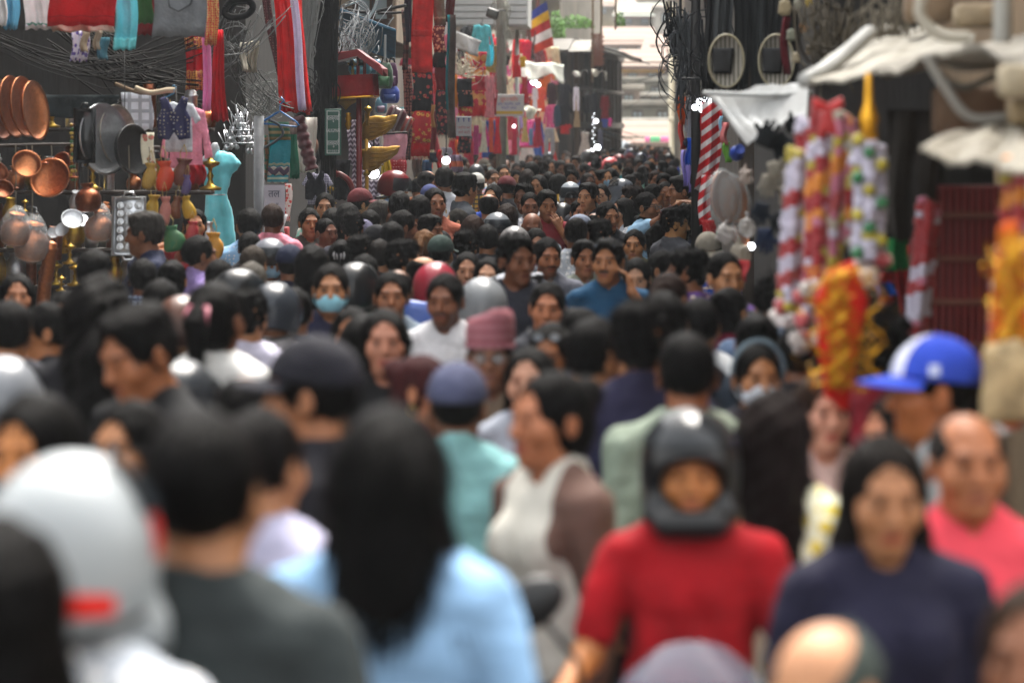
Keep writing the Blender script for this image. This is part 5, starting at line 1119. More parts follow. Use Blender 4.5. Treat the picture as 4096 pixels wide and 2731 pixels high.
# copper and steel
for i, (x, y, r) in enumerate(((30, 430, 250), (75, 430, 245), (120, 445, 240), (-20, 440, 250))):
    pot('copper_platter', DISH, x, y, r, Yc, M_copper if i != 3 else M_copperd, ['large copper platter hung edge-on at far left', 'second large copper platter in the hanging row', 'front copper platter of the hanging row, edge bright', 'copper platter cut by the left edge'][i], 'platter', (82, 20, 71), 'hanging copper platters')
pan_h = tube([(.5, 0, .1), (.62, 0, .14), (.72, 0, .1)], .035, 6)
for i, (x, y, r, m, rt, lb) in enumerate(((105, 660, 120, M_copper, (62, 0, 20), 'small copper bowl facing out at left'), (205, 718, 168, M_copper, (68, 0, -12), 'wide copper pan with worn bright base'), (248, 655, 92, M_copperd, (70, 0, -30), 'copper pan tucked behind the wide one'), (-6, 690, 80, M_copperd, (66, 0, 40), 'dark copper bowl cut by the left edge'), (10, 760, 90, M_copperd, (50, 0, 20), 'shaded copper pan behind the yellow bottles'))):
    pot('copper_pan', PAN, x, y, r, Yc - .3 + .1 * i, m, lb, 'pan', rt, 'copper pans', parts=[('handle', *pan_h, M_copperd)])
for i, (x, y, w_, lb, tl) in enumerate(((62, 915, 118, 'copper water pot in plastic wrap at left edge', 8), (128, 965, 138, 'large wrapped copper water pot at left', 10), (352, 790, 105, 'dark copper pot hanging beside the steel tray', -4), (395, 900, 112, 'shiny round copper pot in front of steel tray', 6), (422, 832, 44, 'small copper flask above the round pot', 10))):
    o = pot('copper_pot', GAGRI, x, y, w_, Yc - .5 + .12 * i, M_copper if i != 2 else M_copperd, lb, 'pot', (tl, tl, 0), 'copper water pots')
    if i in (0, 1, 3):
        v, f = lathe([(0, -.54), (.35, -.53), (.5, -.2), (.5, .1), (.4, .3), (.28, .55), (.12, .72)], 14); rr = random.Random(i)
        ob('wrapper', mk('wrapper', [(a * rr.uniform(.96, 1.08), b_ * rr.uniform(.96, 1.08), c) for a, b_, c in v], f, M_clear), o)
for i, (x, y, w_, lb, tl, m) in enumerate(((195, 1050, 60, 'tall hammered copper bottle leaning at left', 9, M_copper), (178, 1150, 62, 'hammered copper bottle lowest at left', 6, M_copper), (230, 985, 42, 'copper bottle among brass lamps', 3, M_copperd), (255, 960, 40, 'thin brass bottle beside the copper bottle', 0, M_brass))):
    pot('copper_bottle', CYL, x, y, w_, Yc - .2 + .15 * i, m, lb, 'bottle', (4, tl, 0), 'metal bottles on the left stall')
for i, (x, y, w_, lb) in enumerate(((280, 1010, 60, 'brass oil lamp with tiered stem'), (300, 1095, 62, 'brass teapot shaped lamp below'), (40, 840, 62, 'brass vase at the left edge'), (245, 1130, 44, 'small brass lamp low on the stall'), (600, 1000, 70, 'dark brass bell below the green pouch'), (100, 820, 34, 'slim brass candlestick under the copper pan'))):
    pot('brass_lamp', LAMPB if i != 2 else JUG, x, y, w_, Yc + .2 + .1 * i, M_brass, lb, 'lamp' if i not in (2, 4) else 'vase', (0, 3, 0), 'brass ware')
for i, (x, y, w_, rt, lb) in enumerate(((290, 880, 92, (50, 20, 0), 'crumpled silver plate bunch beside the bulb'), (250, 920, 60, (60, -30, 0), 'small silver bowl in plastic'), (300, 800, 46, (20, 10, 0), 'silver jug hanging above the bunch'), (215, 930, 50, (70, 10, 0), 'dull silver saucer near the copper pot'))):
    pot('silver_dish', DISH if i != 2 else JUG, x, y, w_, Yc - .4 + .1 * i, M_steel, lb, 'dish', rt, 'silver dishes')
# steel trays
def rect_tray(x0, y0, x1, y1, Y, label, relief=True, m=None, rot=0):
    w_, h_ = S(x1 - x0, Y), S(y1 - y0, Y); m = m or M_steel
    o = ob('tray', mk('tray', *bevbox(-w_ / 2, w_ / 2, -.008, .008, -h_ / 2, h_ / 2, .02), m), loc=P((x0 + x1) / 2, (y0 + y1) / 2, Y), rot=(rad(-6), 0, rot), label=label, cat='tray')
    ob('rim', mk('rim', *tube([(-w_ / 2, -.015, -h_ / 2), (w_ / 2, -.015, -h_ / 2), (w_ / 2, -.015, h_ / 2), (-w_ / 2, -.015, h_ / 2)], .012, 6, True), m), o)
    for s in (-1, 1): ob('handle', mk('handle', *tube([(-w_ * .2, -.01, s * h_ / 2), (-w_ * .12, -.02, s * (h_ / 2 + .035)), (w_ * .12, -.02, s * (h_ / 2 + .035)), (w_ * .2, -.01, s * h_ / 2)], .009, 6), m), o)
    if relief:
        me = mk('rosette', *lathe([(0, .012), (.02, .01), (.03, .004), (.04, .01), (.05, .003), (.055, 0)], 14), m)
        for i in range(3):
            for k in range(6): ob('rosette', me, o, loc=(-w_ * .28 + w_ * .28 * i, -.008, -h_ * .36 + h_ * .144 * k), rot=(rad(90), 0, 0), scale=(.5, .5, .22))
    return o
rect_tray(452, 790, 580, 1020, Yc - .2, 'ornate embossed steel tray hanging upright')
rect_tray(300, 435, 378, 652, Yc - .1, 'black baking tray with bright edge', False, mat('black_enamel', '#14181a', .25, .3, noise=(6, .2)))
pot('steel_platter', DISH, 395, 560, 290, Yc + .1, M_steel, 'big oval steel platter in clear plastic', 'platter', (84, 10, 55))
pot('steel_platter', DISH, 452, 545, 250, Yc + .3, mat('dull_alloy', '#b4aca0', .4, .8, noise=(9, .3)), 'dull alloy platter behind the steel one', 'platter', (84, 8, 62))
pot('iron_wok', PAN, 520, 600, 205, Yc + .2, M_iron, 'dark iron wok hung edge-on beside tote bag', 'wok', (84, 6, 55), parts=[('handle', *pan_h, M_iron)])
bulb(330, 880, 46, Yc + .3, 'bright bulb between copper pots and silver dishes')
bulb(498, 460, 26, Yc + .9, 'small lit bulb above the iron wok'); bulb(705, 620, 40, Yc + .9, 'glowing white lamp under the waistcoat')
cloth('tote_bag', 568, 530, 620, 720, Yc + .3, '#c8c0a8', 'cream tote bag with flowered border', 'bag', m=patmat('tote_print', 'flower', '#c8c4b0', '#a05a50', 20, '#6a8a5a'), folds=.6, amp=.01)
cloth('tiled_screen', 490, 370, 610, 520, Yc + 1.2, '#a8b0b8', 'pale tiled panel behind the tote bag', 'panel', m=patmat('pale_tiles', 'check', '#b8bec4', '#8a9096', 80), folds=.3, amp=.004)
# embroidered child's set
vst = garment('vest', 696, 384, 132, 178, Yc - .4, '#1c1c44', 'navy embroidered child waistcoat on blue hanger', hanger='#3a8ab8', m=patmat('leaf_embroidery', 'dots', '#1c1c44', '#a8a088', 24))
for k in range(4): ob('button', mk('button', *lathe([(0, .006), (.008, .004), (.009, 0)], 8), M_steel), vst, loc=(0, -.035, -.18 - .07 * k), rot=(rad(90), 0, 0))
garment('tee', 715, 405, 180, 205, Yc - .1, '#b8bcd8', 'white shirt worn under the navy waistcoat', hanger=None)
garment('jacket', 745, 425, 215, 250, Yc + .4, '#c8788c', 'pink child suit jacket beside navy waistcoat', hanger=None)
cloth('skirt', 745, 660, 822, 738, Yc + .3, '#7a0c18', 'dark red skirt below the pink jacket', 'skirt', folds=2)
# pouches
PO = [(597, 705, 52, 105, '#b08a3c', 'gold silk drawstring pouch'), (658, 705, 66, 122, '#c8341c', 'bright orange-red drawstring pouch'), (728, 690, 72, 112, '#5a1c20', 'maroon sequinned drawstring pouch'), (612, 830, 56, 100, '#b8962a', 'yellow beaded pouch below the gold one'), (660, 845, 48, 118, '#b8706a', 'pink silk pouch in the middle of the bunch'), (705, 830, 46, 90, '#6a3420', 'brown brocade pouch hung in the bunch'), (752, 830, 52, 92, '#c8a024', 'bright yellow pouch at the right of the bunch'), (612, 938, 50, 80, '#7aa870', 'pale green pouch hanging low'), (690, 955, 82, 105, '#1f6a44', 'dark green sequinned pouch, largest of the low ones'), (768, 925, 48, 80, '#b01c34', 'crimson pouch near the raised elbow'), (855, 985, 66, 110, '#c88a24', 'marigold pouch behind the lilac shirt'), (728, 1020, 60, 60, '#8a3420', 'rust pouch at the bottom of the bunch'), (745, 740, 34, 80, '#4a3a78', 'purple pouch half hidden on the right')]
for i, (x, y, a, b_, c, lb) in enumerate(PO): pouch(x, y, a, b_, Yc - .3 + .07 * (i % 4), c, lb, tilt=R.uniform(-10, 10))
for i, (x, c, lb) in enumerate(((285, '#b08a2a', 'string of yellow and red beads beside copper pans'), (298, '#7a1c1c', 'string of red beads behind the baking tray'))):
    o = thing('bead_string', P(x, 500, Yc + .5), lb, 'beads'); me = mk('bead', *lathe(SPH, 8), M_plastic)
    for k in range(14): ob('bead', me, o, [c, '#2f6a34', '#c8a83a'][k % 3], loc=(.006 * (k % 2), 0, -k * .03), scale=.026)
# mannequin in cyan sari
mq = thing('mannequin', P(860, 600, 33.5), 'white mannequin torso dressed in a sparkling cyan sari', 'mannequin')
k_ = 33.5 / FPX
def pxo(*pts): return [((x - 860) * k_, -(y - 600) * k_) for x, y in pts]
v, q = puffy(pxo((856, 614), (880, 602), (930, 612), (968, 652), (952, 680), (926, 700), (920, 740), (908, 775), (930, 840), (945, 960), (966, 1230), (824, 1230), (816, 1000), (814, 870), (824, 775), (812, 720), (820, 655)), .085, .018, .02, 3); ob('sari', mkq('sari', v, q, M_satin), mq, boost('#62c0d0', 1.35))
v, q = puffy(pxo((800, 640), (838, 600), (848, 570), (872, 570), (880, 600), (880, 660), (850, 700), (820, 690)), .07, .016); ob('torso', mkq('torso', v, q, M_plastic), mq, '#a8acb0')
ob('belt', mk('belt', *tube([(-.09, -.09, -.385), (0, -.13, -.39), (.1, -.1, -.39)], .006, 5), M_steel), mq)
# ---------------------------------------------------------------- behind: clothes, racks, wires
cable([(905, 30), (930, 5), (990, 0), (1012, 30), (985, 62), (930, 70), (900, 55), (905, 30)], .028, '#101214', 'thick coil of black cable at the top left', 31)
cable([(915, 45), (950, 12), (1000, 15), (1005, 50), (960, 72), (915, 45)], .02, '#15171a', 'second loop of the black cable coil', 31.2)
wires('cable_tangle', 20, (1000, 60, 60, 40, 32), (880, 250, 40, 60, 32), .1, 0.0045, '#5a5c5c', 'loose grey wires looping beside the crimson sari', .5, 7, seed=8)
wires('cable_tangle', 15, (920, 200, 30, 50, 32), (1060, 420, 60, 30, 33), .1, 0.0045, '#5a5c5c', 'grey wires drooping toward the blue hanger', .5, 4, seed=9)
cloth('rag', 962, 170, 985, 285, 32, '#a8a496', 'pale strip of cloth among the loose wires', 'cloth', folds=.8); cloth('rag', 985, 165, 1032, 290, 32.2, '#989486', 'wide pale cloth hanging behind the wires', 'cloth', folds=2.5)
# wire rack with steel spoons
rk = thing('spoon_rack', P(960, 450, 34.6), 'wire rack crowded with bright steel spoons and ladles', 'rack')
for j in range(5): ob('wire_ring', mk('wire_ring', *tube([(S(20 + 14 * j, 32) * math.cos(a), S(20 + 14 * j, 32) * math.sin(a) * .8, -S(28 * j + 20, 32)) for a in np.linspace(0, 6.28, 20)[:-1]], .005, 5, True), M_steel), rk)
spm = mk('spoon', *join([lathe([(0, -.03), (.02, -.02), (.024, 0), (.012, .02), (0, .03)], 8), tube([(0, 0, .02), (0, .005, .16)], .005, 5)]), M_steel)
for k in range(46): a = R.uniform(0, 6.28); j = R.random(); ob('spoon', spm, rk, loc=(S(12 + 56 * j, 32) * math.cos(a), S(12 + 56 * j, 32) * math.sin(a) * .8, -S(140 * j + 40, 32) + .02), rot=(R.uniform(-.5, .5), R.uniform(-.5, .5), a))
# red sari with sequinned edge
cloth('sari', 1070, -60, 1200, 450, 34, '#b0080c', 'long bright red sari with glittering white edge', 'sari', folds=3, amp=.05, narrow=.75, dx=55)
cloth('sari_edge', 1150, -60, 1182, 442, 33.8, '#b4a8c4', 'white sequinned sari border over the red sari', 'sari', m=patmat('white_sequins', 'dots', '#b8a8c4', '#ffffff', 50, rough=.3), folds=1.2, dx=48)
cloth('scarf', 1178, 60, 1200, 440, 34.1, '#0f1014', 'black scarf beside the sequinned border', 'scarf', folds=.8, dx=30, bands=[(.93, .99, sequin, '#20242c')])
cloth('scarf', 1185, -60, 1202, 460, 34.2, '#c03a34', 'coral red scarf at the edge of the red sari', 'scarf', folds=.6, dx=34)
cloth('sari', 1040, -60, 1075, 300, 34.4, '#3a1014', 'dark wine sari in the shade of the red one', 'sari', m=patmat('wine_spots', 'dots', '#3a1016', '#7a5a50', 40), folds=1.5, dx=60)
# wire tangles of the pole
wires('cable_tangle', 99, (1235, -60, 26, 20, 37), (1215, 330, 14, 30, 37), 0, 0.0045, '#8c8e8c', 'thick sheaf of white cables running down the pole', .14, 4, seed=12)
wires('cable_tangle', 165, (1290, -60, 40, 20, 37.4), (1300, 560, 22, 120, 37.4), 0, 0.0055, '#0e1012', 'heavy sheaf of black cables hanging on the pole', .16, 16, seed=13)
wires('cable_tangle', 44, (1190, 330, 30, 10, 36.8), (1230, 420, 20, 20, 36.8), .2, 0.004, '#17191c', 'black wire loops beside the red sari', .6, 8, seed=14)
wires('cable_tangle', 36, (1110, 350, 20, 14, 36), (1020, 420, 40, 20, 36), .15, 0.0045, '#707270', 'grey cable knot spreading above the blue hanger', .6, 10, seed=15)
wires('cable_tangle', 27, (1420, 60, 60, 40, 39), (1330, 180, 40, 40, 38), .2, 0.004, '#6c7074', 'white cables looping over the blue tin roof', .6, 10, seed=16)
wires('cable_tangle', 24, (1440, 120, 60, 20, 40), (1420, 200, 70, 20, 40), .15, 0.004, '#7c8284', 'grey cable bunches hooked under the blue roof', .7, 12, seed=17)
cable([(1380, 25), (1445, 0), (1500, -40)], .014, '#c4c8c6', 'thick white cable crossing the plaster house', 42); cable([(1385, 90), (1450, 92), (1490, 50), (1515, -20)], .016, '#c8ccca', 'white cable drooping in front of the window', 42)
cable([(1535, 135), (1560, 90), (1575, 70)], .006, '#c4c8c6', 'thin white cord to the shawl rail', 43); cable([(1490, 0), (1480, 50), (1400, 70), (1385, 30)], .006, '#30343a', 'thin dark cord looping at the window', 42)
ob('steel_pole', mk('steel_pole', *lathe([(.07, 0), (.07, 6)], 12), M_iron), loc=(P(1310, 500, 37.9).x, 37.9, 0), label='dark utility pole buried in black cables', cat='pole')
ob('steel_pole', mk('steel_pole', *lathe([(.045, 0), (.045, 2.4)], 12), M_grey), loc=(P(1036, 700, 33).x, 33, 0), color='#6c7074', label='grey pipe post beside the paper notice', cat='pole')
# blue hanger, teal shawl, maroon bolster
hg = ob('coat_hanger', mk('coat_hanger', *tube([(-.16, 0, -.12), (-.13, 0, -.09), (0, 0, 0), (.0, 0, .06), (.03, 0, .09), (0, 0, .12)], .009, 6), M_plastic), loc=P(1120, 445, 33), color='#2f6aa8', label='empty blue plastic coat hanger', cat='hanger', rot=(0, .06, 0))
ob('bar', mk('bar', *tube([(0, 0, 0), (.14, 0, -.08), (.17, 0, -.11), (.15, 0, -.125), (-.16, 0, -.115)], .008, 6), M_plastic), hg, '#2f6aa8')
cloth('shawl', 1074, 488, 1158, 730, 33.5, '#18707c', 'teal wall hanging with leaf motif and striped top', 'shawl', folds=.8, amp=.012, bands=[(0, .3, patmat('brown_stripes', 'hstripe', '#1f4a38', '#7a6a48', 120), None), (.68, .72, None, '#7a8a78'), (.74, .88, patmat('diamond_band', 'zig', '#3a3244', '#8a8a80', 22), None), (.9, 1, patmat('teal_band', 'hstripe', '#18707c', '#8a9a88', 150), None)])
cloth('shawl', 1156, 488, 1192, 715, 33.6, '#12503c', 'green shawl edge beside the teal hanging', 'shawl', folds=.7, bands=[(0, .22, None, '#6a5a54')])
cloth('shawl', 1050, 540, 1078, 720, 33.8, '#1c4a38', 'dim green shawl behind the grey post', 'shawl', m=patmat('dim_green', 'brocade', '#1c4a38', '#6a4a34', 24), folds=.7)
v, f = tube([P(1190 + 22 * t * 2.6, 465 + 215 * t, 34) - P(1190, 465, 34) for t in np.linspace(0, 1, 24)], [.045 + .022 * abs(math.sin(i * .9)) for i in range(24)], 12)
ob('bolster', mk('bolster', v, f, M_satin), loc=P(1190, 465, 34), color='#4a0c18', label='quilted maroon sleeve hanging down diagonally', cat='jacket')
cloth('sheet', 1188, 470, 1265, 690, 35, '#b0aca4', 'crumpled off-white sheet behind the maroon sleeve', 'cloth', folds=1.4, amp=.06)
cable([(1200, 520), (1240, 540), (1262, 580), (1250, 610), (1232, 620)], .03, '#8a6a5c', 'brown rolled hose hanging by the sheet', 35.5, M_cloth, 'hose', 'hose')
cable([(1075, 480), (1115, 500), (1130, 540), (1070, 585), (1020, 600)], .012, '#4a5256', 'grey hose arcing left of the teal hanging', 33)
# handwritten notice
nb, w_, h_ = board('paper_notice', 1052, 740, 1140, 864, 33, '#c4c4d0', 'white handwritten paper notice taped to the stall', t=.002)
lettering(nb, 'तल', 0, -.006, .055, .085, '#4a4e64', .1); lettering(nb, 'यहाँ', 0, -.006, -.07, .085, '#4a4e64', .075)
cloth('tablecloth', 1045, 858, 1145, 932, 33.1, '#d0ccc4', 'spotted white cotton cloth below the notice', 'cloth', m=dotty, folds=1.3, dx=-4)
ob('red_box', mk('red_box', *bevbox(-.13, .13, -.1, .1, -.2, .05, .01), M_grey), loc=P(1095, 930, 33.3), color='#8a1418', label='red box standing under the spotted cloth', cat='box')
cloth('plastic_packet', 1138, 735, 1166, 885, 33.4, '#b06a60', 'red print cloth in a clear packet', 'packet', m=patmat('red_packet', 'flower', '#c8beb8', '#b03a34', 30), folds=.6)
# child's waistcoat
w2 = garment('tee', 1270, 690, 128, 130, 36, '#a8aab8', 'grey check child shirt under the hanging waistcoat', m=check_p, hanger=None)
garment('vest', 1262, 682, 84, 120, 35.9, '#14151c', 'black child waistcoat over a check shirt', hanger='#6a6a70'); cloth('dark_skirt', 1225, 800, 1310, 870, 36.2, '#30302e', 'grey skirt hanging below the check shirt', 'skirt', folds=2)
# brass stand and red swan-neck bracket
pot('brass_lamp', LAMPB, 1322, 775, 52, 37.6, M_brass, 'brass stupa lamp beside the red bracket', 'lamp')
cable([(1318, 745), (1310, 700), (1328, 682), (1345, 698), (1360, 698), (1395, 725), (1413, 770), (1418, 815)], .03, '#6a1418', 'dark red swan-neck bracket at the lantern pole', 38, M_gloss, 'bracket', 'bracket')
cloth('jacket_row', 1330, 640, 1400, 800, 39.5, '#14151a', 'black coat hanging behind the lantern pole', 'coat', folds=1.6); cloth('jacket_row', 1300, 640, 1345, 740, 39.6, '#7a1418', 'red jacket hanging behind the green sign', 'jacket', folds=1)
# street sign
sb, w_, h_ = board('street_sign', 1299, 436, 1365, 622, 37.2, '#1c5648', 'green street name sign reading BALKUMARI', t=.01, border='#c8d0cc', rot=rad(6))
for t_, z, s_, wr in (('वालकुगावि', .3, .07, .78), ('BALKUMARI', .03, .05, .8), ('वालकुमारी', -.24, .07, .78), ('का म न पा वडा नं २७', -.41, .035, .74)): lettering(sb, t_, 0, -.0125, z * h_, s_, '#d4d8d8', w_ * wr)
# ---------------------------------------------------------------- red lantern shrine
Yl = 38.0; ln = thing('red_lantern', (P(1436, 600, Yl).x, Yl, 0), 'red roofed shrine lantern with pleated red valance on a pole', 'lantern')
def lp(x, y): p = P(x, y, Yl); return (p.x - P(1436, 600, Yl).x, p.z)
a, b_ = lp(1436, 380); ob('pole', mk('pole', *bevbox(-.026, .026, -.026, .026, 0, b_, .006), M_gloss), ln, '#6e0e14')
x0, z0 = lp(1330, 385); x1, z1 = lp(1495, 300)
V = []; Fc = []; per = []
for (ax, ay, bx, by) in ((x0, -.18, x1, -.18), (x1, -.18, x1 + .03, .2), (x1 + .03, .2, x0, .2), (x0, .2, x0, -.18)):
    n = 14
    for i in range(n): per.append((ax + (bx - ax) * i / n, ay + (by - ay) * i / n))
for k in range(6):
    for i, (px_, py_) in enumerate(per): q_ = .018 * math.sin(i * 1.7) * k / 5; V.append((px_ + q_, py_ - q_, z1 + (z0 - z1) * k / 5 + .05 * px_))
n = len(per)
for k in range(5):
    for i in range(n): Fc.append((k * n + i, (k + 1) * n + i, (k + 1) * n + (i + 1) % n, k * n + (i + 1) % n))
ob('valance', mk('valance', V, Fc, M_cloth), ln, '#96121c')
ob('gold_fringe', mk('gold_fringe', *tube([(px_, py_ - .005, z0 - .01 + .05 * px_) for px_, py_ in per], .014, 6, True), M_tinsel), ln)
rc = (x0 + x1) / 2 + .06; RV = [(x0 - .08, -.3, z1 + .17), (rc, -.3, z1 + .25), (x1 + .1, -.3, z1 + .06), (x1 + .12, .3, z1 + .06), (rc, .3, z1 + .25), (x0 - .08, .3, z1 + .17)]
rf = ob('roof', mk('roof', RV + [(a_, b2, c_ - .07) for a_, b2, c_ in RV], [(0, 1, 4, 5), (1, 2, 3, 4), (6, 11, 10, 7), (7, 10, 9, 8), (0, 6, 7, 1), (1, 7, 8, 2), (2, 8, 9, 3), (3, 9, 10, 4), (4, 10, 11, 5), (5, 11, 6, 0)], M_gloss, sm=False), ln, '#7a1420')
ob('eave_board', mk('eave_board', *tube([(x0 - .06, -.27, z1 + .185), ((x0 + x1) / 2 + .06, -.27, z1 + .22), (x1 + .06, -.27, z1 + .085), (x1 + .12, -.1, z1 + .0)], .022, 6), M_gloss), ln, '#6e141c')
for px_ in (x0 + .04, x1 - .08, (x0 + x1) / 2 + .06): ob('post', mk('post', *bevbox(-.016, .016, -.016, .016, 0, .22, .004), M_gloss), ln, '#6e0e14', loc=(px_, -.15, z1 - .04))
bell = mk('bell', *lathe([(0, .05), (.012, .045), (.016, .01), (.026, -.015), (.0, -.012)], 10), M_iron)
for px_ in (x0 + .2, x0 + .3, x1 - .12): ob('bell', bell, ln, loc=(px_, -.2, z1 + .1))
ob('idol', mk('idol', *lathe(LAMPB, 12), M_brass), ln, loc=(x0 + .2, 0, z1 + .06), scale=.2)
v, q = puffy([(x0 + .0, z0 - .02), (x0 + .26, z0 - .02), (x0 + .24, z0 - .06), (x0 + .18, z0 - .09), (x0 + .13, z0 - .14), (x0 + .08, z0 - .09), (x0 + .02, z0 - .06)], .02, .008); ob('bracket', mkq('bracket', v, q, M_gold), ln)
ts = ob('tassel', mk('tassel', *lathe([(0, 0), (.03, -.01), (.02, -.03), (.034, -.06), (.022, -.09), (.034, -.12), (.02, -.16), (0, -.18)], 10), M_tinsel), ln, loc=(x0 + .16, -.05, z0 - .16))
# golden wings on gold pole
wg = thing('golden_wing_ornament', (P(1467, 600, 39).x, 39, 0), 'gilded processional standard with two tiers of golden wings', 'ornament'); k_ = 39 / FPX; gx = 1467
def wp(*pts): return [((x - gx) * k_, HC - (y - VY) * k_) for x, y in pts]
ob('pole', mk('pole', *lathe([(.02, 0), (.02, wp((gx, 450))[0][1])], 12), M_gold), wg)
for nm, pts in (('wing', ((1470, 470), (1500, 462), (1540, 466), (1575, 458), (1592, 462), (1585, 490), (1570, 515), (1545, 535), (1520, 545), (1495, 560), (1472, 566), (1448, 560), (1448, 500))), ('wing', ((1470, 590), (1500, 586), (1545, 588), (1580, 582), (1602, 585), (1590, 615), (1560, 640), (1530, 655), (1510, 680), (1480, 690), (1450, 680), (1446, 600)))):
    v, q = puffy(wp(*pts), .025, .009, .004); wo = ob(nm, mkq(nm, v, q, M_gold), wg)
    for j in range(4):
        y0 = pts[0][1] + 12 + j * 17; a = wp((1478, y0 + 14))[0]; b2 = wp((1585 - j * 16, y0 - 4))[0]; m_ = wp((1530, y0 + 10))[0]
        ob('feather_ridge', mk('feather_ridge', *tube([(a[0], -.03, a[1]), (m_[0], -.034, m_[1]), (b2[0], -.022, b2[1])], .005, 5), M_gold), wo)
c1 = wp((1473, 440))[0]; ob('finial', mk('finial', *lathe([(.0, .04), (.04, .02), (.045, .0), (.02, -.03), (.012, -.1), (.02, -.16)], 14), M_brass), wg, loc=(c1[0], -.02, c1[1]))
v, q = puffy(wp((1478, 590), (1508, 588), (1512, 610), (1500, 660), (1482, 700), (1474, 690)), .015, .008); ob('drape', mkq('drape', v, q, M_cloth), wg, '#4a3020')
ob('collar', mk('collar', *lathe([(.02, 0), (.036, .01), (.036, .03), (.02, .05)], 12), M_brass), wg, loc=(0, 0, wp((gx, 705))[0][1]))
bulb(1494, 693, 46, 39.6, 'bright lamp beside the gilded pole'); bulb(1784, 642, 34, 48, 'flat white lamp under the arrow notice'); bulb(1475, 580, 20, 41, 'small lamp behind the golden wings')
# ---------------------------------------------------------------- bags, tin roof, hanging packets
v, f = bevbox(-.32, .32, -.5, .5, -.015, .015, .005); ob('tin_roof', mk('tin_roof', [(a, b_, c - .12 * a - .3 * b_ + .012 * math.sin(a * 30)) for a, b_, c in v], f, M_grey, sm=False), loc=P(1470, 140, 41), color='#2f6a88', rot=(0, .25, 0), label='blue painted tin roof over the bag stall', cat='roof sheet')
def bag(x, y, w_, h_, Y, c1, c2, label):
    sx, sz = S(w_, Y) / 2, S(h_, Y) / 2
    v, q = puffy([(-sx * .75, -sz), (sx * .75, -sz), (sx, -sz * .5), (sx * .95, .3 * sz), (sx * .6, sz * .9), (-sx * .6, sz * .9), (-sx * .95, .3 * sz), (-sx, -sz * .5)], min(sx, .12), .013, .004, 5)
    o = ob('backpack', mkq('backpack', v, q, M_satin), loc=P(x, y, Y), color=c1, label=label, cat='backpack', group='bags at the stall')
    v, q = puffy([(-sx * .6, -sz * .85), (sx * .6, -sz * .85), (sx * .65, -.1 * sz), (-sx * .65, -.1 * sz)], .035, .012); ob('pocket', mkq('pocket', v, q, M_satin), o, c2, loc=(0, -min(sx, .12) * .8, 0))
    ob('handle', mk('handle', *tube([(-.03, 0, sz * .85), (-.02, 0, sz * 1.2), (.02, 0, sz * 1.2), (.03, 0, sz * .85)], .01, 6), M_black), o)
    return o
bag(1538, 300, 72, 110, 40.5, '#3a5a44', '#2f6a3c', 'green and grey backpack hanging by a strap'); bag(1568, 300, 50, 110, 41, '#5a2a54', '#6a3a64', 'plum backpack behind the green one'); bag(1560, 375, 80, 78, 41, '#2a4aa8', '#34549a', 'royal blue bag below the green backpack')
bag(1440, 268, 90, 70, 41.5, '#2a8aa0', '#3498ac', 'teal bag seen through the lantern'); bag(1500, 265, 60, 60, 41.8, '#3a7a9a', '#2a6a80', 'blue-green bag behind the lantern roof'); bag(1525, 420, 50, 70, 41.8, '#7ab0c8', '#a08aa0', 'pale blue printed bag under the blue one')
cable([(1540, 245), (1540, 190), (1541, 140)], .014, '#a8acac', 'pale strap holding up the green backpack', 40.5, name='strap', cat='strap')
for i, (x, y, w_, h_, c, lb) in enumerate(((1580, 475, 70, 90, '#4a2028', 'maroon suitcase stacked above the golden wings'), (1620, 500, 46, 70, '#9a3428', 'rust red suitcase beside the maroon one'), (1565, 455, 30, 60, '#5a3038', 'dark suitcase behind the golden wings'))):
    o = ob('suitcase', mk('suitcase', *bevbox(-S(w_, 43) / 2, S(w_, 43) / 2, -.12, .12, -S(h_, 43) / 2, S(h_, 43) / 2, .03), M_plastic), loc=P(x, y, 43 + i * .1), rot=(0, rad(25), 0), color=c, label=lb, cat='suitcase', group='stacked suitcases')
    for k in (-1, 1): ob('strap', mk('strap', *bevbox(k * S(w_, 43) * .22 - .012, k * S(w_, 43) * .22 + .012, -.13, .13, -S(h_, 43) / 2 - .01, S(h_, 43) / 2 + .01, .004), M_plastic), o, '#8a7a78')
pot('floor_cushion', SPH, 1555, 520, 60, 43.5, M_cloth, 'white bundled cloth behind the golden wing', 'bundle', color='#b4b4ac')
cloth('blanket', 1530, 536, 1626, 640, 41, '#c88a94', 'folded pale pink blanket on a wooden bar', 'blanket', folds=1.2, amp=.02); cable([(1525, 536), (1630, 530)], .012, '#a8743c', 'wooden bar carrying the pink blanket', 41, M_wood, 'rail', 'rail')
cloth('shawl', 1544, 636, 1624, 722, 41.2, '#8e0e24', 'crimson shawl with silver sequins below the pink blanket', 'shawl', m=patmat('crimson_sequin', 'dots', '#8e0e24', '#d0a8a8', 34, rough=.4), folds=.8); cloth('panel', 1522, 716, 1616, 800, 41.3, '#c0a880', 'cream cloth panel under the crimson shawl', 'cloth', folds=.7, bands=[(.0, 1, dotty, None)] if 0 else ())
cloth('scarf', 1534, 632, 1562, 752, 40.8, '#a88a1c', 'mustard scarf hanging by the bright lamp', 'scarf', folds=1, dx=6); cloth('scarf', 1521, 660, 1536, 810, 40.9, '#a8922c', 'narrow yellow scarf by the gilded pole', 'scarf', folds=.6)
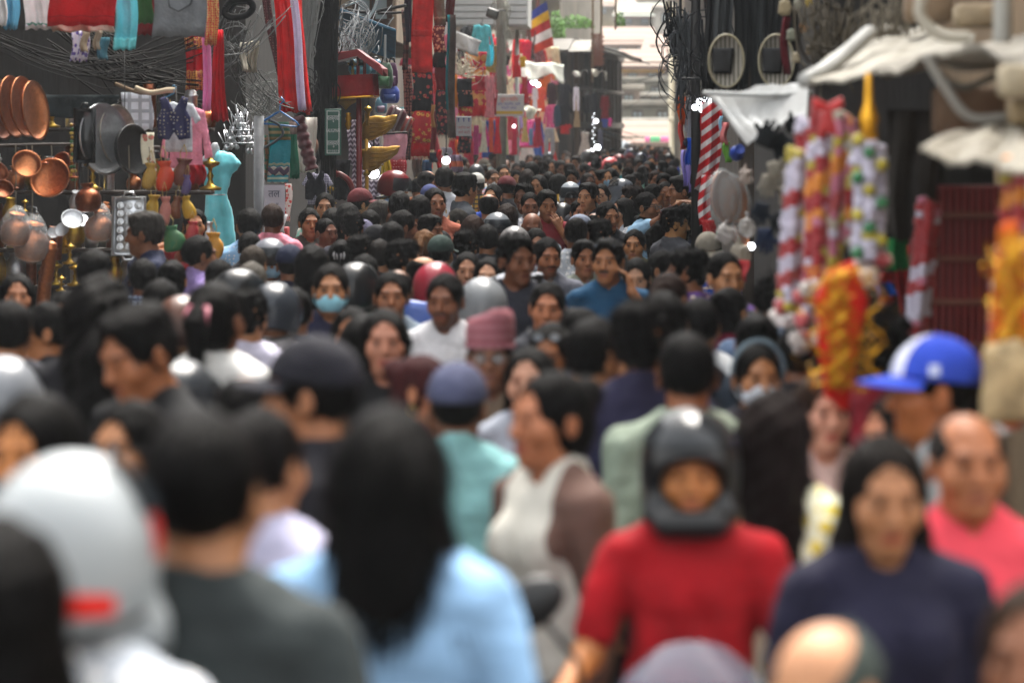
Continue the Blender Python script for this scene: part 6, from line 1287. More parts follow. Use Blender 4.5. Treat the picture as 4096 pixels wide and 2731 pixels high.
for i, (x0, y0, x1, y1) in enumerate(((1392, 520, 1412, 660), (1406, 600, 1430, 800), (1470, 720, 1520, 800), (1448, 640, 1475, 800), (1478, 550, 1520, 590), (1408, 480, 1426, 600))):
    cloth('packet', x0, y0, x1, y1, 40.2, '#6a5864', ['strip of foil packets beside the green sign', 'long strip of printed packets behind the red pole', 'printed packets below the bright lamp', 'packets hanging behind the gilded pole', 'silver packet between the golden wings', 'narrow packet strip above the red pole'][i], 'packet', m=patmat('foil_print', 'zig', '#5a4a58', '#c0b4bc', 40, rough=.3), folds=1)
ob('blue_board', mk('blue_board', *bevbox(-.06, .06, -.02, .02, -.4, .02, .01), M_grey), loc=P(1480, 805, 40.6), color='#4a88b8', label='sky blue board at the foot of the gilded pole', cat='board')
# ---------------------------------------------------------------- shawls
Ys = 45.0
cable([(1380, 40), (1470, 50), (1560, 35), (1625, 22)], .02, '#4a5258', 'steel rail carrying the long shawls', Ys, M_iron, 'rail', 'rail'); cable([(1510, 55), (1580, 52), (1620, 50)], .016, '#5a7078', 'second steel rail behind the shawls', Ys + .5, M_iron, 'rail', 'rail')
cloth('shawl', 1648, -90, 1732, 292, Ys, '#c01a1a', 'very long plain red shawl, front of its row', 'shawl', folds=.9, amp=.02, fringe='#a01414', bands=[(.55, .62, None, '#b01616')])
cloth('shawl', 1650, 290, 1728, 446, Ys, '#16161a', 'black shawl embroidered with red roses below the red shawl', 'shawl', m=M_cloth, folds=.9, amp=.015, fringe='#101014', bands=[(.02, .7, shawl_rose, None)]); cloth('shawl', 1646, 444, 1722, 626, Ys, '#a8141c', 'red and gold flowered shawl, lowest of the front row', 'shawl', folds=.9, amp=.015, fringe='#b02020', bands=[(.02, .7, shawl_gold, None)])
cloth('shawl', 1620, -90, 1650, 170, Ys + .3, '#1a1c2c', 'dark navy shawl beside the long red one', 'shawl', folds=1); cloth('shawl', 1610, 40, 1632, 280, Ys + .5, '#4a2a28', 'brown striped scarf on the left of the row', 'shawl', m=patmat('brown_scarf', 'hstripe', '#4a2a28', '#2a1c1e', 60), folds=.7)
cloth('shawl', 1612, 260, 1648, 640, Ys + .6, '#5a3a38', 'dim patterned shawl column left of the red roses', 'shawl', m=patmat('dim_pattern', 'brocade', '#3a2226', '#8a5a50', 26), folds=1)
cloth('shawl', 1732, -90, 1780, 104, Ys + .2, '#5a4c40', 'taupe wool shawl right of the long red one', 'shawl', folds=.8, bands=[(.82, .86, None, '#7a6a58')]); cloth('shawl', 1732, 104, 1780, 210, Ys + .2, '#3a1820', 'shawl with pink and gold diamonds', 'shawl', m=patmat('diamond_shawl', 'flower', '#5a1822', '#b88a6c', 24, '#8a3038'), folds=.8); cloth('shawl', 1733, 208, 1784, 272, Ys + .2, '#101216', 'plain black shawl under the diamonds', 'shawl', folds=.8)
cloth('shawl', 1742, 262, 1788, 360, Ys + .3, '#5c101c', 'wine shawl with white zigzag', 'shawl', folds=.7); cloth('shawl', 1744, 360, 1790, 540, Ys + .3, '#17161c', 'dark paisley shawl below the wine one', 'shawl', m=shawl_dark, folds=.7, fringe='#2a282c'); cloth('shawl', 1786, 60, 1820, 552, Ys + .1, '#4a4440', 'grey-brown long shawl edge', 'shawl', folds=.5, fringe='#b0a080', dx=6); cloth('scarf', 1786, 60, 1796, 440, Ys - .1, '#206a70', 'thin teal scarf against the grey-brown shawl', 'scarf', folds=.4)
cloth('shawl', 1782, -90, 1818, 90, Ys + .6, '#4a1218', 'dark maroon shawl at the top of the row', 'shawl', folds=.7); cloth('shawl', 1720, 445, 1745, 600, Ys + .5, '#6a2a30', 'wine scarf half hidden by the flowered shawl', 'shawl', folds=.6); cloth('shawl', 1722, 420, 1740, 510, Ys + .2, '#8a6a40', 'ochre scarf end beside the red roses', 'scarf', folds=.5); cloth('shawl', 1718, 240, 1732, 420, Ys + .3, '#3a3028', 'dark leaf scarf behind the red roses', 'scarf', m=shawl_dark, folds=.5)
cloth('shawl', 1712, 610, 1748, 650, Ys + .4, '#181c28', 'folded navy shawl above the crowd', 'shawl', folds=.7); cloth('shawl', 1748, 600, 1766, 680, Ys + .6, '#a01420', 'red scarf by the flat white lamp', 'scarf', folds=.7); cloth('shawl', 1690, 640, 1730, 720, Ys + .8, '#3a5a7a', 'blue-grey cloths heaped below the shawls', 'cloth', folds=2); cloth('shawl', 1650, 630, 1690, 710, Ys + .8, '#5a5450', 'grey cloths bunched below the flowered shawl', 'cloth', folds=2)
cloth('shawl', 1800, 620, 1850, 690, 50, '#8a5a70', 'striped mauve cloths by the arrow notice', 'cloth', m=patmat('mauve_stripe', 'hstripe', '#7a6a80', '#c86a4a', 40), folds=2)
nb, w_, h_ = board('arrow_notice', 1824, 466, 1886, 545, 49.5, '#b8bcc0', 'white notice with three blue up arrows', t=.008, rot=rad(4)); lettering(nb, 'पश्मीना शल', 0, -.01, -.02, .05, '#a83a34', w_ * .8); lettering(nb, 'जाने बाटो', 0, -.01, -.08, .05, '#a83a34', w_ * .75)
for k in (-1, 0, 1): ob('arrow', mk('arrow', [(-.006, -.011, 0), (.006, -.011, 0), (.006, -.011, .035), (.016, -.011, .035), (0, -.011, .055), (-.016, -.011, .035), (-.006, -.011, .035)], [(0, 1, 2, 6), (5, 6, 2, 3, 4)], M_plastic, sm=False), nb, '#2a3a8a', loc=(k * w_ * .33, 0, h_ * .22))
cloth('small_notice', 1768, 590, 1808, 622, 49, '#8a8490', 'grey printed notice above the flat lamp', 'sign', folds=.3, amp=.003)
# ---------------------------------------------------------------- further stalls
Yf = 60
cloth('shawl', 1830, 315, 1890, 428, 52, '#16161a', 'black shawl with pink embroidered band', 'shawl', folds=.8, bands=[(.42, .56, patmat('pink_band', 'flower', '#16161a', '#b86a5a', 18), None)], fringe='#15151a'); cloth('shawl', 1830, 428, 1888, 470, 52, '#a8202c', 'red and gold cloth below the pink-banded shawl', 'shawl', m=shawl_gold, folds=.7); cloth('shawl', 1832, 545, 1886, 612, 52.2, '#1a2420', 'dark green shawl with fringe below arrow notice', 'shawl', m=shawl_dark, folds=.7, fringe='#a05a48'); cloth('shawl', 1810, 300, 1832, 430, 52.4, '#b06a24', 'orange scarf at the edge of the pink-banded shawl', 'scarf', folds=.6); cloth('shawl', 1822, 560, 1834, 640, 52.4, '#c05a2c', 'bright orange scarf low beside the fringe', 'scarf', folds=.6)
tp = cloth('awning', 1800, 140, 1928, 205, 55, '#c8ccca', 'white canvas awning flap slanting over the shawls', 'awning', folds=.8, amp=.06, dx=10); tp.rotation_euler = (0, rad(22), 0)
garment('kurta', 1928, 98, 100, 170, Yf, '#58b4d0', 'turquoise kurta shirt on a hanger high above the street', hanger='#30343a'); cloth('kurta_tail', 1950, 180, 1974, 262, Yf + .2, '#5ab0cc', 'loose turquoise sleeve below the kurta', 'cloth', folds=.8)
cloth('shawl', 1860, 208, 1945, 270, Yf - 2, '#a01450', 'magenta and crimson shawl with gold centre', 'shawl', m=shawl_red, folds=1); cloth('shawl', 1880, 268, 1942, 330, Yf - 2, '#a81830', 'crimson shawl with gold lattice', 'shawl', m=shawl_red, folds=.8); cloth('shawl', 1884, 328, 1942, 365, Yf - 2, '#a01428', 'plain crimson band of the stacked shawls', 'shawl', folds=.8); cloth('shawl', 1888, 363, 1942, 424, Yf - 2, '#a01828', 'crimson shawl with gold crosses, lower', 'shawl', m=shawl_red, folds=.8); cloth('shawl', 1890, 422, 1942, 466, Yf - 2, '#a8141c', 'plain red end of the stacked shawls', 'shawl', folds=.8, fringe='#c09080')
garment('kurta', 1958, 300, 56, 172, Yf + 1, '#c8747c', 'salmon pink kurta hanging beside crimson shawls', hanger=None); cloth('cloth', 1968, 360, 1988, 460, Yf + 1.5, '#7a1c28', 'dark red cloth behind the salmon kurta', 'cloth', folds=.7)
nb, w_, h_ = board('shop_sign', 1976, 378, 2096, 466, 62, '#c4c8c8', 'white shop signboard with red, blue and yellow lines', t=.02); lettering(nb, 'पुरुष र महिला', 0, -.024, h_ * .27, .08, '#c85a3c', w_ * .6); lettering(nb, 'शल, पश्मिना, सारी', 0, -.024, h_ * .05, .06, '#4a5aa8', w_ * .75); lettering(nb, 'सस्तो पसल', 0, -.024, -h_ * .12, .06, '#4a5aa8', w_ * .5)
ob('stripe', mk('stripe', *boxv(-w_ * .46, w_ * .46, -.024, -.0205, -h_ * .4, -h_ * .26), M_plastic, sm=False), nb, '#c8a83a')
fl = thing('floodlight', P(1970, 55, 64), 'black floodlight on an arm under the louvred house', 'floodlight'); ob('housing', mk('housing', *bevbox(-.1, .1, -.04, .04, -.08, .08, .015), M_black), fl, rot=(rad(25), rad(18), 0)); ob('lens', mk('lens', *bevbox(-.08, .08, -.05, -.041, -.06, .06, .004), mat('dull_glass', '#6a706c', .2)), fl, rot=(rad(25), rad(18), 0)); ob('arm', mk('arm', *tube([(0, .03, .02), (.12, .05, .06), (.22, .1, .05)], .012, 6), M_black), fl)
gl = thing('globe_street_lamp', (P(2068, 100, 74).x, 74, 0), 'white globe street lamp on a pale pole', 'street lamp'); zz = P(2068, 100, 74).z; ob('pole', mk('pole', *lathe([(.05, 0), (.04, zz - .1)], 10), M_grey), gl, '#b0b4b0'); ob('globe', mk('globe', *lathe(SPH, 16), mat('opal', '#e0e2dc', .3)), gl, loc=(0, 0, zz), scale=.17); ob('cap', mk('cap', *lathe([(.02, .1), (.09, .07), (.1, .05)], 12), M_grey), gl, '#b8bab4', loc=(0, 0, zz))
ob('utility_pole', mk('utility_pole', *lathe([(.09, 0), (.08, 6.5)], 12), M_grey), loc=(P(2005, 300, 66).x, 66, 0), color='#8c8a80', label='grey concrete utility pole behind the shop signboard', cat='pole')
wires('cable_tangle', 44, (2000, 20, 20, 20, 66), (2010, 300, 16, 60, 66), 0, 0.006, '#8a8a80', 'pale cable bunch strapped to the concrete pole', .3, 6, seed=21); wires('cable_tangle', 28, (1830, 240, 30, 20, 56), (1880, 290, 30, 20, 56), .1, 0.006, '#b8b0a0', 'knot of pale cords above the pink-banded shawl', .6, 5, seed=22)
# striped Buddhist flag
fg = thing('striped_flag', P(2150, 32, 82), 'five-coloured striped Buddhist flag hanging on a slanting staff', 'flag'); fg.scale = (1.3,) * 3
fc = ['#20307a', '#c89a1c', '#a81c20', '#d4d0cc', '#b03018']; k_ = 82 / FPX
for i, c in enumerate(fc):
    V = []; Fc = []; n = 8
    for j in range(n + 1):
        for e in (0, 1):
            u = j / n; t = (i + e) / 5; x = (-32 + 60 * u + 22 * t) * k_; z = (-(20 + 120 * t) + 40 * u * (1 - .4 * t)) * k_; d = .06 * math.sin(u * 7 + t * 2); V += [(x, d, z), (x, d + .006, z)]
    for j in range(n): a = j * 4; Fc += [(a, a + 2, a + 6, a + 4), (a + 1, a + 5, a + 7, a + 3)]
    ob('stripe', mk('stripe', V, Fc, M_cloth), fg, c)
V = []; ob('fly_edge', mk('fly_edge', *[(lambda s: s)(x) for x in (lambda: boxv(22 * k_, 34 * k_, .05, .058, -115 * k_, -25 * k_))()], M_cloth), fg, '#b8582c')
ob('staff', mk('staff', *tube([(-.2, .05, -1.4), (0, .03, -.2), (.17, 0, .25)], .015, 6), M_wood), fg)
# small far garments
G2 = [('dress', 2066, 220, 40, 90, 70, '#b0141c', 'red dress beside the globe lamp pole'), ('tee', 2092, 225, 34, 46, 72, '#c8921c', 'yellow toy-print top under the flag'), ('dress', 2098, 306, 46, 110, 76, '#9c1424', 'dark red dress on the far left stall'), ('kurta', 2140, 350, 30, 90, 78, '#b8bcd0', 'white kurta by the two bulbs'), ('kurta', 2165, 348, 44, 100, 80, '#b0402c', 'orange-red kurta hung aslant'), ('jacket', 2205, 330, 50, 90, 82, '#26161c', 'wine jacket in the shade of the eaves'), ('tee', 2258, 335, 66, 90, 84, '#14161c', 'black printed tee, top of its column'), ('tee', 2258, 415, 66, 90, 84, '#101318', 'black tee, middle of its column'), ('tee', 2260, 495, 60, 42, 84, '#8a1c20', 'red tee under the black ones'), ('trousers', 2305, 350, 26, 94, 86, '#b8b8c4', 'white trousers hanging by the timber house'), ('trousers', 2198, 512, 44, 110, 78, '#7c8084', 'grey trousers at the far left stall'), ('dress', 2152, 468, 50, 118, 76, '#9c1834', 'crimson dress with white hem at far left'), ('dress', 2100, 470, 34, 100, 74, '#c0a860', 'pale yellow dress at far left'), ('kurta', 2058, 470, 34, 150, 70, '#b01c3c', 'raspberry kurta under the signboard'), ('kurta', 2124, 512, 22, 70, 75, '#5a88a8', 'pale blue kurta between the dresses'), ('jacket', 2350, 378, 50, 76, 90, '#1c1e22', 'black jacket on a stand near the bamboo pole'), ('jacket', 2376, 372, 34, 76, 91, '#24262c', 'dark coat next to the black jacket'), ('dress', 2340, 528, 60, 92, 92, '#a8a49c', 'pale grey skirt dress by the light string'), ('kurta', 2420, 384, 42, 92, 96, '#6a1c24', 'maroon kurta at the old timber house'), ('tee', 2420, 470, 34, 40, 97, '#3a4a90', 'blue tee under the maroon kurta'), ('tee', 2440, 472, 20, 34, 98, '#b83a80', 'pink top near the blue tee'), ('dress', 1990, 466, 36, 150, 64, '#b41428', 'red dress with blue trim near the signboard'), ('dress', 2022, 470, 30, 150, 66, '#a8b088', 'pale green dress beside the signboard pole'), ('kurta', 1965, 470, 26, 140, 62, '#c04a2c', 'orange kurta at the fringe of the red shawls'), ('kurta', 2040, 440, 30, 120, 68, '#b8404a', 'coral kurta under the signboard'), ('dress', 2308, 400, 30, 110, 88, '#8a7a60', 'beige dress at the timber house'), ('jacket', 2228, 420, 36, 90, 81, '#2c3a4a', 'slate jacket behind the grey trousers'), ('kurta', 1905, 500, 30, 120, 58, '#a83a70', 'mauve kurta beside the arrow notice'), ('dress', 1935, 480, 34, 130, 59, '#c8c4b0', 'cream dress with red edge near arrow notice'), ('trousers', 2400, 520, 24, 80, 98, '#5c6070', 'dark trousers at the old timber house door')]
for g in G2: garment(*g[:7], g[7], rot=R.uniform(-.4, .4))
for i, (x0, y0, x1, y1, Y, c, lb, tl) in enumerate(((2088, 252, 258 + 2000, 322, 78, '#b8bcb4', 'torn white canvas awning across the far stall', 4), (2085, 428, 2166, 462, 75, '#b4b4a8', 'sagging pale awning flap near the bulbs', 14), (2290, 285, 2350, 300, 86, '#8a8a84', 'small grey tin awning of the far stall', -6), (2370, 285, 2432, 300, 92, '#a8a69c', 'pale awning strip below the brick pillar', 12))):
    o = cloth('awning', x0, y0, x1, y1, Y, c, lb, 'awning', folds=1.6, amp=.08, wave=.1); o.rotation_euler = (rad(-25), rad(tl), 0)
for i, (x, y, px_, Y, lb) in enumerate(((2135, 328, 26, 79, 'round bulb under the torn awning'), (2152, 340, 20, 79.5, 'smaller bulb beside the round one'), (2384, 485, 18, 92, 'large bright bulb by the light string'), (2390, 590, 24, 96, 'glowing lamp just above the far heads'), (2365, 608, 26, 97, 'second glowing lamp above the far heads'), (2056, 505, 14, 70, 'tiny bulb near the signboard'))): bulb(x, y, px_, Y, lb)
st = thing('light_string', P(2374, 455, 92), 'vertical string of small white lights', 'lights'); me = mk('small_bulb', *lathe(SPH, 8), M_lamp)
for k in range(9): ob('small_bulb', me, st, loc=(.02 * (-1) ** k, 0, -k * .085), scale=.02)
ob('cord', mk('cord', *tube([(0, 0, .1), (0, 0, -.8)], .006, 5), M_black), st)
cable([(2470, 320), (2560, 318), (2640, 300), (2680, 285)], .012, '#3a3a3a', 'overhead wire crossing the far street', 108); cable([(2450, 340), (2560, 325), (2680, 270)], .01, '#3a3a3a', 'second overhead wire crossing the far street', 110); cable([(2380, 500), (2440, 470), (2560, 400), (2680, 300)], .008, '#4a4a4a', 'slack thin wire across the far street', 112)
# umbrella and plastic sacks among the far crowd
um = thing('umbrella', (P(2490, 575, 128).x, 128, 0), 'grey open umbrella above the far crowd', 'umbrella'); zz = P(2490, 562, 128).z
V = [(0, 0, zz)]; Fc = []
for r_, dz in ((.2, .05), (.4, .16), (.55, .3)):
    for j in range(16): a = j * math.pi / 8; V.append((r_ * math.cos(a), r_ * math.sin(a), zz - dz + (.03 if j % 2 and r_ > .5 else 0)))
for j in range(16):
    Fc.append((0, 1 + j, 1 + (j + 1) % 16))
    for k in range(2): Fc.append((1 + 16 * k + j, 17 + 16 * k + j, 17 + 16 * k + (j + 1) % 16, 1 + 16 * k + (j + 1) % 16))
ob('canopy', mk('canopy', V, Fc, M_cloth), um, '#8a949c'); ob('shaft', mk('shaft', *tube([(0, 0, zz), (0, 0, zz - .8)], .008, 6), M_black), um)
for i, (x, y, w_, c, lb) in enumerate(((2385, 665, 70, '#c83a44', 'red plastic sack carried above heads'), (2440, 655, 66, '#d0444a', 'second red plastic sack beside it'))):
    F = Fld(axis(-.3, .3, .025), axis(-.3, .3, .025), axis(-.3, .3, .025)); F.ell((0, 0, 0), (.2, .16, .14), 0); F.cap((.05, 0, .1), (.1, 0, .2), .04, .02, .06); F.noise(.012, 25, i); v, q = F.net(); ob('plastic_sack', mkq('plastic_sack', v, q, M_satin), loc=P(x, y, 76), scale=S(w_, 76) / .4, color=c, label=lb, cat='sack', group='red sacks')
ob('awning_strip', mk('awning_strip', *bevbox(-.55, .55, -.1, .1, -.1, .1, .02), patmat('rainbow_strip', 'stripe', '#5aa87a', '#c86a9a', 9)), loc=P(2640, 558, 140), label='small striped green and pink awning at the far end', cat='awning')

# ---------------------------------------------------------------- shelves of stock behind the copper stall
for i, (y, lb) in enumerate(((520, 'upper dark shelf board of the copper stall'), (770, 'middle shelf board of the copper stall'), (1000, 'lower shelf board of the copper stall'), (1150, 'bottom counter board of the copper stall'))):
    sh_ = ob('shelf_board', mk('shelf_board', *bevbox(-S(900, 30) / 2, S(900, 30) / 2, -.16, .16, -.015, .015, .004), M_wood), loc=P(400, y, 30), label=lb, cat='shelf', group='shelves of the copper stall')
KD = [('brass_vase', JUG, M_brass, 'brass vase'), ('copper_jar', GAGRI, M_copper, 'copper jar'), ('steel_tumbler', CYL, M_steel, 'steel tumbler'), ('brass_stand', LAMPB, M_brass, 'brass stand'), ('copper_tumbler', CYL, M_copperd, 'dark copper tumbler'), ('steel_jug', JUG, M_steel, 'steel jug')]
SHP = {}; ORD = 'first second third fourth fifth sixth seventh eighth ninth tenth eleventh twelfth'.split()
for r_, (y, row) in enumerate(((520, 'upper'), (770, 'middle'), (1000, 'lower'), (1150, 'bottom'))):
    xs_ = [-20 + 78 * i + R.uniform(-12, 12) for i in range(12)]
    for i, x in enumerate(xs_):
        nm, pf, mm, wd = KD[(i * 5 + r_ * 2) % 6]
        if nm not in SHP: SHP[nm] = mk(nm, *lathe(pf, 16), mm)
        k = S(R.uniform(62, 92), 30) / (2 * max(a for a, b in pf)) * (.75 if pf is CYL else 1)
        ob(nm, SHP[nm], loc=P(x, y, 30 + R.uniform(-.08, .08)) + Vector((0, 0, .017 + .5 * k)), scale=k, rot=(0, 0, R.random() * 6), label=f'{wd}, {ORD[i]} from the left on the {row} stall shelf', cat=wd.split()[-1], group='stock on the shelves')
cable([(-40, 585), (300, 578), (640, 590)], .012, '#4a4034', 'hanging rail over the copper pans', 27.6, M_wood, 'rail', 'rail')
for i, (x, y0, y1) in enumerate(((105, 582, 612), (205, 582, 640), (352, 582, 745), (395, 582, 850), (515, 582, 772), (300, 582, 780), (62, 582, 868), (128, 582, 905), (597, 588, 660), (658, 588, 655))):
    cable([(x, y0), (x + 2, (y0 + y1) / 2), (x, y1)], .004, '#8a8070', ['cord holding the small copper bowl', 'cord holding the wide copper pan', 'cord holding the dark copper pot', 'cord holding the shiny round pot', 'cord holding the embossed tray', 'cord holding the silver jug', 'cord holding the wrapped pot at the edge', 'cord holding the large wrapped pot', 'cord holding the gold pouch', 'cord holding the orange-red pouch'][i], 27.2, name='cord', cat='cord')

# ---------------------------------------------------------------- the packed rows of clothes further down the left side
rq = random.Random(21); seen_ = set(); FCOL = [('red', '#b01420'), ('crimson', '#9c1030'), ('white', '#c0c0c0'), ('pink', '#c46a80'), ('rose', '#b84a5c'), ('scarlet', '#c8281c'), ('maroon', '#5a1420'), ('magenta', '#b02870'), ('orange', '#c0602a'), ('black', '#17181c'), ('blue', '#2c4a8c'), ('lilac', '#8a7cb0'), ('cream', '#bcb090'), ('teal', '#2a7078'), ('yellow', '#b89a34')]
for k in range(84):
    Y = rq.uniform(63, 97); X = -3.42 + (Y - 66) * .042 + rq.uniform(-.45, .3); Z = rq.choice([rq.uniform(2.2, 2.9), rq.uniform(2.9, 3.6), rq.uniform(3.6, 4.4)]); row = 'low' if Z < 2.9 else 'halfway up' if Z < 3.6 else 'high up'
    kind = rq.choice(['kurta', 'dress', 'tee', 'jacket', 'trousers', 'dress', 'kurta']); wd = {'tee': 'tee shirt'}.get(kind, kind); zn = 'by the signboard pole' if Y < 71 else 'below the louvred house' if Y < 79 else 'beside the globe lamp' if Y < 87 else 'in front of the timber house'
    for _ in range(80):
        cn, cc = rq.choices(FCOL, [7, 6, 7, 6, 5, 5, 3, 3, 2, 2, 2, 2, 3, 1, 2])[0]; lb = f'{cn} {wd} hung {row} {zn}'
        if lb not in seen_: break
    seen_.add(lb); px = VX + X * FPX / Y; py = VY + (HC - Z) * FPX / Y; s = rq.uniform(.8, 1.1)
    garment(kind, px, py, .52 * s * FPX / Y, rq.uniform(.62, .95) * s * FPX / Y, Y, cc, lb, rot=rq.uniform(-.6, .6), group='clothes hung down the left side', m=rq.choice([None, None, None, sequin]))
# ---------------------------------------------------------------- right side: black post and hung clothes
Yr = 29.0
po = ob('black_post', mk('black_post', *bevbox(-.035, .035, -.04, .04, 0, 5, .008), M_black), loc=(P(2783, 300, Yr).x, Yr, 0), label='square black post at the right edge of the street', cat='post')
wires('cable_tangle', 70, (2740, 90, 20, 40, Yr + .5), (2735, 340, 18, 60, Yr + .5), .05, 0.0048, '#4a4e52', 'grey cable tangle clinging to the black post', .35, 13, seed=31)
wires('cable_tangle', 34, (2700, 60, 24, 40, Yr + .8), (2720, 200, 24, 30, Yr + .8), .1, 0.0066, '#1c1f22', 'black cable loops left of the post', .5, 8, seed=32)
wires('cable_tangle', 30, (2830, 60, 30, 60, Yr - 1), (2840, 380, 16, 40, Yr - 1), .05, 0.0048, '#24272a', 'black cables hanging right of the post', .3, 5, seed=33)
cable([(2652, 146), (2680, 142), (2700, 170), (2712, 210)], .014, '#20242a', 'stray black cable end reaching over the street', Yr + .8)
cable([(2726, 316), (2838, 316)], .012, '#1c1e20', 'black iron bracket across the post', Yr - .2, M_iron, 'bracket', 'bracket')
lm = thing('hanging_lamp', P(2674, 35, 44), 'pale cylinder lamp hanging over the street', 'lamp'); ob('drum', mk('drum', *lathe([(.0, -.09), (.04, -.09), (.04, .08), (.0, .085)], 14), M_grey), lm, '#a8a08c'); ob('band', mk('band', *lathe([(.041, -.09), (.0415, -.05), (.041, -.048)], 14), M_black), lm); ob('cord', mk('cord', *tube([(0, 0, .08), (0, 0, .9)], .004, 5), M_black), lm)
for i, (x, y) in enumerate(((2780, 430), (2798, 405), (2812, 412), (2808, 438), (2835, 406), (2820, 400))): bulb(x, y, 26, Yr - .6 + .05 * i, ['lit bulb lowest in the cluster by the post', 'lit bulb in the middle of the cluster', 'lit bulb just right of the cluster middle', 'lit bulb under the cluster', 'lit bulb at the right of the cluster', 'lit bulb at the top of the cluster'][i], cord=.3)
cloth('shirt', 2712, 388, 2746, 500, 31, '#a84820', 'rust orange shirt left of the post', 'shirt', folds=1.2); cloth('shirt', 2716, 490, 2738, 598, 31.3, '#b0403c', 'coral cloth hanging low left of the post', 'cloth', folds=.8)
jk = garment('jacket', 2768, 384, 62, 172, 30, '#9a9ca4', 'grey track jacket with black side stripes', hanger='#e0e0e0')
for s in (-1, 1): ob('stripe', mk('stripe', *tube([(s * .2, -.04, -.05), (s * .255, -.045, -.3), (s * .285, -.04, -.52)], .008, 5), M_cloth), jk, '#15161a')
cloth('trousers', 2738, 552, 2784, 592, 30.3, '#1c1e2c', 'navy cloth folded under the track jacket', 'cloth', folds=1); cloth('trousers', 2745, 552, 2774, 660, 29.8, '#2450b0', 'royal blue trousers under the track jacket', 'trousers', folds=1); cloth('trousers', 2728, 600, 2748, 745, 30.4, '#8a80c0', 'lavender leggings, left leg side', 'leggings', folds=.8); cloth('trousers', 2750, 640, 2784, 770, 30.2, '#8478bc', 'lavender leggings beside the red lace', 'leggings', folds=.9); cloth('trousers', 2766, 560, 2790, 735, 30.1, '#1a1a20', 'black leggings between lavender and lace', 'leggings', folds=.7)
cloth('lace_panel', 2785, 452, 2818, 694, 29, '#a03424', 'brick red lace panel beside the striped cloth', 'cloth', m=patmat('red_lace', 'brocade', '#9c2c20', '#c8604a', 40), folds=.8); cloth('lace_panel', 2806, 420, 2826, 560, 28.6, '#8a1018', 'plain dark red cloth behind the lamp cluster', 'cloth', folds=.8)
stripe_rw = patmat('red_white_stripe', 'dstripe', '#a80c18', '#d0ccd0', 68)
cloth('striped_cloth', 2812, 410, 2895, 760, 27.5, '#a80c18', 'red and white diagonally striped cloth bundle', 'cloth', m=stripe_rw, folds=1.6, amp=.06, dx=-30); cloth('striped_cloth', 2800, 700, 2850, 900, 27.4, '#a80c18', 'lower tail of the red and white striped cloth', 'cloth', m=stripe_rw, folds=1.2, dx=-4); cloth('red_cloth', 2806, 880, 2860, 960, 27, '#980c14', 'sparkling red cloth at the foot of the stripes', 'cloth', m=patmat('red_sparkle', 'dots', '#980c14', '#e0a090', 70), folds=1.4)
cloth('cloth', 2880, 465, 2893, 560, 27.2, '#7aa8c8', 'sky blue strip behind the striped cloth', 'cloth', folds=.5); cloth('cloth', 2886, 490, 2912, 580, 27.1, '#b86a6a', 'dusty pink cloth behind the white tarpaulin', 'cloth', folds=.6); cloth('cloth', 2894, 570, 2922, 650, 27.1, '#5a8a3a', 'leaf green cloth below the tarpaulin', 'cloth', folds=.6)
cloth('banner', 2835, -40, 2868, 60, 28.5, '#8c1418', 'red scarf bunched at the top of the post', 'scarf', folds=1.5); cloth('towel', 2855, 20, 2882, 160, 28, '#a8a8c4', 'white towel slanting beside the post', 'towel', folds=1, dx=-10); cloth('ribbon', 2872, -40, 2884, 210, 27.8, '#7a1420', 'narrow dark red ribbon at the black drapes', 'ribbon', folds=.5)
cable([(2868, 150), (2835, 240), (2868, 290), (2845, 330)], .008, '#8a9298', 'pale cord curling beside the post', 28)
# black reed drapes with round woven panels
for i, (x0, x1, c) in enumerate(((2862, 2935, '#34383a'), (2930, 3000, '#26292b'), (2995, 3070, '#303436'), (3060, 3130, '#202325'), (2820, 2870, '#1c1e20'))):
    cloth('drape', x0, -120, x1, 362, 23.5 + .1 * i, c, ['grey-black drape nearest the post', 'black drape second from the post', 'charcoal drape in the middle of the row', 'black drape beside the second woven fan', 'narrow black drape behind the post'][i], 'drape', folds=2.6, amp=.03, m=mat('drape_cloth', None, .9, noise=(16, .5), bump=(30, .6), stretch=(1, 1, .12)))
for i, (x, lb) in enumerate(((2905, 'oval woven fan with cream rim beside the post'), (3105, 'second oval woven fan near the awning'))):
    fn = thing('woven_fan', P(x, 245, 23), lb, 'fan', 'woven fans'); k_ = 23 / FPX; pts = [(70 * k_ * math.cos(a), -.02, 105 * k_ * math.sin(a)) for a in np.linspace(0, 6.28, 36)[:-1]]
    ob('rim', mk('rim', *tube(pts, .008, 7, True), M_plastic), fn, '#b0a88c'); V = [(x_ * .96, y_ + .01 + e, z_ * .96) for e in (0, .008) for x_, y_, z_ in pts]; n = len(pts)
    ob('weave', mk('weave', V, [tuple(range(n)), tuple(range(2 * n - 1, n - 1, -1))] + [(j, (j + 1) % n, n + (j + 1) % n, n + j) for j in range(n)], patmat('cane_weave', 'stripe', '#6a665e', '#a8a498', 240)), fn)
    v, q = puffy([(-.06, -.08), (.05, -.08), (.07, .08), (-.07, .08)], .012, .012, .008); ob('tassel_block', mkq('tassel_block', v, q, M_iron), fn, loc=(-.02, -.03, 0))
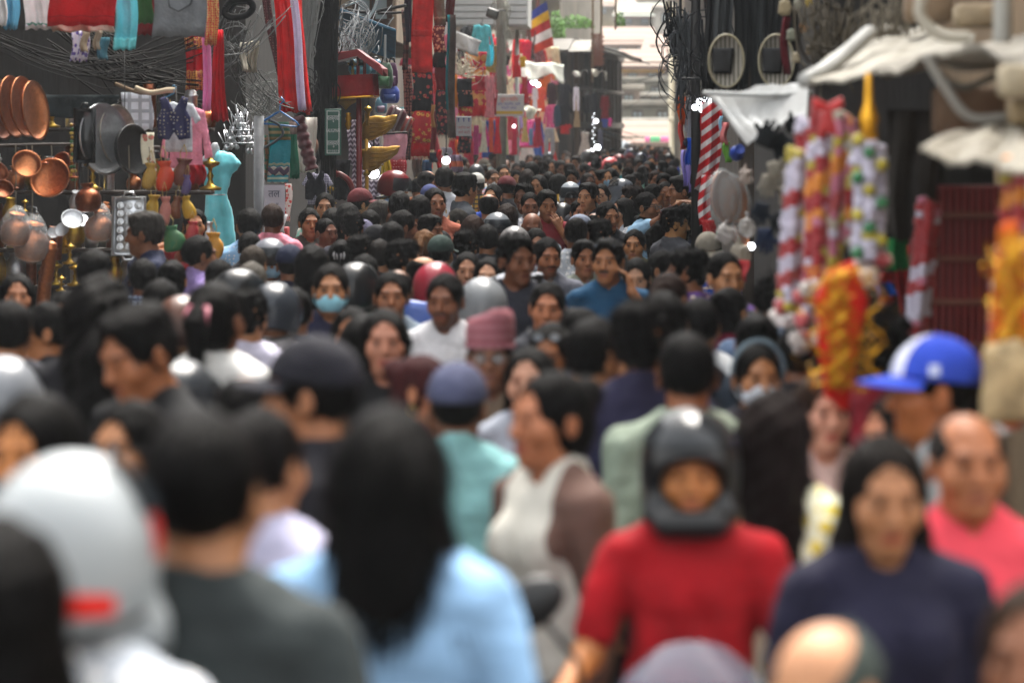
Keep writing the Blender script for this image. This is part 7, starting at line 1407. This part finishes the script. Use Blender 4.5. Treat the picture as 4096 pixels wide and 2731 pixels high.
# hanging masks and trinkets on the dark wall
for i, (x, y, w_, c, lb) in enumerate(((3140, 30, 60, '#a89a78', 'cream straw hat hanging at the top'), (3190, 20, 40, '#8a8a78', 'grey woven bag beside the straw hat'), (3235, 10, 34, '#a8923c', 'yellow trinket at the top of the dark wall'), (3165, 140, 44, '#8a8f7c', 'pale green glass ornament'), (3215, 110, 40, '#a8743c', 'orange mask among trinkets'), (3260, 120, 34, '#3a4258', 'blue-grey purse on the dark wall'), (3185, 230, 40, '#b0a488', 'bone-coloured trinket near the awning'), (3240, 200, 38, '#6a5a40', 'brown mask in the shade'))):
    v, q = puffy([(-.5, -.4), (-.2, -.6), (.3, -.55), (.5, -.1), (.35, .4), (.0, .6), (-.4, .4)], .2, .07, .03, i); ob('trinket', mkq('trinket', v, q, M_satin), loc=P(x, y, 21.5), scale=S(w_, 21.5), color=c, label=lb, cat='trinket', group='trinkets on the dark wall'); 
cloth('cloth', 3128, 70, 3160, 300, 22, '#4a1018', 'dark red cloth strip between the fans and trinkets', 'cloth', folds=.8)
wires('cable_tangle', 60, (3300, 40, 60, 40, 20), (3330, 250, 50, 60, 19), .1, 0.0048, '#3a3428', 'brown tangle of dry twigs and wire behind the awning', .4, 4, seed=41); wires('cable_tangle', 40, (3560, 60, 50, 60, 16), (3520, 200, 30, 30, 16), .1, 0.0054, '#6a6458', 'grey brushwood bundle standing on the awning', .4, 3, seed=42)
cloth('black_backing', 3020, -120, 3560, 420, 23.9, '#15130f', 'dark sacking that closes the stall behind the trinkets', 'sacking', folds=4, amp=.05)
# tin awnings
M_tin = mat('weathered_tin', None, .75, .2, noise=(5, .45), bump=(10, .6))
def sheet4(name, c4, label, col, cat='awning', m=None, n=18, corr=.004, t=.012, sag=.0):
    a, b_, c, d = [P(*p) for p in c4]; V = []; Fc = []; o0 = a.copy()
    for e in (0, 1):
        for i in range(n + 1):
            for j in range(n + 1):
                u, v = i / n, j / n; p = a.lerp(b_, u).lerp(d.lerp(c, u), v) - o0; p = p + Vector((0, 0, corr * math.sin(u * 40) + .02 * math.sin(u * 7 + 3 * v) * v * 0 + .018 * math.sin(u * 9.3 + 2.1) * math.sin(v * 5 + u * 4) - sag * math.sin(math.pi * u) * math.sin(math.pi * v) - t * e)); V.append(p)
    q = (n + 1) ** 2
    for i in range(n):
        for j in range(n): k = i * (n + 1) + j; Fc += [(k, k + n + 1, k + n + 2, k + 1), (q + k, q + k + 1, q + k + n + 2, q + k + n + 1)]
    for i in range(n):
        for k, st in ((i * (n + 1), n + 1), (i * (n + 1) + n, n + 1), (i, 1), (n * (n + 1) + i, 1)): Fc.append((k, k + st, q + k + st, q + k))
    return ob(name, mk(name, V, Fc, m or M_tin, sm=False), loc=o0, color=col, label=label, cat=cat)
sheet4('tin_awning', [(3205, 330, 14.5), (3870, 215, 12.5), (3900, 130, 15.5), (3480, 100, 17.5)], 'weathered grey tin awning above the garlands', '#a09c90')
sheet4('tin_awning', [(3480, 290, 12.6), (3880, 190, 12), (4120, 270, 11.5), (4130, 120, 13.5)], 'second tin sheet lapping over at right', '#8e8a80')
sheet4('tin_awning', [(3680, 590, 11), (4130, 700, 10), (4130, 470, 12), (3990, 480, 13)], 'lower grey tin awning at the right edge', '#9a9486')
sheet4('white_tarpaulin', [(2822, 372, 19), (3235, 330, 17.5), (3225, 470, 17), (2990, 560, 18)], 'white tarpaulin corner stretched over the glove stall', '#b8bcbc', 'tarpaulin', M_satin, corr=.004, sag=.06)
cable([(2818, 372, 18.9), (3060, 380, 18), (3240, 372, 17.4)], .012, '#b0b4b4', 'pale bar holding the tarpaulin edge', 18, M_grey, 'rail', 'rail')
cable([(3215, 325, 14.4), (3330, 260, 14.6), (3480, 130, 15)], .03, '#b0b2b0', 'pale pipe along the awning edge', 14, M_grey, 'pipe', 'pipe')
cable([(3700, 220), (3780, 350), (3880, 470), (4030, 468)], .017, '#8c8a84', 'thick grey cable drooping below the awning', 12.2); cable([(3740, 230), (3850, 270), (3990, 262)], .014, '#7c7a74', 'grey cable slung under the tin awning', 12.3); cable([(3760, 310), (3860, 350), (3990, 300)], .012, '#6a6862', 'thin grey cable below the slung one', 12.4); cable([(4010, -40), (4012, 60), (4010, 170)], .03, '#a4a49e', 'vertical pale pipe at the top right', 12, M_grey, 'pipe', 'pipe'); cable([(3880, 150), (3760, 140), (3680, 60), (3700, -40)], .02, '#b0aca0', 'pale hose looping at the top right', 12.6)
for i, (x0, y0, x1, y1, Y, c, lb) in enumerate(((4000, 260, 4140, 390, 11.6, '#a89c84', 'pale wooden box under the eaves at right'), (3735, 350, 4010, 540, 13.4, '#6a5440', 'brown board wall panel below the awning'), (4040, 400, 4140, 500, 11.8, '#8c7a5c', 'tan box above the lower awning'), (3620, -60, 3800, 90, 15.6, '#8a7660', 'tan crate on top of the awning'), (3820, 20, 4000, 110, 15, '#9a8a70', 'pale plank box beside the pipe'))):
    ob('wooden_box', mk('wooden_box', *bevbox(-S(x1 - x0, Y) / 2, S(x1 - x0, Y) / 2, -.12, .12, -S(y1 - y0, Y) / 2, S(y1 - y0, Y) / 2, .012), mat('raw_wood', None, .8, noise=(6, .4), bump=(14, .5))), loc=P((x0 + x1) / 2, (y0 + y1) / 2, Y), color=c, label=lb, cat='box')
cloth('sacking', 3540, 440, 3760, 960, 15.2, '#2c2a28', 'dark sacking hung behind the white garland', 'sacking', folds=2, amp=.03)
# gloves, shoes and plates stall
GL = [(-.35, -.5), (-.4, -.1), (-.7, .1), (-.62, .28), (-.36, .14), (-.34, .5), (-.18, .52), (-.16, .2), (-.1, .6), (.06, .6), (.06, .2), (.14, .54), (.28, .5), (.24, .12), (.38, .34), (.48, .26), (.36, -.1), (.32, -.5)]
v, q = puffy(GL, .16, .04, .02); glove = mkq('glove', v, q, M_cloth)
for i, (x, y, w_, c, rt, lb) in enumerate(((3075, 540, 110, '#0f1418', .4, 'black work glove under the tarpaulin'), (3130, 590, 120, '#121a20', 2.6, 'black glove hanging upside down beside it'), (3170, 500, 80, '#14181a', 1.2, 'dark mitten by the garland post'), (3110, 690, 100, '#a8a294', 2.9, 'off-white cotton glove below the black ones'), (3070, 740, 90, '#9a9488', 3.3, 'second off-white glove in the bunch'), (3150, 780, 90, '#b0aa9c', 2.8, 'off-white glove with spread fingers'), (3180, 700, 70, '#a09888', 3.0, 'off-white glove nearest the garlands'), (3040, 850, 90, '#1c2430', 3.4, 'navy glove low in the bunch'), (3115, 890, 90, '#20242a', 2.7, 'charcoal glove below the off-white ones'), (3060, 960, 100, '#24304a', 3.1, 'blue glove lowest in the bunch'), (3150, 960, 90, '#8a8a88', 3.0, 'grey glove beside the blue one'))):
    ob('glove', glove, loc=P(x, y, 16.4 + .06 * i), rot=(R.uniform(-.3, .3), rt, R.uniform(-.6, .6)), scale=S(w_, 16.4), color=c, label=lb, cat='glove', group='hanging gloves')
for i, (x, y, w_, rt, lb) in enumerate(((2880, 790, 210, (84, 8, 58), 'copper tray in clear plastic, outermost'), (2915, 800, 190, (84, 14, 50), 'copper tray second in the plastic bundle'), (2940, 830, 180, (82, 6, 62), 'copper tray third in the plastic bundle'), (2955, 950, 90, (60, 10, 30), 'small copper bowl under the trays'))):
    o = pot('copper_tray', DISH, x, y, w_, 21 + .1 * i, M_copper, lb, 'tray', rt, 'copper trays on the right')
    ob('wrapper', mk('wrapper', *lathe([(0, -.05), (.5, -.03), (.56, .1), (.5, .2), (0, .22)], 16), M_clear), o)
for i, (x, y, w_, c, lb) in enumerate(((2900, 930, 80, '#b8b4b0', 'crumpled clear plastic bag below the copper trays'), (2960, 1010, 90, '#a8a090', 'clear bag with small parts low at the stall'), (2990, 900, 80, '#c0bcb8', 'white plastic bundle beside the gloves'), (2985, 700, 70, '#b8aaa0', 'clear wrapped bundle above the trays'))):
    F = Fld(axis(-.7, .7, .07), axis(-.5, .5, .07), axis(-.8, .8, .07)); F.ell((0, 0, -.1), (.45, .3, .5), 0); F.cap((0, 0, .3), (0, 0, .6), .12, .05, .1); F.noise(.06, 8, i); v, q = F.net(); ob('plastic_bag', mkq('plastic_bag', v, q, mat('cloudy_plastic', None, .25, alpha=.75, bump=(5, .8))), loc=P(x, y, 20.6 + .1 * i), scale=S(w_, 20.6), color=c, label=lb, cat='bag', group='plastic bags at the stall')
bulb(3005, 985, 30, 20.8, 'warm glowing bulb low at the glove stall'); o = pot('blue_brush', JUG, 2950, 610, 60, 22, M_plastic, 'blue plastic brush head under the tarpaulin', 'brush', (70, 30, 0), color='#2a4aa8')
bx = cloth('red_check_bundle', 2830, 1040, 2990, 1130, 19, '#1a1a1c', 'black bundle with red stripes above the crowd', 'bundle', m=patmat('black_red', 'stripe', '#1c1c1e', '#8a1c20', 26), folds=1.6, amp=.08)
cloth('white_slippers', 2772, 790, 2806, 860, 33.5, '#c0c4c8', 'white slippers in the pointing man\'s reach', 'slippers', folds=1.2); cloth('peach_panel', 2700, 800, 2790, 880, 34.5, '#b89070', 'peach coloured stall counter behind the pointing man', 'counter', folds=.2, amp=.003)
# ---------------------------------------------------------------- garlands
rsg = np.random.RandomState(3); v, f = lathe([(.2, -.5), (.42, -.46), (.5, -.3), (.42, -.12), (.5, .05), (.42, .2), (.5, .36), (.4, .48), (.2, .5)], 18)
frill = mk('petal_ring', [(a * (1 + .18 * (i % 2) + .08 * rsg.rand()), b_ * (1 + .18 * (i % 2) + .08 * rsg.rand()), c + .03 * rsg.randn()) for i, (a, b_, c) in enumerate(v)], f, mat('petal_foil', None, .45, noise=(6, .25), sheen=.3))
def garland(pts, w_, Y, seq, label, n, tip=None):
    """a strand of bunched paper petals through pixel points: three thin strings side by side"""
    o = thing('garland', P(*pts[0], Y), label, 'garland', 'festival garlands'); p0 = P(*pts[0], Y); q = [P(*p, Y) - p0 for p in pts]; seg = [(q[i + 1] - q[i]).length for i in range(len(q) - 1)]; T = sum(seg); h = T / n
    for k, st in [(k, st) for st in range(3) for k in range(n)]:
        d = min(max((k + .5 + (.33 * st - .33) * 1.3) * h, 0), T * .999); i = 0
        while i < len(seg) - 1 and d > seg[i]: d -= seg[i]; i += 1
        p = q[i].lerp(q[i + 1], d / seg[i]); dr = q[i + 1] - q[i]; s = seq[((k + st) // 2) % len(seq)] if R.random() > .12 else R.choice([W_, P_k, Y_])
        ob('petal_ring', frill, o, s, loc=p + Vector((S(w_, Y) * (-.32 + .32 * st) + R.uniform(-.004, .004), S(w_, Y) * (.25, -.25, .15)[st], 0)), rot=(R.uniform(-.15, .15), math.atan2(-dr.x, -dr.z) + math.pi + R.uniform(-.2, .2), R.uniform(0, 3)), scale=(S(w_, Y) * R.uniform(.4, .56),) * 2 + (h * R.uniform(.9, 1.15),))
    if tip:
        for k in range(tip): ob('paper_flower', frill, o, R.choice(['#c8c0bc', '#b84a50', '#d8d0d0']), loc=q[-1] + Vector((R.uniform(-.06, .06), R.uniform(-.04, .04), R.uniform(-.12, .02))), rot=(R.random() * 3, R.random() * 3, 0), scale=(S(w_, Y) * .7, S(w_, Y) * .7, .035))
    return o
W_, R_, O_, Y_, P_k, G_, M_ = '#c8c4d8', '#a01420', '#d88420', '#b8a834', '#c0708a', '#2f6a44', '#a8383c'
garland([(3195, 600), (3170, 900), (3150, 1240)], 78, 13, [Y_, W_, W_, R_, W_, W_, R_, W_, M_, W_], 'garland of white and red petals, leftmost strand', 20, 5)
garland([(3235, 480), (3225, 800), (3230, 1250)], 86, 13.3, [W_, R_, P_k, R_, W_, R_, W_], 'red and white garland second from the left', 22, 6)
garland([(3290, 450), (3270, 760), (3262, 1150)], 82, 12.8, [R_, R_, W_, R_, O_, R_, O_, R_], 'red garland with orange bands under the bow', 20, 5)
garland([(3360, 440), (3345, 800), (3330, 1100)], 66, 13.1, ['#b0a898', P_k, Y_, O_, P_k, M_], 'pink and olive garland behind the orange bands', 18, 5)
garland([(3395, 470), (3400, 700), (3390, 980)], 56, 13.4, [O_, P_k, '#a8a890', P_k, Y_, R_], 'slim mixed garland beside the white one', 16)
wgl = garland([(3475, 560), (3478, 800), (3474, 1040)], 118, 12.6, [W_, W_, W_, W_], 'thick white garland with yellow-green rosettes on gold cord', 12, 5)
for k in range(10): ob('rosette', frill, wgl, ['#b0a028', '#2f7a4c'][k % 2], loc=(S(-48 + 48 * (k % 3), 12.6), -S(62, 12.6) * .9, -k * S(50, 12.6)), scale=(.035, .035, .03), rot=(1.2, 0, k))
ob('gold_cord', mk('gold_cord', *lathe([(.03, 0), (.026, .04), (.034, .07), (.016, .12), (.01, .22)], 12), M_tinsel), wgl)
garland([(3720, 800), (3690, 1100), (3650, 1420)], 84, 14.4, [R_, R_, R_, R_, R_, W_, R_, W_, W_, R_, R_], 'slender red garland with white bands at the shutter', 22)
garland([(4080, 640), (4070, 900), (4020, 1300), (4040, 1560)], 120, 10.6, [O_, M_, O_, R_, P_k, O_, R_, O_], 'orange and red garland at the right edge', 26, 6)
bw_ = thing('red_bow', P(3310, 430, 12.7), 'red satin bow tied above the garlands', 'bow'); bw_.scale = (.72,) * 3
for s in (-1, 1):
    v, q = puffy([(0, -.012), (s * .03, -.03), (s * .075, -.02), (s * .08, .03), (s * .03, .02), (0, .012)], .018, .006, .003); ob('loop', mkq('loop', v, q, M_satin), bw_, '#b81014', rot=(0, s * -.3, 0))
v, q = puffy([(-.02, 0), (.02, 0), (.05, -.14), (.0, -.12), (-.05, -.14)], .01, .006, .004); ob('tail', mkq('tail', v, q, M_satin), bw_, '#a80e12')
def tinsel(x0, y0, x1, y1, Y, n, label, core, cc='#c01810'):
    o = ob('tinsel_garland', core, loc=P((x0 + x1) / 2, (y0 + y1) / 2, Y), color=cc, label=label, cat='garland'); rs = random.Random(n); V = []; Fc = []
    for k in range(n):
        a, b_ = rs.gauss(0, .27), rs.uniform(-.54, .54); c = Vector((a * S(x1 - x0, Y), -.05 * math.cos(a * 3) * rs.uniform(.6, 1.4), b_ * S(y1 - y0, Y))); u = Vector((rs.gauss(0, 1), rs.gauss(0, 1), rs.gauss(0, 1))).normalized() * .006; w2 = u.orthogonal().normalized() * .005; i = len(V); V += [c - u, c + w2, c + u, c - w2]; Fc.append((i, i + 1, i + 2, i + 3))
    ob('tinsel', mk('tinsel', V, Fc, M_tinsel, sm=False), o)['kind'] = 'stuff'
    for k in range(5):
        p = [Vector((S(rs.uniform(-.4, .4) * (x1 - x0), Y), -.07, S((.5 - t) * (y1 - y0), Y))) + Vector((.03 * math.sin(t * 9 + k), 0, 0)) for t in np.linspace(0, 1, 14)]; m_ = p[6].x
        ob('gold_braid', mk('gold_braid', *tube([Vector((m_ + .03 * math.sin(i * 1.3 + k), q_.y, q_.z)) for i, q_ in enumerate(p)], [.003 + .003 * (i % 2) for i in range(14)], 6), M_tinsel), o)
    return o
v, q = puffy([(-.05, -.2), (.02, -.26), (.05, -.05), (.08, .08), (.04, .2), (-.04, .17), (-.08, .08), (-.07, -.06)], .04, .014, .012); tinsel(3250, 1080, 3480, 1540, 11.2, 1000, 'red velvet garland glittering with gold tinsel', mkq('velvet_core', v, q, M_cloth))
v, q = puffy([(-.03, -.26), (.03, -.28), (.05, 0), (.03, .28), (-.03, .26), (-.05, 0)], .035, .014, .012); tinsel(3960, 960, 4110, 1640, 9.9, 900, 'gold tinsel fringe on the orange garland at right edge', mkq('fringe_core', v, q, M_cloth), '#c0541a')
v, q = puffy([(-.06, -.1), (.07, -.1), (.08, .05), (.03, .1), (-.05, .08)], .04, .012, .012); ob('straw_tassel', mkq('straw_tassel', v, q, mat('straw', '#a8926c', .9, bump=(20, 1), noise=(20, .5))), loc=P(4020, 1520, 9.8), label='cream straw tassel at the right edge', cat='tassel', scale=1.1)
# red lattice shutter and coloured cloth in the dark shop
rs_ = thing('red_lattice_shutter', P(3830, 1500, 15.6), 'dark red folding lattice shutter behind the red garland', 'shutter'); W2, H2 = S(380, 15.6), S(760, 15.6)
ob('panel', mk('panel', *bevbox(-W2 / 2, W2 / 2, .0, .03, 0, H2, .006), M_grey), rs_, '#5a1214')
sm_ = mk('slat', *bevbox(-.008, .008, -.02, -.001, .01, H2 - .01, .003), M_grey, sm=False)
for k in range(13): ob('slat', sm_, rs_, '#7a1a1a', loc=(-W2 / 2 + W2 * (k + .5) / 13, 0, 0))
cm_ = mk('crossbar', *bevbox(-W2 / 2 - .01, W2 / 2 + .01, -.035, -.021, -.012, .012, .003), M_grey, sm=False)
for k in range(4): ob('crossbar', cm_, rs_, '#6a3a2c', loc=(0, 0, H2 * (k + .7) / 4.4))
cloth('recess_shade_sheet', 3430, 640, 4200, 1700, 17.6, '#12100e', 'black sheet standing in for the shade inside the shop at right', 'backdrop', folds=5, amp=.03)  # black sheet colours in the shade of the shop interior
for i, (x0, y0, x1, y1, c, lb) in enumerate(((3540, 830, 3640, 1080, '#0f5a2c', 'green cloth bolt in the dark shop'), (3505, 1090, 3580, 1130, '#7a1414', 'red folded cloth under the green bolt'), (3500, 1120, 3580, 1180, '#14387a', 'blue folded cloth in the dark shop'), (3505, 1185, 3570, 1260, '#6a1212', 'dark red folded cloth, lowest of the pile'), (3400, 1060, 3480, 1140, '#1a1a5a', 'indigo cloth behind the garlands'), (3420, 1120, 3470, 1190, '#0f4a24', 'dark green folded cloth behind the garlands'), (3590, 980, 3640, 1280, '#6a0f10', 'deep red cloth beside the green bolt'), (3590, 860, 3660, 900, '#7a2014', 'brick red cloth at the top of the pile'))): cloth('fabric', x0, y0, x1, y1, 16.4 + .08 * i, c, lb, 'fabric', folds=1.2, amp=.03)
cloth('checked_shirt', 3950, 1560, 4060, 1720, 12.5, '#a8a4b8', 'purple checked cloth beside the blue cap', 'cloth', m=check_p, folds=1.2)
pot('yellow_ball', SPH, 3965, 1665, 76, 11.4, M_cloth, 'fuzzy lime yellow pompom beyond the blue cap', 'pompom', color='#b8b828')
# ---------------------------------------------------------------- motorcycle and rider in the foreground
Ym = 10.2
P_(2760, 1640, 500, 2, 'rider', None, '#9a0c18', 'motorcyclist in red tee and black helmet facing us', [('helmet', '#0e1013')], skin='#a86a38', lo=.86, hi=.96, group='people in the crowd')
rp = [o for o in bpy.data.objects if o.get('label', '').startswith('motorcyclist')][0]
mb = thing('motorcycle', (rp.location.x, rp.location.y, 0), 'motorcycle with pale windscreen and round mirrors carrying the red rider', 'motorcycle', rot=0); s_ = rp.scale[0]
hb = s_ * 1.04
ob('handlebar', mk('handlebar', *tube([(-.42, -.4, hb - .03), (-.3, -.46, hb), (-.12, -.52, hb + .0), (.12, -.52, hb), (.3, -.46, hb), (.42, -.4, hb - .03)], .014, 8), M_steel), mb)
for s in (-1, 1):
    g = ob('grip', mk('grip', *tube([(s * .3, -.45, hb), (s * .44, -.395, hb - .035)], .021, 10), M_black), mb); ob('bar_end', mk('bar_end', *lathe(SPH, 12), M_steel), g, loc=(s * .455, -.39, hb - .038), scale=.045)
    ob('brake_lever', mk('brake_lever', *tube([(s * .26, -.5, hb), (s * .36, -.53, hb - .01), (s * .44, -.49, hb - .03)], .008, 6), M_steel), mb)
    ob('mirror_stem', mk('mirror_stem', *tube([(s * .25, -.47, hb + .01), (s * .26, -.48, hb + .12), (s * .34, -.5, hb + .22)], .008, 7), M_black), mb)
    F = Fld(axis(-.12, .12, .01), axis(-.06, .06, .01), axis(-.08, .08, .01)); F.ell((0, 0, 0), (.1, .035, .06), 0); F.cut((0, 1, 0), .006); v, q = F.net(); mo = ob('mirror', mkq('mirror', v, q, M_black), mb, loc=(s * .38, -.5, hb + .25), rot=(0, s * .5, 0)); ob('glass', mk('glass', *bevbox(-.075, .075, .008, .012, -.04, .04, .015), mat('mirror_glass', '#c0c8cc', .05, 1)), mo)
    ob('indicator', mk('indicator', *lathe(SPH, 10), mat('amber_lens', '#c86a1c', .2)), mb, loc=(s * .22, -.62, hb - .2), scale=.06)
F = Fld(axis(-.3, .3, .02), axis(-.95, -.4, .02), axis(hb - .5, hb + .2, .02)); F.ell((0, -.6, hb - .18), (.2, .17, .2), 0); F.cap((-.14, -.55, hb - .1), (.14, -.55, hb - .1), .08, None, .06); v, q = F.net(); ob('fairing', mkq('fairing', v, q, M_gloss), mb, '#0d0f12')
V = []; Fc = []; n = 12
for e in (0, .006):
    for i in range(7):
        for j in range(n + 1): a = rad(-70 + 140 * j / n); k = i / 6; r_ = .2 * math.sqrt(max(1 - (k * .93) ** 2.4, .02)) + .02; V.append(((r_ - e) * math.sin(a), -.62 + .1 * k - (r_ - e) * .6 * math.cos(a) + .08, hb - .1 + .27 * k - .05 * (1 - math.cos(a)) * k))
for i in range(6):
    for j in range(n): a = i * (n + 1) + j; o7 = 7 * (n + 1); Fc += [(a, a + 1, a + n + 2, a + n + 1), (o7 + a, o7 + a + n + 1, o7 + a + n + 2, o7 + a + 1)]
ob('windscreen', mk('windscreen', V, Fc, mat('smoky_screen', '#6a7888', .1, alpha=.4, coat=.8)), mb)
hl = ob('headlight', mk('headlight', *lathe(SPH, 16), mat('headlight_glass', '#d8dce4', .08)), mb, loc=(0, -.74, hb - .2), scale=(.2, .1, .15))
ob('tank', mk('tank', *lathe([(0, -.5), (.3, -.45), (.45, -.2), (.5, .1), (.4, .4), (0, .5)], 16), M_gloss), mb, '#7a1018', loc=(0, -.22, hb - .25), rot=(rad(80), 0, 0), scale=(.3, .24, .5))
ob('seat', mk('seat', *bevbox(-.14, .14, -.1, .55, hb - .34, hb - .24, .04), M_black), mb)
ob('engine', mk('engine', *bevbox(-.16, .16, -.3, .2, .28, .6, .05), M_iron), mb)
for nm, y in (('front_wheel', -.72), ('rear_wheel', .62)):
    wh = ob(nm, mk('tyre', *tube([(0, y + .27 * math.cos(a), .3 + .27 * math.sin(a)) for a in np.linspace(0, 6.283, 29)[:-1]], .05, 8, True), M_black), mb); ob('rim', mk('rim', *tube([(0, y + .2 * math.cos(a), .3 + .2 * math.sin(a)) for a in np.linspace(0, 6.283, 25)[:-1]], .018, 6, True), M_steel), wh)
    ob('hub', mk('hub', *join([tube([(-.05, y, .3), (.05, y, .3)], .05, 10)] + [tube([(0, y, .3), (0, y + .19 * math.cos(a), .3 + .19 * math.sin(a))], .008, 4) for a in np.linspace(0, 6.283, 7)[:-1]]), M_steel), wh)
for s in (-1, 1): ob('fork', mk('fork', *tube([(s * .09, -.5, hb - .02), (s * .09, -.72, .3)], .022, 8), M_steel), mb)
# phone and shoulder loads
ph = [o for o in bpy.data.objects if o.get('label', '').startswith('moustached man')][0]
ob('phone', mk('phone', *bevbox(-.006, .006, -.035, .035, -.075, .075, .004), M_black), mw=ph.matrix_basis @ Matrix.Translation((.098, -.055, 1.56)) @ Euler((.25, .1, 0)).to_matrix().to_4x4(), label='black mobile phone held to the ear of the moustached man', cat='phone')
v, q = puffy([(-.26, -.08), (-.05, -.14), (.26, .02), (.3, .12), (.1, .14), (-.1, .08), (-.28, .0)], .09, .02, .012); ob('shoulder_load', mkq('shoulder_load', v, q, patmat('printed_plastic', 'flower', '#16181c', '#a8acb4', 9, '#5a6068', rough=.3)), loc=P(1990, 1170, 20.4), label='black and white printed plastic sack carried on a shoulder', cat='sack', scale=.85)
v, q = puffy([(-.1, -.1), (.1, -.1), (.11, .08), (-.09, .1)], .03, .012, .004); ob('blue_bag', mkq('blue_bag', v, q, M_satin), loc=P(1690, 1275, 19.6), color='#4a68b8', label='periwinkle blue carrier held at the bearded man\'s chest', cat='bag')
